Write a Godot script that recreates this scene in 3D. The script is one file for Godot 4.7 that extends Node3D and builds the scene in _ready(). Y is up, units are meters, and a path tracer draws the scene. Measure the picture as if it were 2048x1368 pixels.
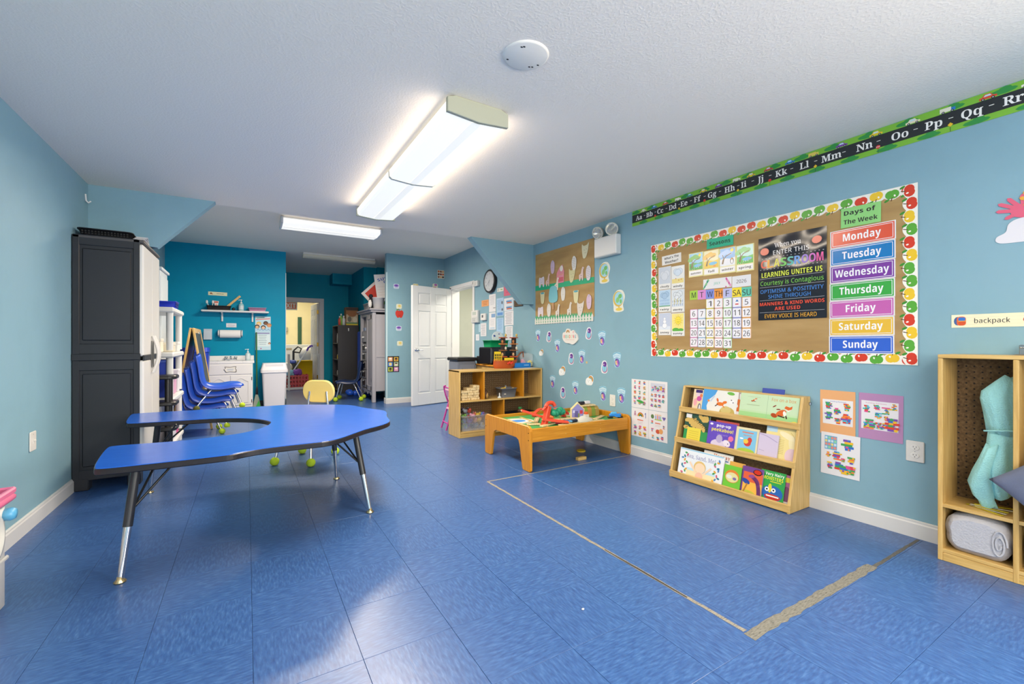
extends Node3D
# A daycare classroom: blue floor, pale blue walls, teal nook and back hall. Units are metres, y is up.

const XR := 3.14      # right wall
const XL := -1.07     # left wall
const YC := 2.31      # ceiling of the front room
const YB := 2.61      # ceiling of the back room
const ZH := -4.68     # where the low ceiling ends
const ZT := -8.45     # teal wall
const ZD := -7.65     # wall behind the open door
const ZF := -10.9     # far wall of the back hall

var M := {}
var used := {}
var fonts := {}
var glyphs := {}
var rnd := RandomNumberGenerator.new()


func _ready() -> void:
	rnd.seed = 41
	var cam := Camera3D.new()
	cam.name = "camera"
	cam.keep_aspect = Camera3D.KEEP_HEIGHT
	cam.fov = rad_to_deg(2.0 * atan(684.0 / 880.0))
	cam.near = 0.05
	cam.far = 60.0
	cam.position = Vector3(0, 1.07, 0)
	cam.rotation.y = -atan(530.0 / 880.0)
	add_child(cam)
	cam.current = true
	var we := WorldEnvironment.new()
	we.name = "world"
	var e := Environment.new()
	e.background_mode = Environment.BG_COLOR
	e.background_color = Color(0.75, 0.82, 0.9)
	e.tonemap_mode = Environment.TONE_MAPPER_LINEAR
	e.tonemap_exposure = 2.05
	e.sdfgi_enabled = true
	e.ssao_enabled = true
	e.ssil_enabled = true
	we.environment = e
	add_child(we)
	# lamps: three lit ceiling fixtures in the front room (one behind the camera), one in the back room, and the lit neighbouring rooms
	var warm := Color(1.0, 0.93, 0.83)
	lamp(Vector3(1.03, 2.2, -3.11), Vector2(0.3, 2.05), 4.0, warm)
	lamp(Vector3(1.03, 2.2, 1.6), Vector2(0.3, 2.05), 2.5, warm)
	lamp(Vector3(0.96, 2.5, -6.2), Vector2(1.15, 0.36), 5.6, warm)
	lamp(Vector3(0.9, 2.5, -12.6), Vector2(1.0, 0.3), 1.5, Color(1.0, 0.94, 0.8))
	lamp(Vector3(4.2, 2.4, -6.6), Vector2(0.6, 0.6), 2.2, Color(1.0, 0.97, 0.9))
	for s in [-1.0, 1.0]:   # the slanting sides of the wrap-around lenses
		side_glow(Vector3(1.03 + s * 0.179, 2.24, -3.11), Vector2(2.0, 0.045), 0.12, warm, s)
		side_glow(Vector3(1.03 + s * 0.179, 2.24, 1.6), Vector2(2.0, 0.045), 0.12, warm, s)
	# daylight through the three windows behind the camera
	lamp(Vector3(XL + 0.02, 1.5, 1.75), Vector2(1.7, 1.1), 3.0, Color(1.0, 0.95, 0.88), 0.0, -PI / 2)
	lamp(Vector3(0.35, 1.5, 2.98), Vector2(2.3, 1.1), 2.0, Color(1.0, 0.95, 0.88), 0.0)
	lamp(Vector3(3.12, 1.5, 1.75), Vector2(1.7, 1.1), 13.5, Color(1.0, 0.95, 0.88), -0.3, PI / 2)
	materials()
	room()
	ceiling_things()
	right_wall_board()
	right_wall_papers()
	right_wall_stickers()
	back_right_corner()
	door_wall_things()
	teal_nook()
	back_hall()
	left_storage()
	chairs()
	activity_table()
	cube_shelf()
	train_table()
	book_rack()
	coat_cubby()
	toy_vanity()
	floor_marks()


func side_glow(at: Vector3, size: Vector2, energy: float, col: Color, side: float) -> void:
	lamp(at, size, energy, col, 0.0, -side * PI / 2)


func lamp(at: Vector3, size: Vector2, energy: float, col: Color, tip := -PI / 2, yaw := 0.0) -> void:
	var l := AreaLight3D.new()
	l.name = "fixture_light"
	l.area_size = size
	l.light_energy = energy
	l.light_color = col
	l.shadow_enabled = true
	l.area_range = 14.0
	l.area_attenuation = 2.0
	l.position = at
	l.rotation = Vector3(tip, yaw, 0)
	add_child(l, true)


# ---------------------------------------------------------------- naming
func numbered(called: String) -> String:
	var n: int = used.get(called, 0)
	used[called] = n + 1
	return called if n == 0 else "%s_%03d" % [called, n]


func tag(o: Node3D, label: String, category: String, group := "") -> Node3D:
	o.set_meta("label", label)
	o.set_meta("category", category)
	if group:
		o.set_meta("group", group)
	return o


func thing(called: String, label: String, category: String, at := Vector3.ZERO, turn := 0.0, group := "") -> Node3D:
	var o := Node3D.new()
	o.name = numbered(called)
	o.position = at
	o.rotation.y = turn
	add_child(o)
	return tag(o, label, category, group)


func thing_at(called: String, label: String, category: String, t: Transform3D, group := "") -> Node3D:
	var o := thing(called, label, category, Vector3.ZERO, 0.0, group)
	o.transform = t
	return o


func obj(called: String, st: SurfaceTool, m: Material, parent: Node3D = null) -> MeshInstance3D:
	var o := MeshInstance3D.new()
	st.generate_normals()
	o.mesh = st.commit()
	o.material_override = m
	o.cast_shadow = GeometryInstance3D.SHADOW_CASTING_SETTING_ON
	if parent:
		o.name = called
		parent.add_child(o, true)
	else:
		o.name = numbered(called)
		add_child(o)
	return o


func struct(called: String, st: SurfaceTool, m: Material, parent: Node3D = null) -> MeshInstance3D:
	var o := obj(called, st, m, parent)
	if parent == null:
		o.set_meta("kind", "structure")
	return o


# frames: x to the viewer's right, y up, z out of the wall
func on_right(z: float, y: float, off := 0.001) -> Transform3D:
	return Transform3D(Basis(Vector3(0, 0, 1), Vector3(0, 1, 0), Vector3(-1, 0, 0)), Vector3(XR - off, y, z))


func on_left(z: float, y: float, off := 0.001) -> Transform3D:
	return Transform3D(Basis(Vector3(0, 0, -1), Vector3(0, 1, 0), Vector3(1, 0, 0)), Vector3(XL + off, y, z))


func on_back(x: float, y: float, z: float) -> Transform3D:
	return Transform3D(Basis(), Vector3(x, y, z))


func spin(t: Transform3D, deg: float) -> Transform3D:
	return t * Transform3D(Basis(Vector3(0, 0, 1), deg_to_rad(deg)), Vector3.ZERO)


# ---------------------------------------------------------------- shapes
func mb(smooth := false) -> SurfaceTool:
	var st := SurfaceTool.new()
	st.begin(Mesh.PRIMITIVE_TRIANGLES)
	st.set_smooth_group(0 if smooth else -1)
	return st


func smooth(st: SurfaceTool, on: bool) -> void:
	st.set_smooth_group(0 if on else -1)


func tri(st: SurfaceTool, a: Vector3, b: Vector3, c: Vector3) -> void:   # counter-clockwise seen from outside
	st.add_vertex(a)
	st.add_vertex(c)
	st.add_vertex(b)


func quad(st: SurfaceTool, a: Vector3, b: Vector3, c: Vector3, d: Vector3) -> void:
	tri(st, a, b, c)
	tri(st, a, c, d)


func box(st: SurfaceTool, c: Vector3, s: Vector3, bev := 0.0, t := Transform3D.IDENTITY) -> void:
	var h := s / 2.0
	smooth(st, false)
	var b: float = minf(bev, minf(h.x, minf(h.y, h.z)) * 0.9)
	for ax in 3:
		var u := (ax + 1) % 3
		var v := (ax + 2) % 3
		for sg in [-1.0, 1.0]:
			var p := []
			for k in [[-1, -1], [1, -1], [1, 1], [-1, 1]]:
				var q := Vector3.ZERO
				q[ax] = sg * h[ax]
				q[u] = k[0] * (h[u] - b)
				q[v] = k[1] * (h[v] - b)
				p.append(t * (c + q))
			if sg > 0:
				quad(st, p[0], p[1], p[2], p[3])
			else:
				quad(st, p[3], p[2], p[1], p[0])
	if b <= 0.0:
		return
	for ax in 3:
		var u := (ax + 1) % 3
		var v := (ax + 2) % 3
		for su in [-1.0, 1.0]:
			for sv in [-1.0, 1.0]:
				var p := []
				for k in [[-1, 0], [1, 0], [1, 1], [-1, 1]]:
					var q := Vector3.ZERO
					q[ax] = k[0] * (h[ax] - b)
					q[u] = su * (h[u] - (b if k[1] else 0.0))
					q[v] = sv * (h[v] - (0.0 if k[1] else b))
					p.append(t * (c + q))
				if su * sv > 0:
					quad(st, p[0], p[1], p[2], p[3])
				else:
					quad(st, p[3], p[2], p[1], p[0])
	for sx in [-1.0, 1.0]:
		for sy in [-1.0, 1.0]:
			for sz in [-1.0, 1.0]:
				var sg := Vector3(sx, sy, sz)
				var p := []
				for ax in 3:
					var q := sg * (h - Vector3(b, b, b))
					q[ax] = sg[ax] * h[ax]
					p.append(t * (c + q))
				if sx * sy * sz > 0:
					tri(st, p[0], p[1], p[2])
				else:
					tri(st, p[0], p[2], p[1])


func tube(st: SurfaceTool, pts: Array, r: Variant, seg := 8, t := Transform3D.IDENTITY, loop := false) -> void:
	var n := pts.size()
	var rings := []
	var up := Vector3.ZERO
	for i in n:
		var a: Vector3 = pts[(i - 1 + n) % n] if loop or i > 0 else pts[0]
		var b: Vector3 = pts[(i + 1) % n] if loop or i < n - 1 else pts[n - 1]
		var d: Vector3 = (b - a).normalized()
		if up == Vector3.ZERO:
			up = d.cross(Vector3.RIGHT if absf(d.x) < 0.8 else Vector3.UP).normalized()
		up = (up - d * up.dot(d)).normalized()
		var sd := d.cross(up)
		var rr: float = r[i] if r is Array else r
		var ring := []
		for k in seg:
			var an := TAU * k / seg
			ring.append(t * (pts[i] + (up * cos(an) + sd * sin(an)) * rr))
		rings.append(ring)
	smooth(st, true)
	for i in (n if loop else n - 1):
		var p: Array = rings[i]
		var q: Array = rings[(i + 1) % n]
		for k in seg:
			var k2 := (k + 1) % seg
			quad(st, p[k], p[k2], q[k2], q[k])
	if loop:
		return
	smooth(st, false)
	for k in range(1, seg - 1):
		tri(st, rings[0][0], rings[0][k + 1], rings[0][k])
		tri(st, rings[n - 1][0], rings[n - 1][k], rings[n - 1][k + 1])


func lathe(st: SurfaceTool, prof: Array, seg := 20, t := Transform3D.IDENTITY) -> void:   # Vector2(radius, height), bottom to top
	smooth(st, true)
	for i in prof.size() - 1:
		var a: Vector2 = prof[i]
		var b: Vector2 = prof[i + 1]
		for k in seg:
			var u := TAU * k / seg
			var v := TAU * (k + 1) / seg
			var p := t * Vector3(a.x * cos(u), a.y, -a.x * sin(u))
			var q := t * Vector3(a.x * cos(v), a.y, -a.x * sin(v))
			var r := t * Vector3(b.x * cos(v), b.y, -b.x * sin(v))
			var s := t * Vector3(b.x * cos(u), b.y, -b.x * sin(u))
			if a.x > 0.00001:
				tri(st, p, q, r)
			if b.x > 0.00001:
				tri(st, p, r, s)


func ball(st: SurfaceTool, c: Vector3, r: Vector3, seg := 12, t := Transform3D.IDENTITY) -> void:
	var prof := []
	for i in seg / 2 + 1:
		var a := -PI / 2 + PI * i / (seg / 2)
		prof.append(Vector2(cos(a) if i > 0 and i < seg / 2 else 0.0, sin(a)))
	lathe(st, prof, seg, t * Transform3D(Basis.from_scale(r), c))


func inset(poly: Array, d: float) -> Array:
	var out := []
	var n := poly.size()
	for i in n:
		var a: Vector2 = poly[(i - 1 + n) % n]
		var b: Vector2 = poly[i]
		var c: Vector2 = poly[(i + 1) % n]
		var n1 := (b - a).normalized().orthogonal() * -1.0
		var n2 := (c - b).normalized().orthogonal() * -1.0
		var m := (n1 + n2)
		m = m.normalized() / maxf(0.4, sqrt(maxf(0.0, (1.0 + n1.dot(n2)) / 2.0))) if m.length() > 0.01 else n1
		out.append(b + m * d)
	return out


func prism(st: SurfaceTool, poly_in: Array, z0: float, z1: float, t := Transform3D.IDENTITY, bev := 0.0, round := false) -> void:   # an outline in x, y given depth along z
	var pv := PackedVector2Array(poly_in)
	var area := 0.0
	for i in pv.size():
		area += pv[i].cross(pv[(i + 1) % pv.size()])
	if area < 0:
		pv.reverse()
	var poly := Array(pv)
	var small := inset(poly, bev) if bev > 0 else poly
	var idx := Geometry2D.triangulate_polygon(PackedVector2Array(small))
	smooth(st, false)
	for i in range(0, idx.size(), 3):
		var p: Vector2 = small[idx[i]]
		var q: Vector2 = small[idx[i + 1]]
		var r: Vector2 = small[idx[i + 2]]
		if (q - p).cross(r - p) < 0:
			var s := q
			q = r
			r = s
		tri(st, t * Vector3(p.x, p.y, z1), t * Vector3(q.x, q.y, z1), t * Vector3(r.x, r.y, z1))
		tri(st, t * Vector3(p.x, p.y, z0), t * Vector3(r.x, r.y, z0), t * Vector3(q.x, q.y, z0))
	var lv := [[small, z0], [poly, z0 + bev], [poly, z1 - bev], [small, z1]] if bev > 0 else [[poly, z0], [poly, z1]]
	if round:
		smooth(st, true)
	var n := poly.size()
	for l in lv.size() - 1:
		for i in n:
			var a: Vector2 = lv[l][0][i]
			var b: Vector2 = lv[l][0][(i + 1) % n]
			var c: Vector2 = lv[l + 1][0][(i + 1) % n]
			var d: Vector2 = lv[l + 1][0][i]
			quad(st, t * Vector3(a.x, a.y, lv[l][1]), t * Vector3(b.x, b.y, lv[l][1]), t * Vector3(c.x, c.y, lv[l + 1][1]), t * Vector3(d.x, d.y, lv[l + 1][1]))
	smooth(st, false)


func flat_t(y := 0.0) -> Transform3D:   # lays an outline given as (x, -z) down on the ground, its depth going up
	return Transform3D(Basis(Vector3(1, 0, 0), Vector3(0, 0, -1), Vector3(0, 1, 0)), Vector3(0, y, 0))


func rrect(w: float, h: float, r: float, seg := 4, c := Vector2.ZERO) -> Array:
	var p := []
	for k in 4:
		var o := Vector2(w / 2 - r, h / 2 - r) * Vector2([1, -1, -1, 1][k], [1, 1, -1, -1][k]) + c
		for i in seg + 1:
			var a := PI / 2 * (k + float(i) / seg)
			p.append(o + Vector2(cos(a), sin(a)) * r)
	return p


func oval(rx: float, ry: float, c := Vector2.ZERO, seg := 16, rot := 0.0) -> Array:
	var p := []
	for i in seg:
		p.append(c + (Vector2(cos(TAU * i / seg) * rx, sin(TAU * i / seg) * ry)).rotated(rot))
	return p


func curve(pts: Array, per := 6, loop := false) -> Array:   # Catmull-Rom through points
	var out := []
	var n := pts.size()
	for i in (n if loop else n - 1):
		var p0 = pts[(i - 1 + n) % n] if loop else pts[maxi(i - 1, 0)]
		var p1 = pts[i]
		var p2 = pts[(i + 1) % n]
		var p3 = pts[(i + 2) % n] if loop else pts[mini(i + 2, n - 1)]
		for k in per:
			out.append(p1.cubic_interpolate(p2, p0, p3, float(k) / per))
	if not loop:
		out.append(pts[n - 1])
	return out


# ---------------------------------------------------------------- flat print: coloured shapes lying in x, y, each a hair above the last
class Art:
	var st := SurfaceTool.new()
	var z := 0.0008
	var step := 0.00004
	var host: Node

	func _init(h: Node, z0 := 0.0008) -> void:
		host = h
		z = z0
		st.begin(Mesh.PRIMITIVE_TRIANGLES)

	func pen(c: Color) -> void:
		st.set_color(c.srgb_to_linear())
		st.set_normal(Vector3(0, 0, 1))
		z += step

	func poly(p_in: Array, c: Color) -> Art:
		pen(c)
		var p := PackedVector2Array(p_in)
		var ix := Geometry2D.triangulate_polygon(p)
		for i in range(0, ix.size(), 3):
			var a := p[ix[i]]
			var b := p[ix[i + 1]]
			var d := p[ix[i + 2]]
			if (b - a).cross(d - a) > 0:
				var s := b
				b = d
				d = s
			for q in [a, b, d]:
				st.add_vertex(Vector3(q.x, q.y, z))
		return self

	func rect(x: float, y: float, w: float, h: float, c: Color) -> Art:   # centre and size
		return poly([Vector2(x - w / 2, y - h / 2), Vector2(x + w / 2, y - h / 2), Vector2(x + w / 2, y + h / 2), Vector2(x - w / 2, y + h / 2)], c)

	func ell(x: float, y: float, rx: float, ry: float, c: Color, rot := 0.0, seg := 12) -> Art:
		return poly(host.oval(rx, ry, Vector2(x, y), seg, rot), c)

	func line(p: Array, w: float, c: Color) -> Art:
		pen(c)
		for i in p.size() - 1:
			var a: Vector2 = p[i]
			var b: Vector2 = p[i + 1]
			var d := (b - a).normalized()
			var n := d.orthogonal() * w / 2
			a -= d * w * 0.3
			b += d * w * 0.3
			for q in [a - n, b - n, b + n, a - n, b + n, a + n]:
				st.add_vertex(Vector3(q.x, q.y, z))
		return self

	func frame(x: float, y: float, w: float, h: float, t: float, c: Color) -> Art:
		rect(x, y + h / 2 - t / 2, w, t, c)
		z -= step
		rect(x, y - h / 2 + t / 2, w, t, c)
		z -= step
		rect(x - w / 2 + t / 2, y, t, h, c)
		z -= step
		return rect(x + w / 2 - t / 2, y, t, h, c)

	func text(s: String, x: float, y: float, h: float, c: Color, font := "sans", width := 0.0, align := 0, rot := 0.0) -> Art:   # h: height of a capital; (x, y): middle of its line
		pen(c)
		var a: Array = host.lettering(s, font)
		var v: PackedVector3Array = a[0]
		var ix: PackedInt32Array = a[1]
		var k := h / float(a[3])
		var w := float(a[2]) * k
		var kx := k
		if width > 0.0:
			kx = k * width / w
			w = width
		var ox := -w / 2 if align == 0 else (0.0 if align < 0 else -w)
		for i in ix:
			var q := Vector2(v[i].x * kx + ox, v[i].y * k - h / 2)
			q = q.rotated(rot) + Vector2(x, y)
			st.add_vertex(Vector3(q.x, q.y, z))
		return self

	func put(parent: Node3D, m: Material, called := "print") -> MeshInstance3D:
		var o := MeshInstance3D.new()
		o.mesh = st.commit()
		o.material_override = m
		o.name = called
		parent.add_child(o, true)
		return o


func lettering(s: String, font: String) -> Array:   # [vertices, indices, width, capital height], left end and baseline at zero
	var key := s + "|" + font
	if glyphs.has(key):
		return glyphs[key]
	if not fonts.has(font):
		var f := SystemFont.new()
		f.font_names = PackedStringArray({"sans": ["Droid Sans"], "bold": ["Droid Sans"], "serif": ["Droid Serif"], "serifbold": ["Droid Serif"], "mono": ["Droid Sans Mono"]}[font])
		f.font_weight = 700 if font.ends_with("bold") else 400
		fonts[font] = f
		var probe := TextMesh.new()
		probe.font = f
		probe.font_size = 64
		probe.depth = 0.0
		probe.text = "H"
		fonts[font + "H"] = probe.get_aabb()
	var tm := TextMesh.new()
	tm.font = fonts[font]
	tm.font_size = 64
	tm.depth = 0.0
	tm.curve_step = 2.0
	tm.text = s
	var ar := tm.get_mesh_arrays()
	var v: PackedVector3Array = ar[Mesh.ARRAY_VERTEX]
	var ix: PackedInt32Array = ar[Mesh.ARRAY_INDEX] if ar[Mesh.ARRAY_INDEX] != null else PackedInt32Array()
	var nm: PackedVector3Array = ar[Mesh.ARRAY_NORMAL]
	if ix.is_empty():
		ix = PackedInt32Array(range(v.size()))
	var lo := Vector2(1e9, 1e9)
	var hi := Vector2(-1e9, -1e9)
	for p in v:
		lo = lo.min(Vector2(p.x, p.y))
		hi = hi.max(Vector2(p.x, p.y))
	var base: AABB = fonts[font + "H"]
	var front := PackedInt32Array()
	for i in range(0, ix.size(), 3):
		if nm[ix[i]].z > 0.5:
			front.append_array([ix[i], ix[i + 1], ix[i + 2]])
	for i in v.size():
		v[i] = v[i] - Vector3(lo.x, base.position.y, 0)
	glyphs[key] = [v, front, hi.x - lo.x, base.size.y]
	return glyphs[key]


func card(called: String, label: String, category: String, t: Transform3D, w: float, h: float, col: Color, group := "", m: Material = null, thick := 0.0012) -> Node3D:
	# a flat sheet (paper, card) on a wall with its origin in its middle
	var o := thing_at(called, label, category, t, group)
	sheet(o, w, h, col, m, thick)
	return o


func sheet(o: Node3D, w: float, h: float, col: Color, m: Material = null, thick := 0.0012) -> void:
	var st := mb()
	box(st, Vector3(0, 0, thick / 2), Vector3(w, h, thick))
	obj("sheet", st, m if m else paint(col, 0.7), o)


func cutout(o: Node3D, poly: Array, col: Color, thick := 0.0012, called := "sheet") -> void:
	var st := mb()
	prism(st, poly, 0, thick)
	obj(called, st, paint(col, 0.6), o)


# ---------------------------------------------------------------- materials
func paint(c: Color, rough := 0.55, metal := 0.0) -> StandardMaterial3D:
	var key := "%s %.2f %.2f" % [c.to_html(), rough, metal]
	if not M.has(key):
		var m := StandardMaterial3D.new()
		m.albedo_color = c
		m.roughness = rough
		m.metallic = metal
		M[key] = m
	return M[key]


func noise_tex(sd: int, freq: float, colors: Array, stops: Array, oct := 4, size := 512, normal := false, warp := 0.0, kind := FastNoiseLite.TYPE_SIMPLEX_SMOOTH) -> NoiseTexture2D:
	var n := FastNoiseLite.new()
	n.seed = sd
	n.noise_type = kind
	n.frequency = freq
	n.fractal_octaves = oct
	if warp > 0:
		n.domain_warp_enabled = true
		n.domain_warp_amplitude = warp
		n.domain_warp_frequency = freq * 0.6
	var t := NoiseTexture2D.new()
	t.width = size
	t.height = size
	t.seamless = true
	t.noise = n
	t.as_normal_map = normal
	if not colors.is_empty():
		var g := Gradient.new()
		g.colors = PackedColorArray(colors)
		g.offsets = PackedFloat32Array(stops)
		t.color_ramp = g
	return t


func streaky(key: String, sd: int, cols: Array, stops: Array, scale: Vector3, rough: float, freq := 0.01, world := true, oct := 5) -> StandardMaterial3D:
	var m := StandardMaterial3D.new()
	m.albedo_texture = noise_tex(sd, freq, cols, stops, oct, 512)
	m.roughness = rough
	m.uv1_triplanar = true
	m.uv1_world_triplanar = world
	m.uv1_triplanar_sharpness = 8.0
	m.uv1_scale = scale
	M[key] = m
	return m


func wall_paint(key: String, c: Color, rough := 0.5) -> StandardMaterial3D:
	var m := StandardMaterial3D.new()
	m.albedo_texture = noise_tex(key.hash() % 1000, 0.012, [c.darkened(0.012), c, c.lightened(0.01)], [0.2, 0.5, 0.8], 5, 256)
	m.roughness = rough
	m.uv1_triplanar = true
	m.uv1_world_triplanar = true
	m.uv1_scale = Vector3(0.7, 0.7, 0.7)
	m.heightmap_enabled = true
	m.heightmap_texture = M.fine_relief
	m.heightmap_scale = 0.06
	m.metallic_specular = 0.25
	M[key] = m
	return m


func hexc(s: String) -> Color:
	return Color.html(s)


func materials() -> void:
	M.fine_relief = noise_tex(5, 0.06, [], [], 3, 256)
	# the ceiling's stippled coat
	var c := StandardMaterial3D.new()
	c.albedo_color = hexc("fcf1e3")
	c.roughness = 0.85
	c.uv1_triplanar = true
	c.uv1_world_triplanar = true
	c.uv1_scale = Vector3(1.6, 1.6, 1.6)
	c.heightmap_enabled = true
	c.heightmap_texture = noise_tex(8, 0.075, [Color.BLACK, Color(0.25, 0.25, 0.25), Color.WHITE], [0.3, 0.5, 0.72], 3, 512)
	c.heightmap_scale = 0.04
	M.ceiling = c
	wall_paint("blue", hexc("86abbb"))
	wall_paint("teal", hexc("008eb4"))
	wall_paint("dark_teal", hexc("0090ac"))
	wall_paint("cream", hexc("e9dfb9"))
	wall_paint("plain", hexc("dcdccf"))
	M.trim = paint(hexc("d6d6d6"), 0.4)
	M.white = paint(hexc("e4e4e4"), 0.4)
	# marbled linoleum, its grain along x in one kind of tile and along z in the other
	var lino := [hexc("304f87"), hexc("365992"), hexc("3a5f98"), hexc("4268a1"), hexc("547bb0")]
	var st := [0.1, 0.38, 0.55, 0.75, 1.0]
	for k in 2:
		for j in 2:
			var s := Vector3(0.8, 1, 3.6) if k == 0 else Vector3(3.6, 1, 0.8)
			var m := streaky("lino%d%d" % [k, j], 20 + j * 7 + k, lino, st, s, 0.3, 0.042, true, 7)
			m.uv1_offset = Vector3(0.37 * j, 0, 0.61 * j)
			m.heightmap_enabled = true
			m.heightmap_texture = M.fine_relief
			m.heightmap_scale = 0.02
			m.metallic_specular = 0.55
	M.seam = paint(hexc("1c3058"), 0.7)
	# woods: pale birch ply, orange maple board, grain along x, y or z
	var birch := [hexc("c19b5a"), hexc("caa663"), hexc("d0ad6b"), hexc("d8b778")]
	var maple := [hexc("bf7c18"), hexc("c8841c"), hexc("cd8a22"), hexc("d6962f")]
	var bst := [0.15, 0.42, 0.62, 0.9]
	for ax in 3:
		var s := Vector3(7, 7, 7)
		s[ax] = 0.5
		streaky("birch_" + "xyz"[ax], 51, birch, bst, s, 0.35, 0.012, false)
		streaky("maple_" + "xyz"[ax], 52, maple, bst, s, 0.35, 0.012, false)
	streaky("hardboard", 53, [hexc("5a4326"), hexc("6b5130"), hexc("7a5e3a")], [0.2, 0.5, 0.8], Vector3(2, 2, 2), 0.7, 0.05, false)
	streaky("kraft", 54, [hexc("a08052"), hexc("a98956"), hexc("ac8d5b"), hexc("b39462")], [0.1, 0.45, 0.6, 0.9], Vector3(0.8, 2.6, 0.5), 0.75, 0.006, true)
	M.chrome = paint(hexc("d8d8da"), 0.12, 1.0)
	M.steel = paint(hexc("b4b4b6"), 0.3, 1.0)
	M.brass = paint(hexc("c9a24a"), 0.3, 1.0)
	M.black = paint(hexc("1c1d20"), 0.4)
	var pr := StandardMaterial3D.new()
	pr.vertex_color_use_as_albedo = true
	pr.roughness = 0.6
	M.ink = pr
	var gl := StandardMaterial3D.new()
	gl.vertex_color_use_as_albedo = true
	gl.roughness = 0.22
	M.gloss = gl
	var cp := StandardMaterial3D.new()
	cp.albedo_color = Color(0.93, 0.95, 0.97, 0.22)
	cp.transparency = BaseMaterial3D.TRANSPARENCY_ALPHA
	cp.roughness = 0.12
	M.clear = cp
	var cd := StandardMaterial3D.new()
	cd.albedo_color = Color(0.85, 0.9, 0.95, 0.55)
	cd.transparency = BaseMaterial3D.TRANSPARENCY_ALPHA
	cd.roughness = 0.2
	M.frosted = cd


# ---------------------------------------------------------------- the room
func slab(called: String, lo: Vector3, hi: Vector3, m: Material, parent: Node3D = null) -> MeshInstance3D:
	var st := mb()
	box(st, (lo + hi) / 2, hi - lo)
	return struct(called, st, m, parent)


func slabs(called: String, list: Array, m: Material) -> void:
	for b in list:
		slab(called, Vector3(b[0], b[1], b[2]), Vector3(b[3], b[4], b[5]), m)


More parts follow.
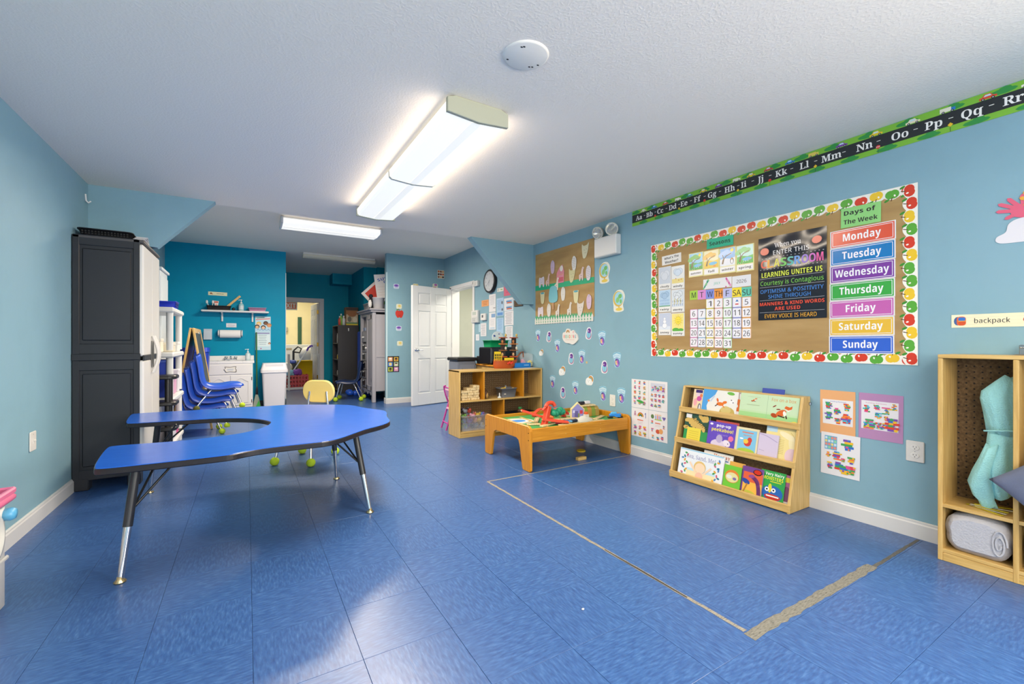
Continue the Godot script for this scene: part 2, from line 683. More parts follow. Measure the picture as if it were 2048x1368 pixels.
func room() -> void:
	var blue: Material = M.blue
	# floor: a bed, and square marbled tiles laid on it
	var fl := slab("floor", Vector3(-2.2, -0.2, -14.2), Vector3(5.4, -0.004, 3.2), M.seam)
	var T := 0.3195
	var variants := []
	for k in 4:
		var st := mb()
		box(st, Vector3(0, -0.003, 0), Vector3(T - 0.0011, 0.006, T - 0.0011), 0.0006)
		st.generate_normals()
		variants.append(st.commit())
	for iz in 18:
		for ix in 14:
			var x := 0.017 + T * (ix - 4) + T / 2
			var z := -1.847 + T * (5 - iz) + T / 2
			var d := Vector3(x, -1.07, z)
			var fwd := d.x * 0.516 - d.z * 0.857
			var side := d.x * 0.857 + d.z * 0.516
			if fwd < 0.3 or absf(side) > fwd * 1.17 + 0.35 or fwd < 1.15:
				continue
			if x > XR + 0.1:
				continue
			var lo := maxf(x - T / 2, XL)
			var o := MeshInstance3D.new()
			o.name = "floor_tile"
			var kind := (ix + iz) % 2
			o.mesh = variants[kind * 2 + rnd.randi() % 2]
			if lo > x - T / 2 or x + T / 2 > XR:
				var hi := minf(x + T / 2, XR)
				var st := mb()
				box(st, Vector3((lo + hi) / 2 - x, -0.003, 0), Vector3(hi - lo - 0.0011, 0.006, T - 0.0011), 0.0006)
				st.generate_normals()
				o.mesh = st.commit()
			o.material_override = M["lino%d%d" % [kind, rnd.randi() % 2]]
			o.position = Vector3(x, 0, z)
			fl.add_child(o, true)
	var rest := mb()
	var zfar := -1.847 + T * (5 - 17)
	for iz in 27:
		for ix in 17:
			var x0 := 0.017 + T * (ix - 4)
			var z1 := zfar - T * iz
			box(rest, Vector3(x0 + T / 2, -0.003, z1 - T / 2), Vector3(T - 0.0011, 0.006, T - 0.0011))
	var ro := obj("floor_tile", rest, M.lino00, fl)
	ro.set_meta("kind", "stuff")
	var near := mb()
	box(near, Vector3(1.03, -0.003, 1.37), Vector3(4.3, 0.006, 3.04))
	obj("floor_sheet", near, M.lino10, fl)
	# ceilings: the low one in front, the higher one behind it
	slab("ceiling", Vector3(XL - 0.1, YC, ZH - 0.1), Vector3(XR + 0.1, YB + 0.1, 3.2), M.ceiling)
	slab("ceiling_back", Vector3(XL - 0.1, YB, ZF - 0.1), Vector3(XR + 0.1, YB + 0.1, ZH - 0.1), M.ceiling)
	# walls
	slabs("wall_left", [[XL - 0.12, 0, ZT - 0.1, XL, YB, 0.8], [XL - 0.12, 0, 2.7, XL, YB, 3.2], [XL - 0.12, 0, 0.8, XL, 0.85, 2.7], [XL - 0.12, 2.1, 0.8, XL, YB, 2.7]], blue)
	slabs("wall_rear", [[XL, 0, 3.0, XR, 0.85, 3.15], [XL, 2.1, 3.0, XR, YC, 3.15], [XL, 0.85, 3.0, -0.95, 2.1, 3.15], [1.65, 0.85, 3.0, XR, 2.1, 3.15]], blue)
	# three windows behind the camera let the daylight in
	for k in 3:
		var win := Node3D.new()
		win.name = "window_%d" % (k + 1)
		win.position = [Vector3(0.35, 0.85, 3.07), Vector3(XR + 0.07, 0.85, 1.75), Vector3(XL - 0.06, 0.85, 1.75)][k]
		win.rotation.y = [0.0, PI / 2, -PI / 2][k]
		add_child(win)
		win.set_meta("kind", "structure")
		var hw: float = [1.28, 0.93, 0.93][k]
		var wf := mb()
		for x in [-hw, 0.0, hw]:
			box(wf, Vector3(x, 0.625, 0), Vector3(0.05, 1.25, 0.06), 0.004)
		for y in [0.025, 1.225]:
			box(wf, Vector3(0, y, 0), Vector3(hw * 2 + 0.04, 0.05, 0.06), 0.004)
		obj("window_frame", wf, M.white, win)
		for x in [-hw / 2, hw / 2]:
			var pn := mb()
			box(pn, Vector3(x, 0.625, 0), Vector3(hw - 0.05, 1.15, 0.006))
			obj("window_pane", pn, M.clear, win)
	slabs("wall_right", [
		[XR, 0, -6.43, XR + 0.14, YB, 0.8], [XR, 0, 2.7, XR + 0.14, YB, 3.2], [XR, 0, 0.8, XR + 0.14, 0.85, 2.7], [XR, 2.1, 0.8, XR + 0.14, YB, 2.7], [XR, 2.0, -7.3, XR + 0.14, YB, -6.43], [XR, 0, ZF, XR + 0.14, YB, -7.3]], blue)
	slab("wall_door", Vector3(2.07, 0, ZD - 0.1), Vector3(XR, YB, ZD), blue)
	var tl := slab("wall_back", Vector3(XL, 0, ZT - 0.12), Vector3(0.57, YB, ZT), M.teal)
	# hall behind the teal wall
	slabs("wall_hall_left", [[0.45, 0, ZF, 0.568, YB, ZT - 0.12]], M.dark_teal)
	slabs("wall_hall_right", [[2.05, 0, ZF, XR, YB, -9.3]], M.dark_teal)
	slabs("wall_far", [[1.43, 0, ZF - 0.12, 2.05, YB, ZF], [0.45, 1.985, ZF - 0.12, 1.43, YB, ZF], [0.45, 0, ZF - 0.12, 0.6, 1.985, ZF]], M.dark_teal)
	slab("wall_soffit", Vector3(1.64, 2.375, ZF), Vector3(2.05, YB, ZF + 0.4), M.dark_teal)
	slab("wall_pipe_boxing", Vector3(2.3, 1.2, -9.299), Vector3(2.62, YB, -9.2), M.dark_teal)
	# corner strips
	slab("trim_1", Vector3(0.566, 0.1, ZT - 0.02), Vector3(0.574, 2.25, ZT + 0.003), M.trim)
	slab("trim_2", Vector3(2.064, 0.1, ZD - 0.03), Vector3(2.085, 2.28, ZD + 0.004), paint(hexc("bcd6de"), 0.5))
	# triangular drops where the low ceiling ends
	for s in 2:
		var st := mb()
		if s == 0:
			prism(st, [Vector2(XL, YC), Vector2(XL, 1.862), Vector2(-0.645, 1.862), Vector2(-0.24, YC)], ZH - 0.1, ZH)
		else:
			prism(st, [Vector2(2.255, YC), Vector2(2.97, 1.55), Vector2(XR, 1.55), Vector2(XR, YC)], ZH - 0.1, ZH)
		struct(["wall_drop_left", "wall_drop_right"][s], st, blue)
	# baseboards
	var prof := [Vector2(0, 0), Vector2(0.015, 0), Vector2(0.015, 0.075), Vector2(0.011, 0.082), Vector2(0.011, 0.09), Vector2(0.003, 0.094), Vector2(0, 0.094)]
	for b in [["baseboard_left", Vector3(XL, 0, ZT), Vector3.RIGHT, 3.0 - ZT], ["baseboard_right", Vector3(XR, 0, 3.0), Vector3.LEFT, 9.37], ["baseboard_door", Vector3(XR, 0, ZD), Vector3.BACK, XR - 2.06],
			["baseboard_back", Vector3(0.575, 0, ZT), Vector3.BACK, 0.575 - XL], ["baseboard_rear", Vector3(XL, 0, 3.0), Vector3.FORWARD, XR - XL]]:
		var n: Vector3 = b[2]
		var st := mb()
		prism(st, prof, 0, b[3], Transform3D(Basis(n, Vector3.UP, n.cross(Vector3.UP)), b[1]))
		struct(b[0], st, M.trim if b[0] != "baseboard_back" else paint(hexc("233a44"), 0.5))
	var st2 := mb()
	box(st2, Vector3(2.062, 0.047, ZD - 0.05), Vector3(0.014, 0.094, 0.13), 0.002)
	struct("baseboard_end", st2, M.trim)
	# doorway in the right wall: casing, jambs and the room behind it
	var cas := mb()
	for z in [-6.4, -7.33]:
		box(cas, Vector3(XR - 0.008, 1.02, z), Vector3(0.018, 2.04, 0.062), 0.004)
	box(cas, Vector3(XR - 0.008, 2.031, -6.865), Vector3(0.018, 0.062, 0.992), 0.004)
	for z in [-6.437, -7.293]:
		box(cas, Vector3(XR + 0.07, 1.0, z), Vector3(0.142, 2.0, 0.016), 0.001)
	box(cas, Vector3(XR + 0.07, 1.992, -6.865), Vector3(0.142, 0.016, 0.86), 0.001)
	struct("trim_3", cas, M.white)
	slabs("wall_side_room", [[5.0, 0, -8.6, 5.1, 2.5, -5.6], [XR + 0.14, 0, -8.6, 5.0, 2.5, -8.5], [XR + 0.14, 0, -5.7, 5.0, 2.5, -5.6]], M.plain)
	slab("ceiling_side_room", Vector3(XR + 0.14, 2.5, -8.6), Vector3(5.1, 2.6, -5.6), M.ceiling)
	six_panel_door("door_1", Vector3(XR - 0.012, 0.012, -7.318), deg_to_rad(196.5), 0.83, 2.0, true)
	# doorway at the end of the hall
	var cf := mb()
	for x in [0.585, 1.47]:
		box(cf, Vector3(x, 1.02, ZF + 0.008), Vector3(0.09, 2.07, 0.02), 0.004)
	box(cf, Vector3(1.03, 2.02, ZF + 0.009), Vector3(0.97, 0.085, 0.02), 0.004)
	box(cf, Vector3(1.422, 1.0, ZF - 0.06), Vector3(0.016, 1.98, 0.13), 0.001)
	box(cf, Vector3(1.03, 1.975, ZF - 0.06), Vector3(0.8, 0.016, 0.13), 0.001)
	struct("trim_4", cf, paint(hexc("c9c6cc"), 0.45))
	slabs("wall_far_room", [[-1.5, 0, -13.9, 3.2, 2.6, -13.8], [-1.6, 0, -13.9, -1.5, 2.6, ZF - 0.12], [1.62, 0, -13.9, 1.72, 2.6, -12.0], [3.2, 0, -13.9, 3.3, 2.6, ZF - 0.12]], M.cream)
	slab("ceiling_far_room", Vector3(-1.6, 2.55, -13.9), Vector3(3.3, 2.65, ZF - 0.1), M.ceiling)
	six_panel_door("door_2", Vector3(1.405, 0.012, ZF - 0.13), deg_to_rad(93), 0.78, 1.95, false)


func six_panel_door(called: String, at: Vector3, turn: float, w: float, h: float, lever: bool) -> void:
	# hinge edge at the origin, the leaf along +x, its visible face towards -z after turning
	var o := Node3D.new()
	o.name = called
	o.position = at
	o.rotation.y = turn
	add_child(o)
	o.set_meta("kind", "structure")
	o.set_meta("label", "white six-panel door standing open against the blue wall" if lever else "white panelled door with closer arm, open at the end of the hall")
	var m := paint(hexc("dcdde0"), 0.35)
	var st := mb()
	box(st, Vector3(w / 2, h / 2, 0), Vector3(w, h, 0.03), 0.002)
	# stiles and rails stand proud of the field; raised panels sit in the recesses
	var sx := [0.115, 0.115, 0.115]
	var px := [[0.115, w / 2 - 0.05], [w / 2 + 0.05, w - 0.115]]
	var py := [[0.2, 0.78], [0.97, 1.58], [1.68, h - 0.12]]
	for f in [-1.0, 1.0]:
		var zc: float = f * 0.0185
		var tz := 0.0075
		for b in [[0.0, 0.115], [w / 2 - 0.05, w / 2 + 0.05], [w - 0.115, w]]:
			box(st, Vector3((b[0] + b[1]) / 2, h / 2, zc), Vector3(b[1] - b[0], h, tz), 0.003)
		for b in [[0.0, 0.2], [0.78, 0.97], [1.58, 1.68], [h - 0.12, h]]:
			for p in px:
				box(st, Vector3((p[0] + p[1]) / 2, (b[0] + b[1]) / 2, zc), Vector3(p[1] - p[0] + 0.004, b[1] - b[0], tz), 0.003)
	obj("leaf", st, m, o)
	for p in px:
		for q in py:
			var s := mb()
			for f in [-1.0, 1.0]:
				box(s, Vector3((p[0] + p[1]) / 2, (q[0] + q[1]) / 2, f * 0.0165), Vector3(p[1] - p[0] - 0.05, q[1] - q[0] - 0.05, 0.009), 0.0035)
			obj("door_panel", s, m, o)
	var hw := mb(true)
	for f in [-1.0, 1.0]:
		lathe(hw, [Vector2(0, 0), Vector2(0.03, 0), Vector2(0.03, 0.006), Vector2(0.012, 0.01), Vector2(0.011, 0.03), Vector2(0.026, 0.045), Vector2(0.029, 0.058), Vector2(0.022, 0.07), Vector2(0, 0.072)], 16, Transform3D(Basis(Vector3(1, 0, 0), f * PI / 2), Vector3(w - 0.07, 0.93, f * 0.022)))
		if lever:
			tube(hw, [Vector3(w - 0.07, 0.93, f * 0.08), Vector3(w - 0.13, 0.925, f * 0.082), Vector3(w - 0.17, 0.92, f * 0.078)], 0.009, 8)
	obj("door_knob", hw, M.chrome, o)
	for y in [0.25, 1.0, 1.75]:
		var hg := mb()
		box(hg, Vector3(-0.004, y, 0.0), Vector3(0.004, 0.09, 0.03), 0.001)
		tube(hg, [Vector3(-0.008, y - 0.045, -0.02), Vector3(-0.008, y + 0.045, -0.02)], 0.006, 6)
		obj("hinge", hg, M.brass if not lever else M.steel, o)
	if not lever:
		var cl := mb()
		box(cl, Vector3(0.25, h - 0.12, 0.05), Vector3(0.2, 0.05, 0.05), 0.006)
		tube(cl, [Vector3(0.2, h - 0.1, 0.06), Vector3(0.1, h - 0.05, 0.25), Vector3(-0.05, h - 0.02, 0.1)], 0.008, 6)
		obj("door_closer", cl, M.steel, o)


# ---------------------------------------------------------------- ceiling fixtures
func wrap_lamp(label: String, at: Vector3, turn: float, lens: int, len1: float, w: float, lit: float, tint: Color, end_col: Color) -> Node3D:
	var o := thing("ceiling_light", label, "ceiling light", at, turn)
	var L := len1 * lens
	var hs := mb()
	box(hs, Vector3(0, -0.03, 0), Vector3(w * 0.82, 0.058, L - 0.02), 0.004)
	obj("housing", hs, M.white, o)
	var em := StandardMaterial3D.new()
	em.albedo_color = hexc("efefea")
	em.roughness = 0.35
	if lit > 0:
		em.emission_enabled = true
		em.emission = tint
		em.emission_energy_multiplier = lit
	var em_dim: StandardMaterial3D = em.duplicate()
	em_dim.emission_energy_multiplier = lit * 0.84
	# a folded lens: slanting sides, two shallow flat faces meeting in the middle
	var prof := [Vector2(-w / 2, -0.03), Vector2(-w / 2 + 0.004, -0.072), Vector2(-w / 2 + 0.02, -0.085), Vector2(0, -0.098), Vector2(w / 2 - 0.02, -0.085), Vector2(w / 2 - 0.004, -0.072), Vector2(w / 2, -0.03)]
	for k in lens:
		var z0 := -L / 2 + len1 * k + 0.012
		var z1 := -L / 2 + len1 * (k + 1) - 0.012
		var st := mb()
		prism(st, prof, z0, z1)
		var ln := obj("lens", st, em, o)
		var rb := mb()
		box(rb, Vector3(0, -0.0975, (z0 + z1) / 2), Vector3(w * 0.16, 0.0022, z1 - z0 - 0.01), 0.001)
		obj("lens_ridge", rb, em_dim, ln)
		if k > 0:
			var jn := mb()
			prism(jn, inset_profile(prof, -0.002), z0 - 0.024, z0)
			obj("joint_strip", jn, paint(hexc("dfdccc"), 0.5), o)
	for s in [-1.0, 1.0]:
		var st := mb()
		var cap := [Vector2(-w / 2 - 0.003, -0.016), Vector2(-w / 2 - 0.003, -0.088), Vector2(0, -0.103), Vector2(w / 2 + 0.003, -0.088), Vector2(w / 2 + 0.003, -0.016), Vector2(w * 0.38, 0), Vector2(-w * 0.38, 0)]
		prism(st, cap, s * L / 2 - 0.012, s * L / 2 + 0.012, Transform3D.IDENTITY, 0.003)
		obj("end_cap", st, paint(end_col, 0.5), o)
	return o


func inset_profile(p: Array, d: float) -> Array:
	var q := []
	for v in p:
		q.append(Vector2(v.x * (1.0 - d * 4), v.y + d))
	return q


func ceiling_things() -> void:
	wrap_lamp("long lit fluorescent fixture with two wrap-around lenses over the classroom", Vector3(1.03, YC, -3.11), 0, 2, 1.06, 0.345, 0.33, Color(1, 0.99, 0.95), hexc("b0b09c"))
	wrap_lamp("second long lit fluorescent fixture behind the camera", Vector3(1.03, YC, 1.6), 0, 2, 1.06, 0.345, 0.33, Color(1, 0.99, 0.95), hexc("b0b09c"))
	wrap_lamp("short lit fluorescent fixture lying crossways in the back room", Vector3(0.96, YB, -6.2), PI / 2, 1, 1.19, 0.4, 0.36, Color(1, 0.99, 0.97), hexc("e4e4e4"))
	var o := thing("ceiling_light", "unlit narrow cream tube fixture on the hall ceiling", "ceiling light", Vector3(1.43, YB, -8.36), PI / 2 + 0.03)
	var st := mb()
	box(st, Vector3(0, -0.02, 0), Vector3(0.12, 0.04, 1.22), 0.006)
	obj("housing", st, M.white, o)
	var cv := mb()
	var pr := []
	for i in 9:
		var a := PI + PI * i / 8
		pr.append(Vector2(cos(a) * 0.075, -0.035 + sin(a) * 0.06))
	prism(cv, pr, -0.61, 0.61, Transform3D.IDENTITY, 0.0, true)
	obj("cover", cv, paint(hexc("d9d2bc"), 0.4), o)
	# blank round plate left by a detector
	var d := thing("ceiling_plate", "round white blank plate on the ceiling near the camera", "ceiling plate", Vector3(1.034, YC, -1.6))
	var dm := mb(true)
	lathe(dm, [Vector2(0, -0.007), Vector2(0.09, -0.007), Vector2(0.097, -0.005), Vector2(0.1, 0)], 40)
	obj("plate", dm, paint(hexc("f6efe4"), 0.5), d)
	for p in [[-0.05, 0.045], [-0.042, 0.052], [0.05, -0.05], [0.062, -0.044], [0.076, -0.02], [-0.06, -0.055]]:
		var hl := mb(true)
		ball(hl, Vector3(p[0], -0.007, p[1]), Vector3(0.006, 0.001, 0.0045), 8)
		obj("screw_hole", hl, M.black, d)
	# lamps of the two neighbouring rooms
	for p in [[Vector3(0.9, 2.55, -12.6), 1.0, "lit ceiling panel of the cream room past the hall", 0.3], [Vector3(4.2, 2.5, -6.6), 0.6, "lit ceiling panel of the side room behind the open door", 0.6]]:
		var q := thing("ceiling_light", p[2], "ceiling light", p[0])
		var fm := mb()
		box(fm, Vector3(0, -0.02, 0), Vector3(p[1] + 0.06, 0.04, p[3] + 0.06), 0.004)
		obj("frame", fm, M.white, q)
		var em := StandardMaterial3D.new()
		em.emission_enabled = true
		em.emission = Color(1, 0.97, 0.9)
		em.emission_energy_multiplier = 1.2
		var pn := mb()
		box(pn, Vector3(0, -0.043, 0), Vector3(p[1], 0.006, p[3]))
		obj("diffuser", pn, em, q)


# ---------------------------------------------------------------- right wall: alphabet strip and bulletin boards
func apple(a: Art, x: float, y: float, s: float, c: Color, rot := 0.0) -> void:
	a.ell(x + s * 0.5, y + s * 0.62, s * 0.28, s * 0.13, hexc("3f8f34"), 0.5 + rot, 8)
	a.poly(oval(s * 0.48, s * 0.5, Vector2(x - s * 0.16, y), 12, rot) , c)
	a.poly(oval(s * 0.46, s * 0.48, Vector2(x + s * 0.2, y + s * 0.02), 12, rot), c)
	a.line([Vector2(x, y + s * 0.38), Vector2(x + s * 0.1, y + s * 0.72)], s * 0.09, hexc("5a3c1c"))
	a.ell(x - s * 0.22, y + s * 0.18, s * 0.09, s * 0.13, hexc("f6eee6"), 0.3, 8)


func little_car(a: Art, x: float, y: float, s: float, c: Color, truck := false) -> void:
	if truck:
		a.rect(x - s * 0.2, y + s * 0.28, s * 1.1, s * 0.55, hexc("e8e4d0") if c.v < 0.8 else c)
		a.rect(x + s * 0.55, y + s * 0.2, s * 0.4, s * 0.4, c)
	else:
		a.poly([Vector2(x - s * 0.75, y), Vector2(x + s * 0.8, y), Vector2(x + s * 0.8, y + s * 0.22), Vector2(x + s * 0.45, y + s * 0.3), Vector2(x + s * 0.25, y + s * 0.6), Vector2(x - s * 0.3, y + s * 0.6), Vector2(x - s * 0.5, y + s * 0.3), Vector2(x - s * 0.75, y + s * 0.24)], c)
		a.poly([Vector2(x + s * 0.34, y + s * 0.3), Vector2(x + s * 0.2, y + s * 0.52), Vector2(x - s * 0.22, y + s * 0.52), Vector2(x - s * 0.36, y + s * 0.3)], hexc("bfe0ee"))
	for k in [-0.42, 0.45]:
		a.ell(x + s * k, y + s * 0.0, s * 0.16, s * 0.16, hexc("20242a"))
		a.ell(x + s * k, y + s * 0.0, s * 0.07, s * 0.07, hexc("c8ccd0"))


func alphabet_strip() -> void:
	var z0 := -2.993
	var z1 := 0.62
	var L := z1 - z0
	var H := 0.142
	var o := thing_at("alphabet_border", "long green and black road alphabet border under the ceiling, letters Aa to Rr in view", "wall border", on_right((z0 + z1) / 2, 2.236))
	sheet(o, L, H, hexc("7cb93a"))
	var a := Art.new(self, 0.0014)
	var n := 21
	var stepx := L / 24.6
	for k in 40:
		var x := -L / 2 + L * (k + 0.5) / 40.0
		var y := 0.05 if k % 2 == 0 else -0.058
		a.poly(oval(0.05, 0.013, Vector2(x, y), 10), hexc("2f8f44"))
		a.poly(oval(0.026, 0.018, Vector2(x + 0.008, y + 0.004), 8), hexc("2f8f44"))
		if k % 2 == 1:
			a.z -= a.step * 4
	a.z += a.step * 5
	a.rect(0, -0.003, L, 0.073, hexc("23272e"))
	var base_z := a.z
	var cars := [hexc("e8dfc0"), hexc("2878c8"), hexc("d84a34"), hexc("f0ece0"), hexc("3a9a8a"), hexc("e8c02c"), hexc("7a3a9a"), hexc("e6e2d4"), hexc("e8c62c"), hexc("c84040"), hexc("2a7cc8"), hexc("e0c860"), hexc("7a3aa0"), hexc("e8c62c")]
	# the letters, spaced as read along the wall
	var names := "ABCDEFGHIJKLMNOPQRSTUVWXY"
	var at_z := [-2.91, -2.785, -2.663, -2.53, -2.416, -2.288, -2.155, -2.008, -1.898, -1.774, -1.632, -1.486, -1.33, -1.157, -0.992, -0.851, -0.705, -0.565]
	for k in names.length():
		var zc: float = at_z[k] if k < 18 else -0.565 + 0.14 * (k - 17)
		var x := zc - (z0 + z1) / 2
		a.z = base_z + (k % 2) * 0.0004
		a.text(names[k] + names[k].to_lower(), x, -0.004, 0.042, hexc("f4f2ee"), "serifbold")
		a.rect(x + 0.068, 0.0, 0.018, 0.0035, hexc("e8e6e0"))
		if k % 1 == 0:
			little_car(a, x + 0.055, 0.038, 0.04, cars[k % cars.size()], k % 4 == 3)
		if k % 2 == 1:
			a.rect(x + 0.066, -0.055, 0.002, 0.03, hexc("3a3a3a"))
			var sgn := k % 4
			var cc: Color = [hexc("d23a34"), hexc("d23a34"), hexc("4a4a98"), hexc("e8c02c")][sgn]
			if k == 15:
				cc = hexc("e8c02c")
			a.poly(oval(0.011, 0.011, Vector2(x + 0.066, -0.034), 8 if cc != hexc("e8c02c") else 4, PI / 8 if cc != hexc("e8c02c") else 0.0), cc)
			if k == 13:
				a.text("STOP", x + 0.066, -0.034, 0.0055, Color.WHITE, "bold")
	a.put(o, M.ink)


func right_wall_board() -> void:
	alphabet_strip()
	# big board: kraft paper, scalloped apple border, cards
	var zc := -1.839
	var yc := 1.442
	var W := 1.85
	var H := 1.0
	var t := on_right(zc, yc)
	var o := thing_at("bulletin_board", "large brown paper bulletin board with scalloped apple border beside the book rack", "bulletin board", t)
	var st := mb()
	box(st, Vector3(0, 0, 0.0015), Vector3(W - 0.06, H - 0.06, 0.003))
	obj("backing_paper", st, M.kraft, o)
	# border strips, one per side: straight outside, scalloped inside
	var bw := 0.062
	var cols := [hexc("d23f28"), hexc("5aa63c"), hexc("e8c232")]
	for side in 4:
		var ln := W if side % 2 == 0 else H
		var nsc := 25 if side % 2 == 0 else 14
		var poly := [Vector2(-ln / 2, 0), Vector2(ln / 2, 0)]
		for k in range(nsc * 6, -1, -1):
			var x := -ln / 2 + ln * k / (nsc * 6.0)
			poly.append(Vector2(x, bw * 0.8 + absf(sin(PI * k / 6.0)) * bw * 0.26))
		var ang: float = [0.0, PI / 2, PI, -PI / 2][side]
		var off: Vector2 = [Vector2(0, -H / 2), Vector2(W / 2, 0), Vector2(0, H / 2), Vector2(-W / 2, 0)][side]
		var bt := Transform3D(Basis(Vector3(0, 0, 1), ang), Vector3(off.x, off.y, 0.003 + 0.0006 * (side % 2)))
		var bs := Node3D.new()
		bs.name = "border_strip"
		bs.transform = bt
		o.add_child(bs, true)
		var sm := mb()
		prism(sm, poly, 0, 0.0008)
		obj("strip", sm, paint(hexc("eceae2"), 0.5), bs)
		var a := Art.new(self, 0.0009)
		var na := nsc
		for k in na:
			var x := -ln / 2 + ln * (k + 0.5) / na
			apple(a, x, bw * 0.47 + (0.006 if k % 2 else -0.004), 0.05, cols[k % 3] if k % 7 != 6 else cols[(k + 1) % 2], -ang * (1.0 if side % 2 else 0.0))
			a.z = 0.0009 + 0.0003 * ((k + 1) % 2)
		a.put(bs, M.gloss)
	var bd := func(z: float, y: float, off: float) -> Transform3D: return on_right(z, y, 0.001 + off)
	var black := hexc("22242a")
	# hand-lettered notes
	var nt := card("paper_note", "white handwritten note reading What's The Weather on the brown board", "note", spin(bd.call(-2.541, 1.784, 0.0032), 1.5), 0.2, 0.08, hexc("e8e6e2"))
	Art.new(self, 0.0014).text("What's The", 0.0, 0.017, 0.019, black, "bold", 0.15, 0, 0.03).text("Weather?", 0.0, -0.018, 0.021, black, "bold", 0.14).put(nt, M.ink, "lettering")
	nt = card("paper_note", "teal green paper note reading Seasons above the season cards", "note", spin(bd.call(-2.087, 1.843, 0.0055), -1.0), 0.223, 0.076, hexc("35b18c"))
	Art.new(self, 0.0014).text("Seasons", 0.0, 0.0, 0.03, hexc("16352e"), "bold", 0.175, 0, 0.02).put(nt, M.ink, "lettering")
	nt = card("paper_note", "light green paper note reading Days of The Week", "note", spin(bd.call(-1.176, 1.826, 0.0055), -0.6), 0.2, 0.119, hexc("8ecf7c"))
	Art.new(self, 0.0014).text("Days of", -0.005, 0.028, 0.026, black, "bold", 0.158).text("The Week", 0.0, -0.026, 0.026, black, "bold", 0.17).put(nt, M.ink, "lettering")
	weather_cards(bd)
	season_cards(bd)
	calendar(bd)
	rules_poster(bd)
	weekday_cards(bd)
	# safety lamp on the wall
	var em := thing_at("emergency_light", "white box emergency light with two round lamp heads by the ceiling", "emergency light", on_right(-3.297, 2.031))
	var b := mb()
	box(b, Vector3(0, 0, 0.035), Vector3(0.315, 0.195, 0.07), 0.006)
	box(b, Vector3(0.0, -0.001, 0.071), Vector3(0.3, 0.18, 0.004), 0.002)
	obj("housing", b, paint(hexc("dedddb"), 0.4), em)
	for s in [-1.0, 1.0]:
		var hd := Node3D.new()
		hd.name = "lamp_head"
		hd.position = Vector3(s * 0.095, 0.155, 0.06)
		hd.rotation = Vector3(deg_to_rad(20), 0.42 + s * 0.22, 0)
		em.add_child(hd, true)
		var h := mb(true)
		lathe(h, [Vector2(0, -0.05), Vector2(0.03, -0.048), Vector2(0.05, -0.02), Vector2(0.062, 0.012), Vector2(0.064, 0.03), Vector2(0.056, 0.034), Vector2(0.053, 0.03)], 20, Transform3D(Basis(Vector3(1, 0, 0), PI / 2), Vector3.ZERO))
		tube(h, [Vector3(0, -0.045, -0.01), Vector3(0, -0.09, -0.02)], 0.013, 8)
		obj("shell", h, paint(hexc("cfcdc2"), 0.4), hd)
		var rf := mb(true)
		lathe(rf, [Vector2(0, -0.012), Vector2(0.02, -0.006), Vector2(0.04, 0.01), Vector2(0.053, 0.03)], 20, Transform3D(Basis(Vector3(1, 0, 0), PI / 2), Vector3.ZERO))
		ball(rf, Vector3(0, 0, 0.008), Vector3(0.011, 0.011, 0.016), 8)
		obj("reflector", rf, paint(hexc("d6d2c4"), 0.18, 0.9), hd)
		var gs := mb(true)
		lathe(gs, [Vector2(0, 0.04), Vector2(0.03, 0.037), Vector2(0.055, 0.031)], 20, Transform3D(Basis(Vector3(1, 0, 0), PI / 2), Vector3.ZERO))
		obj("lens", gs, M.clear, hd)
	animal_board()


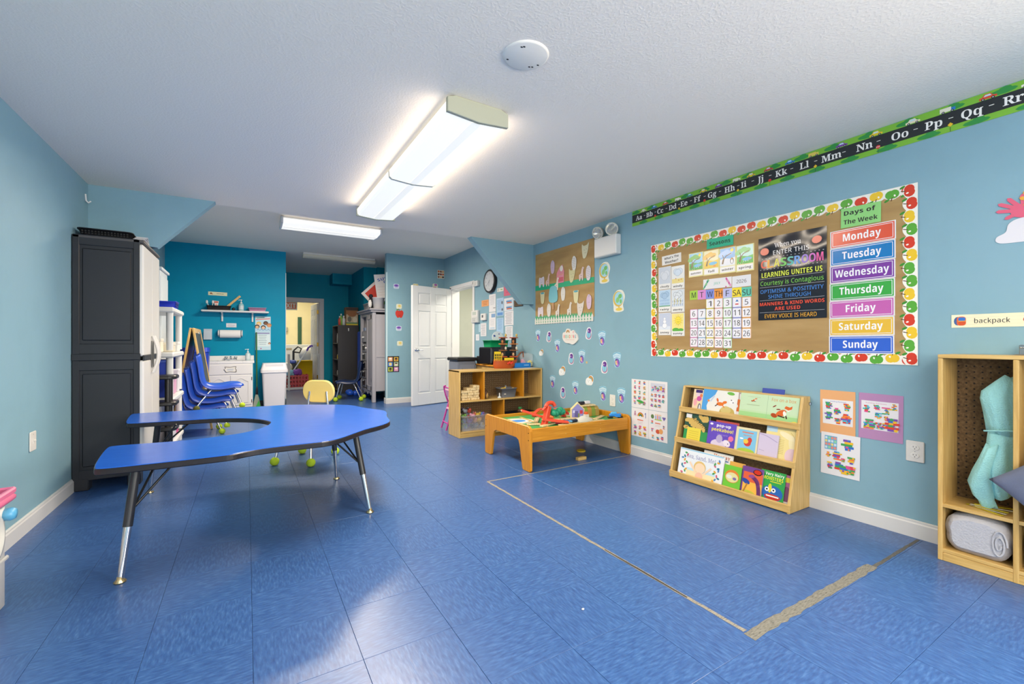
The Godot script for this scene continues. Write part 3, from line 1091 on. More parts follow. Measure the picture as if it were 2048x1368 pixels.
func weather_cards(bd: Callable) -> void:
	var names := ["cloudy", "windy", "rainy", "stormy", "snowy", "sunny"]
	for k in 6:
		var cx := -2.612 if k % 2 == 0 else -2.475
		var cy: float = [1.63, 1.43, 1.228][k / 2] - (0.01 if k % 2 else 0.0)
		var c := card("weather_card", "white weather card picturing a %s day, lettered %s" % [names[k], names[k]], "picture card", bd.call(cx, cy, 0.0032), 0.135, 0.197, hexc("e4e4e2"), "weather cards on the board", M.card_gloss if M.has("card_gloss") else null)
		var a := Art.new(self, 0.0014)
		var sky: Color = [hexc("c6cfdc"), hexc("dfe3e4"), hexc("b9d3ea"), hexc("d8e0e8"), hexc("c4cde0"), hexc("efe08a")][k]
		a.rect(0, 0.022, 0.118, 0.142, sky)
		match k:
			0:
				for p in [[-0.02, 0.03, 0.03], [0.02, 0.035, 0.032], [0.0, 0.015, 0.035]]:
					a.ell(p[0], p[1], p[2] + 0.002, p[2] + 0.001, hexc("8a96a8")).ell(p[0], p[1], p[2], p[2], hexc("d4dae4"))
			1:
				a.rect(0, -0.03, 0.118, 0.038, hexc("e4d48c"))
				for p in [[-0.018, 0.05, 0.026], [0.02, 0.05, 0.028], [0.0, 0.04, 0.03]]:
					a.ell(p[0], p[1], p[2] + 0.002, p[2], hexc("7c8ca4")).ell(p[0], p[1], p[2], p[2] - 0.002, hexc("c9d9ea"))
				for p in [[-0.02, -0.01], [0.01, -0.025], [0.035, -0.02]]:
					a.ell(p[0], p[1], 0.006, 0.004, hexc("b5652f"), 0.5)
			2:
				for p in [[-0.02, 0.05, 0.024], [0.02, 0.055, 0.026], [0.0, 0.042, 0.027]]:
					a.ell(p[0], p[1], p[2] + 0.002, p[2], hexc("5c7fa8")).ell(p[0], p[1], p[2], p[2] - 0.002, hexc("a8c4e0"))
				for i in 14:
					a.line([Vector2(-0.045 + (i % 7) * 0.015, 0.012 - 0.028 * (i / 7)), Vector2(-0.048 + (i % 7) * 0.015, -0.003 - 0.028 * (i / 7))], 0.0025, hexc("3f78c0"))
				a.rect(0, -0.045, 0.118, 0.008, hexc("6aa882"))
			3:
				for p in [[-0.022, 0.055, 0.022], [0.02, 0.06, 0.026], [0.0, 0.045, 0.026], [-0.01, 0.03, 0.02]]:
					a.ell(p[0], p[1], p[2] + 0.002, p[2], hexc("4a5666")).ell(p[0], p[1], p[2], p[2] - 0.002, hexc("dfe6ec"))
				for i in 3:
					var x := -0.03 + i * 0.03
					a.line([Vector2(x, 0.02), Vector2(x - 0.008, -0.002), Vector2(x + 0.004, 0.0), Vector2(x - 0.008, -0.03)], 0.004, hexc("d8c832"))
				for i in 12:
					a.line([Vector2(-0.05 + (i % 6) * 0.02, 0.005 - 0.03 * (i / 6)), Vector2(-0.055 + (i % 6) * 0.02, -0.012 - 0.03 * (i / 6))], 0.003, hexc("3a70b8"))
			4:
				a.rect(0, -0.035, 0.118, 0.028, hexc("dfe6f0"))
				a.ell(0.0, -0.015, 0.026, 0.024, hexc("9aa4bc")).ell(0, -0.015, 0.024, 0.022, hexc("f2f4f8"))
				a.ell(0.0, 0.02, 0.019, 0.017, hexc("9aa4bc")).ell(0, 0.02, 0.017, 0.015, hexc("f2f4f8"))
				a.ell(0.0, 0.045, 0.013, 0.012, hexc("9aa4bc")).ell(0, 0.045, 0.011, 0.011, hexc("f2f4f8"))
				for i in 16:
					a.ell(-0.05 + 0.1 * fmod(i * 0.37, 1.0), -0.02 + 0.1 * fmod(i * 0.61, 1.0), 0.0018, 0.0018, Color.WHITE, 0, 6)
			5:
				for i in 12:
					a.line([Vector2(0.004, 0.035) + Vector2(0.034, 0).rotated(TAU * i / 12), Vector2(0.004, 0.035) + Vector2(0.046, 0).rotated(TAU * i / 12)], 0.004, hexc("e8c83a"))
				a.ell(0.004, 0.035, 0.031, 0.033, hexc("c9a92c"), 0, 18).ell(0.004, 0.035, 0.029, 0.031, hexc("f4de52"), 0, 18)
				a.ell(-0.006, 0.042, 0.002, 0.003, hexc("6a5a20")).ell(0.014, 0.042, 0.002, 0.003, hexc("6a5a20"))
				a.line([Vector2(-0.008, 0.026), Vector2(0.004, 0.02), Vector2(0.016, 0.026)], 0.002, hexc("6a5a20"))
				a.ell(-0.02, -0.045, 0.036, 0.018, hexc("63b04c")).ell(0.03, -0.046, 0.028, 0.014, hexc("63b04c"))
		a.frame(0, 0, 0.133, 0.195, 0.0012, hexc("b4b8c0"))
		a.rect(0, -0.074, 0.118, 0.036, hexc("ecebe8"))
		a.text(names[k], 0, -0.074, 0.0175, hexc("24282f"), "bold", 0.095)
		a.put(c, M.gloss)


func season_cards(bd: Callable) -> void:
	var names := ["summer", "fall", "winter", "spring"]
	for k in 4:
		var c := card("season_card", "yellow-edged picture card of a tree in %s, lettered %s" % [names[k], names[k]], "picture card", bd.call(-2.299 + 0.1375 * k, 1.7 - 0.004 * k, 0.0032), 0.136, 0.196, hexc("ece3a2"), "season cards on the board")
		var a := Art.new(self, 0.0014)
		var sky: Color = [hexc("8cc6e6"), hexc("e6dcb4"), hexc("7fb0e2"), hexc("b4dcd8")][k]
		var ground: Color = [hexc("48a450"), hexc("e2bc3c"), hexc("dfe2ea"), hexc("4fb046")][k]
		var crown: Color = [hexc("5fae4a"), hexc("e0b24a"), hexc("c8daf0"), hexc("7fc27a")][k]
		a.rect(0, 0.026, 0.122, 0.134, sky)
		a.poly([Vector2(-0.061, -0.041), Vector2(0.061, -0.041), Vector2(0.061, 0.018), Vector2(0.02, 0.01), Vector2(-0.03, 0.02), Vector2(-0.061, 0.012)], ground)
		if k != 2:
			a.ell(0.016, -0.008, 0.036, 0.013, hexc("5ab4de"), 0.05, 16)
		for p in [[-0.035, 0.055], [-0.01, 0.065], [0.018, 0.055], [-0.05, 0.045]]:
			a.ell(p[0], p[1], 0.026, 0.018, crown if k != 2 else hexc("aac8ee"), 0.2)
		a.line([Vector2(-0.036, -0.02), Vector2(-0.03, 0.012), Vector2(-0.012, 0.034), Vector2(0.03, 0.05)], 0.006, hexc("6a4a2c"))
		a.line([Vector2(-0.03, 0.012), Vector2(-0.04, 0.045)], 0.005, hexc("6a4a2c"))
		a.line([Vector2(-0.04, -0.02), Vector2(-0.033, 0.008)], 0.013, hexc("6a4a2c"))
		if k in [0, 2]:
			a.ell(0.036, 0.074, 0.013, 0.013, hexc("f0d23c"))
		if k == 2:
			a.ell(0.036, -0.008, 0.014, 0.024, hexc("30343e")).ell(0.036, -0.012, 0.009, 0.017, hexc("f4f4f4")).ell(0.036, 0.008, 0.006, 0.006, hexc("e89a3a"))
		if k == 3 or k == 0:
			for i in 8:
				a.ell(-0.05 + 0.1 * fmod(i * 0.39, 1.0), -0.036 + 0.012 * (i % 3), 0.003, 0.003, [hexc("f2b8c8"), hexc("f4f4ee"), hexc("e87a6a")][i % 3])
		if k == 1:
			a.ell(0.03, -0.03, 0.014, 0.006, hexc("e08a3a"))
		a.rect(0, -0.068, 0.122, 0.042, hexc("eeeceb"))
		a.text(names[k], 0, -0.068, 0.0175, hexc("24282f"), "bold", 0.095 if k != 1 else 0.055)
		a.put(c, M.gloss)


func calendar(bd: Callable) -> void:
	var black := hexc("22242a")
	var hd := card("calendar_header", "white month strip with pink floral ends above the day cards", "calendar card", spin(bd.call(-2.111, 1.528, 0.0032), -0.8), 0.242, 0.078, hexc("e6e5e8"), "")
	var a := Art.new(self, 0.0014)
	for i in 26:
		var s := -1.0 if i % 2 else 1.0
		a.ell(s * (0.075 + 0.042 * fmod(i * 0.381, 1.0)), -0.034 + 0.068 * fmod(i * 0.617, 1.0), 0.006 + 0.006 * fmod(i * 0.27, 1.0), 0.006, [hexc("cf5aa0"), hexc("7fbf8a"), hexc("e29abf"), hexc("3f9a80")][i % 4], i)
	a.text("JULY", 0.0, 0.0, 0.018, hexc("9fd4c4"), "bold").put(hd, M.gloss)
	var yr := card("calendar_header", "white year card reading 2026 beside the month strip", "calendar card", bd.call(-1.914, 1.521, 0.0032), 0.144, 0.084, hexc("e2e3e8"), "")
	Art.new(self, 0.0014).text("2026", 0, 0, 0.026, black).put(yr, M.ink, "lettering")
	var heads := ["M", "T", "W", "TH", "F", "SA", "SU"]
	var hc := [hexc("a6cf4c"), hexc("d98fcf"), hexc("7f8fdc"), hexc("e8963c"), hexc("b9bce6"), hexc("efd83a"), hexc("5fc4ae")]
	var xs := [-2.319, -2.2455, -2.172, -2.098, -2.024, -1.949, -1.875]
	var w := [0.074, 0.074, 0.074, 0.074, 0.074, 0.0745, 0.074]
	var dayname := ["Monday", "Tuesday", "Wednesday", "Thursday", "Friday", "Saturday", "Sunday"]
	for k in 7:
		var c := card("weekday_letter", "small coloured square lettered %s heading the %s column of the calendar" % [heads[k], dayname[k]], "calendar card", bd.call(xs[k], 1.4535 - 0.003 * k, 0.0032), w[k], 0.075, hc[k], "weekday letters of the calendar")
		Art.new(self, 0.0014).text(heads[k], 0, 0, 0.044, black, "sans", [0.04, 0.034, 0.05, 0.062, 0.028, 0.064, 0.064][k]).put(c, M.ink, "lettering")
	var edge := [hexc("9fc6e6"), hexc("a8d8a0"), hexc("d89acb"), hexc("e8b8b8"), hexc("e8a85a"), hexc("e6d86a"), hexc("8f9fe0")]
	for n in range(1, 32):
		var col := (n + 1) % 7
		var row := (n + 1) / 7
		var lab := "small calendar card reading %s in the %s column" % [spelled(n), dayname[col]]
		if n == 4:
			lab = "small calendar card with a red and blue holiday picture before the 5"
		var c := card("date_card", lab, "calendar card", bd.call(xs[col], 1.377 - 0.0772 * row - 0.002 * col, 0.0032), 0.07, 0.0755, hexc("ebeaf0"), "date cards of the calendar")
		var p := Art.new(self, 0.0014)
		p.frame(0, 0, 0.07, 0.0755, 0.004, edge[(n * 5) % 7])
		if n == 4:
			p.rect(0, -0.014, 0.026, 0.008, hexc("cf3a30")).rect(-0.002, -0.002, 0.02, 0.008, hexc("f4f4f4")).poly([Vector2(-0.012, 0.005), Vector2(0.014, 0.005), Vector2(0.002, 0.022)], hexc("3a7cc0"))
		else:
			p.text(str(n), 0, 0, 0.041, black, "sans", 0.026 if n < 10 else 0.05)
		p.put(c, M.ink)


func rules_poster(bd: Callable) -> void:
	# glossy wrinkled poster
	var W := 0.434
	var H := 0.58
	var o := thing_at("classroom_poster", "glossy black wrinkled poster with coloured lettering about classroom manners", "poster", bd.call(-1.569, 1.514, 0.0034))
	var a := Art.new(self, 0.0022)
	# the sheet has soft folds: a grid of small bumps
	var fold := func(x: float, y: float) -> float:
		var f := 0.0
		for c in [[0.06, 0.0], [-0.11, 0.0]]:
			f += 0.0007 * exp(-pow((y - c[0]) / 0.02, 2.0))
		f += 0.0008 * exp(-pow((x + 0.005) / 0.012, 2.0))
		f += (0.003 * sin(x * 15.0 + y * 21.0 + 0.6) * sin(y * 17.0 - x * 6.0 + 1.0) + 0.0015 * sin(x * 31.0 - y * 26.0)) * smoothstep(-0.12, 0.2, y)
		return f
	var st := mb(true)
	var nx := 36
	var ny := 48
	for i in nx:
		for j in ny:
			var p := []
			for q in [[0, 0], [1, 0], [1, 1], [0, 1]]:
				var x: float = -W / 2 + W * (i + q[0]) / nx
				var y: float = -H / 2 + H * (j + q[1]) / ny
				p.append(Vector3(x, y, 0.004 + fold.call(x, y)))
			quad(st, p[0], p[1], p[2], p[3])
	obj("sheet", st, paint(hexc("20222b"), 0.16), o)
	for l in [[-0.06, "s"], [-0.0, "s"]]:
		pass
	a.z = 0.0
	a.text("When you", -0.02, 0.225, 0.03, hexc("e4e2e6"), "serif", 0.17)
	a.text("ENTER THIS", 0.0, 0.175, 0.03, hexc("dcdce2"), "sans", 0.23)
	var cl := [hexc("e2583e"), hexc("e8a33c"), hexc("d9d24a"), hexc("6cc05a"), hexc("3fb0a8"), hexc("4f8fd8"), hexc("8f6fd0"), hexc("c95fc0"), hexc("e04f9a")]
	var word := "CLASSROOM"
	for i in 9:
		a.text(word[i], -0.178 + i * 0.0445, 0.103, 0.055, cl[i], "bold", 0.04)
	for i in 34:
		a.rect(-0.2 + i * 0.0121, 0.143 if i % 2 else 0.065, 0.007, 0.0025, hexc("e8e6ea"))
	a.ell(-0.172, 0.192, 0.03, 0.026, hexc("d0503a")).ell(0.16, 0.215, 0.03, 0.025, hexc("d8604a"))
	a.text("LEARNING UNITES US", 0.0, 0.026, 0.034, hexc("d6e04a"), "bold", 0.385)
	a.text("Courtesy is Contagious", 0.0, -0.032, 0.03, hexc("7fca58"), "sans", 0.4)
	a.text("OPTIMISM & POSITIVITY", 0.0, -0.09, 0.026, hexc("4f8fe0"), "sans", 0.4)
	a.text("SHINE THROUGH", -0.01, -0.128, 0.026, hexc("4f8fe0"), "sans", 0.27)
	a.text("MANNERS & KIND WORDS", 0.0, -0.178, 0.023, hexc("e2543e"), "bold", 0.41)
	a.text("ARE USED", -0.02, -0.213, 0.023, hexc("e2543e"), "bold", 0.165)
	a.text("EVERY VOICE IS HEARD", -0.005, -0.263, 0.027, hexc("efb23c"), "sans", 0.33)
	for y in [-0.0, -0.06, -0.152, -0.237]:
		a.rect(0, y, 0.41, 0.002, hexc("b9bac0"))
	# lay the lettering on the folds
	var ar := a.st.commit_to_arrays()
	var v: PackedVector3Array = ar[Mesh.ARRAY_VERTEX]
	for i in v.size():
		v[i].z += 0.0046 + fold.call(v[i].x, v[i].y)
	ar[Mesh.ARRAY_VERTEX] = v
	var am := ArrayMesh.new()
	am.add_surface_from_arrays(Mesh.PRIMITIVE_TRIANGLES, ar)
	var mi := MeshInstance3D.new()
	mi.name = "lettering"
	mi.mesh = am
	mi.material_override = M.gloss
	o.add_child(mi, true)


func weekday_cards(bd: Callable) -> void:
	var names := ["Monday", "Tuesday", "Wednesday", "Thursday", "Friday", "Saturday", "Sunday"]
	var cols := [hexc("d9553c"), hexc("1278bd"), hexc("7a3f9e"), hexc("3fa648"), hexc("c263ae"), hexc("e2b73f"), hexc("3663cc")]
	var word := ["red", "bright blue", "purple", "green", "pink", "yellow", "royal blue"]
	for k in 7:
		var c := card("day_card", "%s weekday card reading %s on the brown board" % [word[k], names[k]], "word card", spin(bd.call(-1.1715 - 0.0012 * k, 1.706 - 0.1087 * k, 0.0032), 0.35), 0.326, 0.107, hexc("dfdfe4"), "weekday cards on the board")
		var a := Art.new(self, 0.0014)
		a.rect(0, 0, 0.314, 0.097, cols[k]).frame(0, 0, 0.302, 0.085, 0.003, hexc("e9e9ee"))
		a.text(names[k], 0, 0.003, 0.044, hexc("eeeef2"), "bold", [0.19, 0.195, 0.27, 0.22, 0.15, 0.22, 0.175][k])
		a.put(c, M.gloss)


func animal_board() -> void:
	var t := on_right(-4.077, 1.737)
	var o := thing_at("bulletin_board", "brown paper zoo board with paper animals, green bands and white fence beside the corner", "bulletin board", t)
	var st := mb()
	box(st, Vector3(0, 0.018, 0.0015), Vector3(1.102, 0.83, 0.003))
	obj("backing_paper", st, M.kraft, o)
	var band := mb()
	prism(band, [Vector2(-0.551, -0.022), Vector2(0.551, -0.037), Vector2(0.551, 0.021), Vector2(-0.551, 0.041)], 0.003, 0.0045)
	obj("green_band", band, paint(hexc("1ea678"), 0.6), o)
	var grass := mb()
	var gp := [Vector2(0.52, -0.44), Vector2(-0.55, -0.44)]
	for k in 61:
		gp.append(Vector2(-0.55 + 1.07 * k / 60.0, -0.345 + (0.014 if k % 2 else -0.012) - 0.012 * k / 60.0))
	prism(grass, gp, 0.003, 0.0042)
	obj("paper_grass", grass, paint(hexc("3fa878"), 0.6), o)
	for k in 23:
		var pk := mb()
		var x := -0.545 + 0.0485 * k
		prism(pk, [Vector2(x - 0.016, -0.446), Vector2(x + 0.016, -0.446), Vector2(x + 0.016, -0.388), Vector2(x, -0.362), Vector2(x - 0.016, -0.388)], 0.0048, 0.007)
		obj("fence_picket", pk, paint(hexc("d6d7d2"), 0.6), o)
	for y in [-0.405, -0.435]:
		var rl := mb()
		box(rl, Vector3(-0.01, y, 0.006), Vector3(1.09, 0.012, 0.0016))
		obj("fence_rail", rl, paint(hexc("d6d7d2"), 0.6), o)
	# paper animals and ornaments, each a cut-out of its own
	var elephant := curve([Vector2(-0.055, -0.06), Vector2(-0.06, 0.03), Vector2(-0.045, 0.058), Vector2(-0.015, 0.05), Vector2(0.01, 0.055), Vector2(0.045, 0.06), Vector2(0.055, 0.02), Vector2(0.05, -0.06), Vector2(0.025, -0.06), Vector2(0.018, -0.03), Vector2(-0.015, -0.03), Vector2(-0.025, -0.06)], 3, true)
	var giraffe := curve([Vector2(-0.035, -0.07), Vector2(-0.04, -0.01), Vector2(-0.01, 0.005), Vector2(0.005, 0.05), Vector2(0.02, 0.075), Vector2(0.045, 0.06), Vector2(0.03, 0.04), Vector2(0.03, -0.02), Vector2(0.025, -0.07), Vector2(0.01, -0.07), Vector2(0.0, -0.035), Vector2(-0.02, -0.07)], 3, true)
	var egg := curve([Vector2(0, 0.08), Vector2(0.035, 0.05), Vector2(0.04, 0.0), Vector2(0.025, -0.07), Vector2(-0.02, -0.075), Vector2(-0.04, 0.0), Vector2(-0.03, 0.055)], 4, true)
	var cup := curve([Vector2(-0.04, 0.07), Vector2(0.04, 0.07), Vector2(0.045, 0.05), Vector2(0.028, -0.06), Vector2(-0.026, -0.06), Vector2(-0.045, 0.05)], 3, true)
	var fox := curve([Vector2(-0.055, 0.075), Vector2(-0.025, 0.055), Vector2(0.03, 0.06), Vector2(0.06, 0.08), Vector2(0.045, 0.0), Vector2(0.015, -0.07), Vector2(-0.03, -0.08), Vector2(-0.05, -0.02)], 3, true)
	var house := [Vector2(-0.075, -0.09), Vector2(0.065, -0.09), Vector2(0.07, 0.04), Vector2(0.04, 0.12), Vector2(-0.02, 0.09), Vector2(-0.07, 0.03)]
	var pop := curve([Vector2(-0.075, -0.08), Vector2(-0.08, 0.04), Vector2(-0.045, 0.1), Vector2(0.045, 0.1), Vector2(0.08, 0.04), Vector2(0.075, -0.08)], 4, true)
	var pale := hexc("d9cfd8")
	var list := [
		[-4.486, 1.815, elephant, pale, "pale paper elephant standing on the green band, leftmost"], [-4.353, 1.822, giraffe, hexc("dcb9ac"), "small pinkish paper giraffe next to the upper elephant"],
		[-4.255, 1.966, egg, hexc("cfb6cc"), "lilac paper egg high on the left of the zoo board"], [-4.106, 1.85, house, hexc("d8899a"), "pink paper barn shape on the green band"],
		[-4.177, 1.755, giraffe, hexc("e0d6c8"), "small white paper bird overlapping the green band"], [-3.852, 1.952, egg, hexc("dcdad6"), "white paper feather shape above the yellow fox face"],
		[-3.89, 1.823, fox, hexc("cfcb9c"), "pale yellow paper fox face on the green band"], [-3.727, 1.815, giraffe, hexc("d9c2bd"), "pinkish paper deer on the green band near the right"],
		[-3.611, 1.81, egg, hexc("d5d0d8"), "white striped paper zebra on the green band at right"], [-3.666, 2.058, fox, hexc("d6d3b4"), "yellowish crumpled paper owl in the top right of the zoo board"],
		[-4.467, 1.612, cup, hexc("d4cfa4"), "cream paper cup with blue rim below the green band, left"], [-4.243, 1.633, pop, hexc("74b8c4"), "large turquoise paper popsicle with a stick"],
		[-4.056, 1.628, egg, hexc("d6d5d0"), "white paper mitten right of the turquoise popsicle"], [-3.821, 1.573, cup, hexc("d6d2a6"), "cream paper cup with blue rim, right of the mitten"],
		[-3.602, 1.502, egg, hexc("d0b6ce"), "lilac paper egg low on the right edge"], [-4.508, 1.446, elephant, pale, "pale paper elephant above the white fence, leftmost"],
		[-4.332, 1.456, egg, hexc("d6d3cc"), "cream paper lion above the white fence"], [-4.154, 1.44, giraffe, hexc("d8d2ca"), "small cream paper giraffe above the fence, left of middle"],
		[-3.938, 1.448, giraffe, hexc("d8d4cc"), "taller cream paper giraffe above the fence, right of middle"], [-3.744, 1.437, fox, hexc("d6d0c8"), "cream paper zebra above the fence, rightmost"]]
	for n in list.size():
		var e: Array = list[n]
		var c := thing_at("paper_animal" if e[4].find("cup") < 0 and e[4].find("egg") < 0 else "paper_ornament", e[4], "paper cutout", on_right(e[0], e[1], 0.0078 + 0.0017 * (n % 3)), "paper cutouts on the zoo board")
		cutout(c, e[2], e[3], 0.0012)
		var a := Art.new(self, 0.0014)
		var ink := hexc("6a6068")
		if e[2] == cup:
			a.ell(0, 0.06, 0.038, 0.012, hexc("5aa4b4"))
		elif e[2] == elephant:
			a.ell(-0.03, 0.03, 0.003, 0.004, ink).ell(0.03, 0.03, 0.003, 0.004, ink).line([Vector2(-0.02, 0.0), Vector2(0, -0.008), Vector2(0.02, 0.0)], 0.002, ink)
		elif e[2] == giraffe:
			a.ell(0.025, 0.055, 0.003, 0.003, ink).line([Vector2(-0.02, -0.01), Vector2(0.01, -0.02)], 0.002, ink).ell(-0.005, -0.02, 0.006, 0.005, e[3].darkened(0.25))
		elif e[2] == house:
			a.rect(0.0, -0.05, 0.11, 0.05, hexc("c85a6c")).ell(0.02, 0.075, 0.03, 0.035, hexc("dedad4")).line([Vector2(-0.05, 0.0), Vector2(0.05, 0.01)], 0.006, hexc("d8a06a"))
		elif e[2] == pop:
			a.rect(0.0, 0.0, 0.002, 0.0015, ink)
		elif e[4].find("striped") > 0 or e[4].find("feather") > 0:
			for k in 6:
				a.line([Vector2(-0.03, -0.05 + k * 0.02), Vector2(0.028, -0.04 + k * 0.018)], 0.003, hexc("8f8a8c"))
		elif e[2] == fox:
			a.ell(-0.015, 0.01, 0.004, 0.004, ink).ell(0.02, 0.014, 0.004, 0.004, ink).line([Vector2(-0.01, -0.02), Vector2(0.005, -0.026), Vector2(0.02, -0.018)], 0.002, ink)
		else:
			a.line([Vector2(0.0, 0.05), Vector2(0.008, 0.075)], 0.006, hexc("7aa0a8")).line([Vector2(-0.015, -0.01), Vector2(0.015, -0.008)], 0.0015, ink)
		a.put(c, M.ink)
		if e[2] == pop:
			var sk := mb()
			box(sk, Vector3(0, -0.125, 0.0005), Vector3(0.022, 0.1, 0.001))
			obj("stick", sk, paint(hexc("c89a78"), 0.7), c)


func spelled(n: int) -> String:
	var ones := ["", "one", "two", "three", "four", "five", "six", "seven", "eight", "nine", "ten", "eleven", "twelve", "thirteen", "fourteen", "fifteen", "sixteen", "seventeen", "eighteen", "nineteen"]
	return ones[n] if n < 20 else ("twenty" if n < 30 else "thirty") + ("-" + ones[n % 10] if n % 10 else "")


# ---------------------------------------------------------------- right wall: posters, stickers, papers
func blocky(a: Art, x: float, y: float, s: float, sd: int) -> void:   # a little picture of a figure made of toy bricks
	var r := RandomNumberGenerator.new()
	r.seed = sd
	var cols := [hexc("d8402f"), hexc("2f6fc4"), hexc("e8b92c"), hexc("3f9f58"), hexc("7a4aa8"), hexc("e8813a"), hexc("47b4c8"), hexc("d84f8f")]
	var rows := r.randi_range(4, 6)
	var z0 := a.z
	for k in rows:
		var w := s * r.randf_range(0.35, 1.0)
		a.rect(x + s * r.randf_range(-0.15, 0.15), y - s * 0.5 + s * (k + 0.5) / rows, w, s / rows * 1.04, cols[r.randi() % 8])
		if r.randf() < 0.6:
			a.rect(x + w * r.randf_range(-0.3, 0.3), y - s * 0.5 + s * (k + 0.5) / rows, w * 0.3, s / rows * 0.8, cols[r.randi() % 8])
		if r.randf() < 0.4:
			a.ell(x + w * r.randf_range(-0.5, 0.5), y - s * 0.5 + s * (k + 0.5) / rows, s * 0.13, s * 0.11, cols[r.randi() % 8])


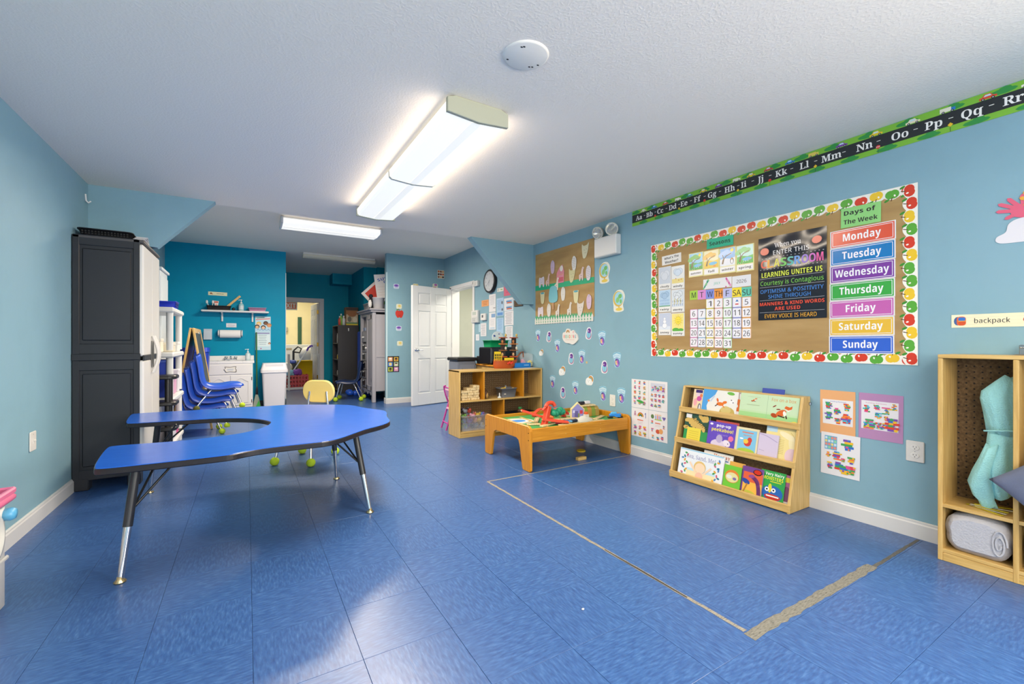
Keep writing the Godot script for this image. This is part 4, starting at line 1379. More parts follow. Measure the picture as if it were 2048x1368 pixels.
func right_wall_papers() -> void:
	# three sheets of block pictures, right of the book rack
	var o := card("poster", "orange paper holding a white sheet of block animal pictures, right of the book rack", "poster", on_right(-1.2975, 0.63), 0.19, 0.275, hexc("e2a873"))
	var a := Art.new(self, 0.0014)
	a.poly([Vector2(-0.0815, 0.079), Vector2(0.0835, 0.081), Vector2(0.0815, -0.076), Vector2(-0.0795, -0.073)], hexc("e4e2e4"))
	a.text("Building Rainbows", 0.005, 0.069, 0.007, hexc("3a5fb8"), "sans", 0.085)
	for p in [[-0.048, 0.042, 0.042], [0.05, 0.04, 0.044], [0.0, 0.01, 0.04], [-0.05, -0.022, 0.046], [0.05, -0.03, 0.058], [0.004, -0.05, 0.034]]:
		blocky(a, p[0], p[1], p[2], int(p[0] * 1000 + p[1] * 777) + 90)
	a.put(o, M.ink)
	o = card("poster", "mauve paper holding a white sheet of block pictures, left of the outlet", "poster", spin(on_right(-1.0815, 0.634), -0.5), 0.209, 0.268, hexc("b184b0"))
	a = Art.new(self, 0.0014)
	a.rect(-0.004, 0.007, 0.175, 0.167, hexc("e4e2e6"))
	a.text("Building Rainbows", -0.02, 0.078, 0.007, hexc("c87a9a"), "sans", 0.1)
	for p in [[-0.066, 0.042, 0.042], [-0.016, 0.055, 0.028], [0.03, 0.04, 0.04], [0.064, 0.066, 0.036], [-0.01, 0.008, 0.034], [0.028, -0.004, 0.026], [-0.05, -0.046, 0.056], [-0.002, -0.05, 0.036], [0.028, -0.046, 0.03], [0.062, -0.036, 0.072]]:
		blocky(a, p[0], p[1], p[2], int(p[0] * 1000 + p[1] * 777) + 190)
	a.put(o, M.ink)
	o = card("poster", "plain white sheet of block pictures with a blue grid, under the orange paper", "poster", spin(on_right(-1.283, 0.37, 0.0028), -0.8), 0.208, 0.262, hexc("e2e1e5"))
	a = Art.new(self, 0.0014)
	a.rect(-0.05, 0.068, 0.068, 0.086, hexc("5aa8d0"))
	for i in 16:
		a.rect(-0.075 + 0.0165 * (i % 4), 0.098 - 0.02 * (i / 4), 0.0125, 0.015, [hexc("c8dce8"), hexc("e8d27a"), hexc("e08a7a"), hexc("8fd0a8")][(i * 7 + i / 3) % 4])
	for p in [[0.04, 0.07, 0.066], [-0.06, -0.006, 0.032], [-0.012, -0.006, 0.052], [0.02, -0.026, 0.022], [0.062, -0.02, 0.042], [-0.055, -0.072, 0.042], [-0.006, -0.066, 0.046], [0.022, -0.086, 0.05], [0.062, -0.08, 0.05]]:
		blocky(a, p[0], p[1], p[2], int(p[0] * 1000 + p[1] * 777) + 290)
	a.put(o, M.ink)
	# four activity sheets hung as a two-by-two set
	for k in 4:
		var x := -2.8995 if k % 2 == 0 else -2.69
		var y := 0.587 if k < 2 else 0.318
		var w := 0.205 if k % 2 == 0 else 0.21
		o = card("activity_sheet", ["white activity sheet of animal pictures, upper left of the four behind the train table", "white activity sheet with a grey picture block on top, upper right of the four", "white activity sheet with a rainbow and the letter A, lower left of the four", "white activity sheet with birthday candles and hearts, lower right of the four"][k], "poster", on_right(x, y), w, 0.266, hexc("e0dee0"), "activity sheets by the train table")
		a = Art.new(self, 0.0014)
		match k:
			0:
				for i in 15:
					blocky(a, -0.06 + 0.058 * (i % 3), 0.105 - 0.047 * (i / 3), 0.03, 400 + i)
				a.ell(0.01, -0.07, 0.045, 0.013, hexc("3f9f4a"), -0.15)
			1:
				a.rect(0, 0.07, 0.16, 0.085, hexc("c6cad8"))
				for i in 5:
					blocky(a, -0.055 + 0.03 * i, 0.06 + 0.012 * (i % 2), 0.036, 430 + i)
				for i in 11:
					blocky(a, -0.065 + 0.042 * (i % 4), 0.005 - 0.045 * (i / 4), 0.027, 440 + i)
			2:
				a.text("A", -0.058, 0.08, 0.045, hexc("a85a88"), "bold", 0.03)
				for i in 5:
					var pts := []
					for j in 9:
						pts.append(Vector2(0.008, 0.06) + Vector2(cos(PI * j / 8), sin(PI * j / 8)) * (0.034 - i * 0.006))
					a.line(pts, 0.006, [hexc("d8573f"), hexc("e8a33c"), hexc("d6d04a"), hexc("4fae68"), hexc("3f6fc4")][i])
				a.text("1", 0.066, 0.075, 0.05, hexc("4f5fa8"), "bold", 0.014)
				a.rect(0.005, 0.025, 0.07, 0.009, hexc("d8705a"))
				for i in 3:
					a.rect(0.005, 0.006 - i * 0.008, 0.06, 0.0014, hexc("b8a0a8"))
				for i in 6:
					blocky(a, -0.055 + 0.057 * (i % 3), -0.045 - 0.055 * (i / 3), 0.036, 470 + i)
			3:
				for i in 4:
					a.rect(-0.022 + 0.018 * i, 0.075, 0.008, 0.036, [hexc("2f6fc4"), hexc("d8503f"), hexc("7a4aa8"), hexc("3f9f8a")][i]).ell(-0.022 + 0.018 * i, 0.1, 0.004, 0.007, hexc("e8a33c"))
				a.rect(0.005, 0.056, 0.08, 0.008, hexc("a8c83a")).ell(-0.06, 0.08, 0.018, 0.02, hexc("5a7a4a"))
				a.poly([Vector2(0.068, 0.055), Vector2(0.088, 0.082), Vector2(0.078, 0.092), Vector2(0.068, 0.084), Vector2(0.058, 0.092), Vector2(0.048, 0.082)], hexc("6a5aa8"))
				a.rect(0.0, 0.025, 0.06, 0.009, hexc("d8705a"))
				for i in 2:
					a.rect(0.0, 0.008 - i * 0.01, 0.06, 0.0014, hexc("b8a0a8"))
				a.ell(-0.0, -0.048, 0.024, 0.02, hexc("c8563a")).ell(0.035, -0.042, 0.022, 0.024, hexc("e0a060"))
				for i in 6:
					blocky(a, [-0.062, 0.066, -0.062, -0.055, 0.0, 0.05][i], [0.03, -0.0, -0.04, -0.1, -0.11, -0.1][i], 0.03, 480 + i)
		a.put(o, M.ink)
	# outlets
	outlet("white duplex outlet on the blue wall right of the book rack", on_right(-0.926, 0.47), 0.078, 0.114, 2)
	outlet("white outlet plate on the blue wall above the train table", on_right(-3.255, 0.484), 0.078, 0.116, 2)
	outlet("white switch plate low on the left wall", on_left(-3.625, 0.494), 0.085, 0.112, 1)
	# name strip and hand-print cloud above the coat cubby
	o = card("label_strip", "cream lined name strip reading backpack above the coat cubby", "label strip", on_right(-0.56, 1.177), 0.442, 0.066, hexc("e9e3c4"))
	a = Art.new(self, 0.0014)
	for y in [0.017, 0.0, -0.017]:
		a.rect(0.02, y, 0.38, 0.0009, hexc("c9cdb2"))
	var ic := -0.19
	a.ell(ic - 0.008, 0.0, 0.014, 0.022, hexc("3f5f9a")).poly(rrect(0.034, 0.046, 0.012, 3, Vector2(ic + 0.006, 0)), hexc("d8642f")).poly(rrect(0.026, 0.018, 0.006, 3, Vector2(ic + 0.008, 0.01)), hexc("2f6fc4")).poly(rrect(0.026, 0.018, 0.005, 3, Vector2(ic + 0.008, -0.011)), hexc("cf5228")).line([Vector2(ic - 0.005, 0.0), Vector2(ic + 0.022, 0.0)], 0.003, hexc("e8b43c"))
	a.text("backpack", -0.076, 0.0, 0.023, hexc("2c2f33"), "sans", 0.122)
	a.ell(0.04, 0.0, 0.014, 0.016, hexc("c8342f"))
	a.put(o, M.ink)
	o = thing_at("paper_cloud", "white paper cloud topped by pink and yellow paper hand-prints on the right wall", "paper cutout", on_right(-0.47, 1.64))
	cutout(o, curve([Vector2(-0.15, -0.06), Vector2(-0.148, -0.085), Vector2(-0.1, -0.095), Vector2(0.1, -0.095), Vector2(0.15, -0.08), Vector2(0.15, -0.05), Vector2(0.11, -0.02), Vector2(0.08, 0.03), Vector2(-0.06, 0.02), Vector2(-0.108, 0.0), Vector2(-0.12, -0.04)], 5, true), hexc("dcdbe2"), 0.002, "cloud")
	for h in 2:
		var pm := mb()
		var hc := Vector2(-0.06, 0.052) if h == 0 else Vector2(-0.01, 0.085)
		var z := 0.002 + 0.0012 * h
		prism(pm, oval(0.045 - 0.01 * h, 0.034, hc, 14), z, z + 0.001)
		var sc := 1.0 - 0.25 * h
		for f in 5:
			var an: float = [205.0, 172.0, 150.0, 128.0, 95.0][f] - 15.0 * h
			var d := Vector2(cos(deg_to_rad(an)), sin(deg_to_rad(an)))
			var fl: float = [0.062, 0.085, 0.09, 0.08, 0.07][f] * sc
			var nn := d.orthogonal() * 0.009
			var tip := hc + d * fl
			prism(pm, [hc + nn, hc - nn, tip - nn * 0.9, tip + d * 0.009, tip + nn * 0.9], z - 0.0001 * f, z + 0.0009 - 0.0001 * f)
		obj("hand_print", pm, paint(hexc("d9607c") if h == 0 else hexc("e2a63f"), 0.7), o)


func outlet(label: String, t: Transform3D, w: float, h: float, n: int) -> void:
	var o := thing_at("outlet" if n == 2 else "switch_plate", label, "outlet" if n == 2 else "switch plate", t)
	var st := mb()
	prism(st, rrect(w, h, 0.006, 3), 0, 0.006, Transform3D.IDENTITY, 0.0025)
	obj("plate", st, paint(hexc("dcdad6"), 0.35), o)
	if n == 2:
		for s in [-1.0, 1.0]:
			var f := mb()
			prism(f, oval(0.019, 0.016, Vector2(0, s * h * 0.19), 18), 0.005, 0.0085, Transform3D.IDENTITY, 0.001)
			var sk := obj("socket", f, paint(hexc("e2e0dc"), 0.35), o)
			for k in 3:
				var sl := mb()
				if k < 2:
					box(sl, Vector3((k * 2 - 1) * 0.0065, s * h * 0.19 + 0.004, 0.0085), Vector3(0.0022, 0.007, 0.0006))
				else:
					prism(sl, oval(0.0024, 0.0024, Vector2(0, s * h * 0.19 - 0.007), 8), 0.0084, 0.0089)
				obj("slot", sl, paint(hexc("3a3a3c"), 0.6), sk)
	else:
		var tg := mb()
		box(tg, Vector3(0, 0, 0.007), Vector3(0.011, 0.026, 0.004), 0.001)
		box(tg, Vector3(0, 0.004, 0.012), Vector3(0.008, 0.01, 0.012), 0.002)
		obj("toggle", tg, paint(hexc("d2d0ca"), 0.35), o)
	var sc := mb(true)
	ball(sc, Vector3(0, 0.0 if n == 2 else 0.04, 0.006), Vector3(0.003, 0.003, 0.0012), 8)
	obj("screw", sc, M.steel, o)


func right_wall_stickers() -> void:
	var spots := [
		["b", -4.579, 1.152, "banner sticker with purple egg under the left end of the white fence"], ["k", -4.344, 1.136, "purple and blue beetle sticker left of the reading cloud sign"], ["b", -4.177, 1.026, "banner sticker with purple egg lower left of the reading cloud sign"],
		["k", -3.618, 1.163, "purple and blue beetle sticker right of the reading cloud sign"], ["b", -3.414, 1.107, "banner sticker with purple egg under the right end of the zoo board"], ["k", -3.917, 0.882, "purple and blue beetle sticker straight below the reading cloud sign"],
		["b", -3.734, 0.909, "banner sticker with purple egg beside an orange smudge, middle of the wall"], ["k", -3.377, 0.814, "purple and blue beetle sticker in the middle row at right"], ["b", -3.198, 0.892, "banner sticker with purple egg farthest right in the middle row"],
		["c", -4.086, 0.737, "rainbow cloud sticker left of centre above the train table"], ["c", -3.607, 0.662, "rainbow cloud sticker right of centre above the train table"], ["b", -4.272, 0.595, "banner sticker with purple egg beside the wooden cube shelf"],
		["k", -4.07, 0.483, "purple and blue beetle sticker lowest, beside the cube shelf"], ["b", -3.844, 0.559, "banner sticker with purple egg above the train table's far end"], ["b", -3.399, 0.539, "banner sticker with purple egg just left of the outlet plate"],
		["b", -3.14, 0.546, "banner sticker with purple egg just right of the outlet plate"], ["c", -4.508, 0.941, "small rainbow cloud sticker above the clear toy bag"]]
	for s in spots:
		var o := thing_at("wall_sticker", s[3], "wall sticker", spin(on_right(s[1], s[2]), 4.0 * sin(s[1] * 9.0)), {"b": "banner stickers with eggs", "k": "beetle stickers", "c": "rainbow cloud stickers"}[s[0]])
		var a := Art.new(self, 0.0009)
		if s[0] == "b":
			cutout(o, curve([Vector2(-0.055, 0.055), Vector2(0.0, 0.078), Vector2(0.06, 0.06), Vector2(0.042, -0.02), Vector2(0.032, -0.07), Vector2(-0.028, -0.07), Vector2(-0.036, -0.01)], 3, true), hexc("9ccbe0"), 0.0007)
			a.poly([Vector2(-0.048, 0.05), Vector2(0.0, 0.066), Vector2(0.05, 0.053), Vector2(0.04, 0.015), Vector2(0.0, 0.026), Vector2(-0.036, 0.012)], hexc("c2dcea"))
			a.line([Vector2(-0.053, 0.054), Vector2(0.0, 0.073), Vector2(0.056, 0.058)], 0.005, hexc("4d93b8")).line([Vector2(-0.038, 0.012), Vector2(0.0, 0.026), Vector2(0.042, 0.015)], 0.004, hexc("5f8fc0"))
			for i in 4:
				a.rect(-0.03 + 0.02 * i, 0.041, 0.01, 0.018, hexc("8fb8d8"))
			a.ell(0.004, -0.028, 0.034, 0.044, hexc("6a5fb0"), 0.1, 16).ell(-0.004, -0.026, 0.018, 0.028, hexc("d8c98a"), 0.1).ell(0.006, -0.022, 0.01, 0.016, hexc("c95fae")).ell(-0.008, 0.0, 0.014, 0.008, hexc("5a4a8a")).ell(0.012, -0.052, 0.014, 0.012, hexc("b07fd0"))
		elif s[0] == "k":
			cutout(o, curve([Vector2(-0.02, 0.06), Vector2(0.025, 0.062), Vector2(0.045, 0.02), Vector2(0.045, -0.04), Vector2(0.02, -0.066), Vector2(-0.035, -0.062), Vector2(-0.05, -0.03), Vector2(-0.04, 0.02)], 3, true), hexc("dfe2ea"), 0.0007)
			a.ell(0.004, -0.018, 0.04, 0.042, hexc("a8467f"), 0, 16).ell(0.002, -0.012, 0.034, 0.04, hexc("86c3dc"), 0, 16).ell(0.008, 0.028, 0.028, 0.027, hexc("6a3596"), 0, 16).ell(-0.004, 0.026, 0.006, 0.007, hexc("e8e4f0"))
			a.line([Vector2(0.004, 0.002), Vector2(0.0, -0.05)], 0.003, hexc("3f6f9a")).ell(0.018, 0.036, 0.008, 0.008, hexc("48246c"))
		else:
			var sc := 1.0 if s[1] > -4.4 else 0.75
			cutout(o, curve([Vector2(-0.06, -0.03), Vector2(-0.05, 0.01), Vector2(-0.015, 0.03), Vector2(0.02, 0.055), Vector2(0.058, 0.04), Vector2(0.065, 0.0), Vector2(0.045, -0.045), Vector2(0.0, -0.055), Vector2(-0.04, -0.055)].map(func(v): return v * sc), 3, true), hexc("dde2e6"), 0.0007)
			for i in 4:
				var pts := []
				for j in 7:
					pts.append((Vector2(0.022, 0.008) + Vector2(cos(PI * j / 6 - 0.5), sin(PI * j / 6 - 0.5)) * (0.036 - i * 0.007)) * sc)
				a.line(pts, 0.007 * sc, [hexc("d8803a"), hexc("e8b24a"), hexc("c9d8b0"), hexc("9ac8e0")][i])
			a.ell(-0.014 * sc, -0.012 * sc, 0.036 * sc, 0.032 * sc, hexc("e9eef2"), 0, 14).ell(-0.024 * sc, -0.004 * sc, 0.003 * sc, 0.004 * sc, hexc("4f5f78")).ell(-0.002 * sc, -0.004 * sc, 0.003 * sc, 0.004 * sc, hexc("4f5f78")).line([Vector2(-0.02, -0.018) * sc, Vector2(-0.012, -0.022) * sc, Vector2(-0.004, -0.018) * sc], 0.0025 * sc, hexc("4f5f78"))
		a.put(o, M.ink)
	# globes
	for g in [[-3.377, 1.78, "globe sticker nearest the emergency light, slightly tilted"], [-3.174, 1.475, "lower globe sticker left of the big board"]]:
		var o := thing_at("wall_sticker", g[2], "wall sticker", on_right(g[0], g[1]), "globe stickers")
		cutout(o, curve([Vector2(-0.075, 0.05), Vector2(-0.02, 0.105), Vector2(0.05, 0.1), Vector2(0.085, 0.04), Vector2(0.06, -0.04), Vector2(0.065, -0.1), Vector2(-0.055, -0.105), Vector2(-0.07, -0.04)], 4, true), hexc("dfe0d4"), 0.0007)
		var a := Art.new(self, 0.0009)
		a.ell(-0.005, 0.02, 0.07, 0.078, hexc("d2b14c"), 0.3, 18).ell(0.004, 0.024, 0.06, 0.066, hexc("9ccfe0"), 0.2, 18).ell(0.02, 0.045, 0.026, 0.022, hexc("6fb766"), 0.4).ell(-0.012, 0.01, 0.024, 0.03, hexc("7fc07a"), -0.4).ell(0.03, -0.006, 0.014, 0.022, hexc("6fb766"))
		a.rect(0.005, -0.06, 0.014, 0.03, hexc("caa63c")).ell(0.005, -0.082, 0.045, 0.016, hexc("e0c352"))
		a.put(o, M.ink)
	# thick cloud sign
	var sg := thing_at("wall_sign", "white cloud-shaped sign lettered READING in many colours", "wall sign", on_right(-3.922, 1.132))
	cutout(sg, curve([Vector2(-0.135, -0.02), Vector2(-0.13, 0.04), Vector2(-0.085, 0.055), Vector2(-0.06, 0.088), Vector2(-0.01, 0.085), Vector2(0.015, 0.06), Vector2(0.06, 0.072), Vector2(0.09, 0.045), Vector2(0.125, 0.02), Vector2(0.14, -0.03), Vector2(0.105, -0.065), Vector2(0.05, -0.09), Vector2(-0.01, -0.078), Vector2(-0.06, -0.075), Vector2(-0.1, -0.06)], 4, true), hexc("dedcd8"), 0.014, "cloud")
	var a := Art.new(self, 0.0142)
	var wd := "READING"
	for i in 7:
		a.text(wd[i], -0.1 + 0.033 * i, 0.0, 0.036, [hexc("d8574a"), hexc("4fae98"), hexc("7fc09a"), hexc("e0713f"), hexc("a8c850"), hexc("d84a5a"), hexc("4f9fb8")][i], "bold", 0.022 if i != 4 else 0.008)
	for i in 8:
		a.rect(-0.07 + 0.02 * i, -0.036, 0.012, 0.006, hexc("d8b0a0"))
	for i in 3:
		var pts := []
		for j in 7:
			pts.append(Vector2(-0.035, 0.045) + Vector2(cos(PI * j / 6), sin(PI * j / 6)) * (0.028 - i * 0.007))
		a.line(pts, 0.006, [hexc("d8803a"), hexc("e8b870"), hexc("d8d0a0")][i])
	a.ell(0.06, 0.05, 0.007, 0.006, hexc("d84a5a")).line([Vector2(0.06, 0.046), Vector2(0.062, 0.03)], 0.002, hexc("d84a5a"))
	a.put(sg, M.ink)
	# a smudge of old tape on the paint
	var sm := thing_at("tape_scrap", "small scrap of yellowed tape on the wall among the stickers", "tape scrap", on_right(-3.65, 0.85))
	cutout(sm, oval(0.016, 0.014, Vector2.ZERO, 9), hexc("c9b384"), 0.0006, "scrap")


# ---------------------------------------------------------------- right wall beyond the drop: clock, notices
func lines(a: Art, x: float, y: float, w: float, h: float, n: int, c: Color) -> void:
	for i in n:
		a.rect(x - w * 0.06 * fmod(i * 0.61, 1.0), y + h / 2 - h * (i + 0.5) / n, w * (0.88 - 0.24 * fmod(i * 0.37, 1.0)), h / n * 0.32, c)
		a.z -= a.step
	a.z += a.step


func back_right_corner() -> void:
	var ck := thing_at("wall_clock", "round black-rimmed wall clock reading about twenty to seven", "clock", on_right(-5.81, 1.978))
	var rm := mb(true)
	lathe(rm, [Vector2(0, 0), Vector2(0.172, 0), Vector2(0.178, 0.012), Vector2(0.176, 0.04), Vector2(0.165, 0.05), Vector2(0.152, 0.046), Vector2(0.148, 0.034)], 40, Transform3D(Basis(Vector3(1, 0, 0), PI / 2), Vector3.ZERO))
	obj("rim", rm, M.black, ck)
	var fc := mb()
	prism(fc, oval(0.15, 0.15, Vector2.ZERO, 40), 0.02, 0.034)
	obj("dial", fc, paint(hexc("dcdde2"), 0.5), ck)
	var a := Art.new(self, 0.0342)
	for k in 12:
		var p := Vector2(sin(TAU * (k + 1) / 12), cos(TAU * (k + 1) / 12)) * 0.118
		a.text(str(k + 1), p.x, p.y, 0.024, hexc("26282c"), "bold")
		a.z -= a.step
	for k in 60:
		var d := Vector2(sin(TAU * k / 60), cos(TAU * k / 60))
		a.line([d * 0.14, d * 0.146], 0.002, hexc("26282c"))
		a.z -= a.step
	a.put(ck, M.ink)
	for h in [[236.0, 0.115, 0.006, "minute_hand"], [199.0, 0.075, 0.008, "hour_hand"]]:
		var d := Vector2(sin(deg_to_rad(h[0])), cos(deg_to_rad(h[0])))
		var nn: Vector2 = d.orthogonal() * h[2] / 2
		var hm := mb()
		prism(hm, [d * -0.02 + nn, d * -0.02 - nn, d * h[1] - nn * 0.5, d * h[1] + nn * 0.5], 0.038, 0.0395)
		obj(h[3], hm, M.black, ck)
	var gl := mb()
	prism(gl, oval(0.15, 0.15, Vector2.ZERO, 40), 0.043, 0.045)
	obj("glass", gl, M.clear, ck)
	# notices, each a sheet of its own
	var sheets := [
		[-6.012, 1.667, 0.236, 0.097, "e0a06a", "orange notice with handwriting left of the clock papers"], [-5.778, 1.651, 0.207, 0.262, "dfe0e4", "white notice under the clock with a pen mark"],
		[-5.778, 1.383, 0.207, 0.255, "e0e1e5", "white notice with a blue photo block, second below the clock"], [-5.546, 1.577, 0.205, 0.258, "a9c8e4", "light blue notice with small drawings"],
		[-5.546, 1.305, 0.205, 0.225, "a4c6e4", "light blue notice half hidden by the white disc"], [-5.302, 1.597, 0.252, 0.18, "dcdfe6", "white sheet with two rainbow pictures below the pink paper"],
		[-5.296, 1.402, 0.25, 0.2, "dfe0e6", "white typed sheet in the right column, middle"], [-5.292, 1.196, 0.205, 0.19, "dde0e6", "white typed sheet in the right column, lowest"],
		[-5.305, 1.836, 0.254, 0.228, "d86a86", "pink paper beside the sloping drop of the ceiling"], [-5.07, 1.745, 0.2, 0.2, "d9dde4", "white paper tucked behind the sloping drop"],
		[-5.536, 1.826, 0.185, 0.053, "dfe2dc", "small white slip with a ring, right of the clock"], [-6.066, 1.26, 0.19, 0.2, "dcdde2", "lined white list hanging below the thermostat"],
		[-6.2, 1.29, 0.06, 0.12, "b4d2e2", "pale blue strip left of the lined list"], [-6.272, 1.143, 0.118, 0.098, "dfe3ea", "small white note by the door casing"]]
	for k in sheets.size():
		var s: Array = sheets[k]
		var o := card("notice", s[5], "notice", on_right(s[0], s[1], 0.001 + 0.0005 * (k % 3)), s[2], s[3], hexc(s[4]), "notices by the clock")
		var p := Art.new(self, 0.0014)
		var gray := hexc("8f94a2")
		match k:
			0: lines(p, 0, 0.0, 0.19, 0.07, 3, hexc("a86a3a"))
			1:
				lines(p, 0, 0.04, 0.17, 0.14, 9, hexc("b4b8c4"))
				p.rect(0.06, -0.075, 0.07, 0.008, hexc("2a2c34"))
			2:
				p.rect(0.03, 0.08, 0.12, 0.055, hexc("7fa4cc"))
				lines(p, 0, -0.02, 0.17, 0.1, 6, hexc("c4c8d2"))
				p.rect(0.0, -0.105, 0.14, 0.014, hexc("a4c4dc"))
			3:
				lines(p, -0.02, 0.03, 0.14, 0.15, 10, hexc("7f9fcc"))
				p.ell(0.06, 0.06, 0.02, 0.025, hexc("5a5f6a")).ell(0.065, -0.04, 0.022, 0.02, hexc("5a6070")).rect(0, -0.1, 0.16, 0.04, hexc("5f92cf"))
			4: lines(p, 0, 0.02, 0.16, 0.16, 9, hexc("6f98cc"))
			5:
				for j in 2:
					p.rect(0.02, 0.035 - j * 0.085, 0.16, 0.05, hexc("8fb8d8")).rect(0.0, 0.042 - j * 0.085, 0.13, 0.012, hexc("3f6fb0")).rect(0.02, 0.024 - j * 0.085, 0.13, 0.018, hexc("d8704a"))
			6, 7, 11: lines(p, 0, 0, s[2] * 0.85, s[3] * 0.85, 10, gray)
			8:
				lines(p, 0.0, -0.02, 0.14, 0.12, 4, hexc("c2587a"))
			9: lines(p, 0, 0, 0.15, 0.14, 6, hexc("b9bec8"))
			10:
				p.ell(-0.06, 0, 0.018, 0.018, hexc("4a5058")).ell(-0.06, 0, 0.013, 0.013, hexc("dfe2dc")).rect(0.035, 0, 0.06, 0.014, hexc("8fb86a"))
			13: lines(p, 0, 0, 0.09, 0.07, 3, hexc("b8c0cc"))
			_: lines(p, 0, 0, 0.04, 0.09, 4, hexc("8fb0c4"))
		p.put(o, M.ink)
	# brown wooden plaque
	var pq := thing_at("wall_plaque", "small dark brown wooden plaque under the point of the drop", "plaque", on_right(-5.03, 1.594))
	var pm := mb()
	box(pm, Vector3(0, 0, 0.008), Vector3(0.21, 0.086, 0.016), 0.003)
	obj("board", pm, paint(hexc("5a4530"), 0.6), pq)
	Art.new(self, 0.0162).ell(-0.05, 0, 0.02, 0.024, hexc("2e2218")).ell(-0.05, 0, 0.011, 0.015, hexc("5a4530")).line([Vector2(0.0, 0.02), Vector2(0.0, -0.02)], 0.01, hexc("2e2218")).line([Vector2(0.03, 0.02), Vector2(0.05, 0.0), Vector2(0.07, 0.02)], 0.009, hexc("2e2218")).put(pq, M.ink, "carving")
	# keypad, thermostat and motion sensor
	for b in [[-6.302, 1.474, 0.225, 0.196, 0.045, "white alarm keypad with a flip cover beside the door casing", "alarm_keypad", "keypad"], [-6.026, 1.455, 0.16, 0.105, 0.035, "small white thermostat right of the alarm keypad", "thermostat", "thermostat"], [-6.266, 1.995, 0.16, 0.085, 0.05, "white sensor box at the top corner of the door casing", "door_sensor", "sensor"]]:
		var o := thing_at(b[6], b[5], b[7], on_right(b[0], b[1]))
		var m := mb()
		box(m, Vector3(0, 0, b[4] / 2), Vector3(b[2], b[3], b[4]), 0.006)
		obj("case", m, paint(hexc("d9d9d8"), 0.4), o)
		var sc := mb()
		if b[6] == "alarm_keypad":
			box(sc, Vector3(0, -0.05, b[4] + 0.003), Vector3(0.2, 0.09, 0.008), 0.003)
			obj("flip_cover", sc, paint(hexc("cdd0cf"), 0.35), o)
			var dp := mb()
			box(dp, Vector3(0, 0.05, b[4]), Vector3(0.13, 0.05, 0.003), 0.001)
			obj("display", dp, paint(hexc("b4c0b8"), 0.2), o)
			var pa := Art.new(self, b[4] + 0.0072)
			lines(pa, 0, -0.05, 0.16, 0.06, 4, hexc("7a8088"))
			pa.put(o, M.ink)
		elif b[6] == "thermostat":
			box(sc, Vector3(-0.01, 0.01, b[4]), Vector3(0.05, 0.04, 0.003), 0.001)
			obj("display", sc, paint(hexc("5a6068"), 0.2), o)
		else:
			ball(sc, Vector3(0, -0.005, b[4]), Vector3(0.03, 0.025, 0.01), 10)
			obj("lens", sc, paint(hexc("cdccc6"), 0.3), o)
	# seen through the doorway: cork board and a framed paper on the side room's wall
	var cb := thing_at("cork_board", "cork board with pinned papers seen through the right doorway", "cork board", Transform3D(Basis(Vector3(0, 0, 1), Vector3(0, 1, 0), Vector3(-1, 0, 0)), Vector3(4.998, 1.2, -7.93)))
	var cm := mb()
	box(cm, Vector3(0, 0, 0.008), Vector3(1.0, 0.62, 0.014))
	obj("cork", cm, paint(hexc("b78a4c"), 0.9), cb)
	for e in [[0, 0.315, 1.03, 0.025], [0, -0.315, 1.03, 0.025], [-0.505, 0, 0.025, 0.65], [0.505, 0, 0.025, 0.65]]:
		var fm := mb()
		box(fm, Vector3(e[0], e[1], 0.011), Vector3(e[2], e[3], 0.022), 0.003)
		obj("frame_bar", fm, paint(hexc("a5895a"), 0.5), cb)
	for e in [[-0.16, 0.1, 0.3, 0.34, "pale pinned sheet, upper"], [0.1, -0.13, 0.3, 0.3, "pale pinned sheet, lower"]]:
		var nt := card("paper_sheet", "%s, on the cork board in the side room" % e[4], "paper", cb.transform * Transform3D(Basis(), Vector3(e[0], e[1], 0.0165)), e[2], e[3], hexc("e2dcc8"))
		var pa := Art.new(self, 0.0014)
		lines(pa, 0, 0, 0.24, 0.26, 8, hexc("c4bda8"))
		pa.put(nt, M.ink)
	var fr := thing_at("framed_print", "framed pale paper high on the side room's wall", "picture frame", Transform3D(Basis(Vector3(0, 0, 1), Vector3(0, 1, 0), Vector3(-1, 0, 0)), Vector3(4.998, 1.86, -7.62)))
	var f2 := mb()
	box(f2, Vector3(0, 0, 0.01), Vector3(0.4, 0.42, 0.02), 0.004)
	obj("frame", f2, paint(hexc("b4966a"), 0.5), fr)
	var f3 := mb()
	box(f3, Vector3(0, 0, 0.0205), Vector3(0.34, 0.36, 0.002))
	obj("picture", f3, paint(hexc("e4dec8"), 0.6), fr)


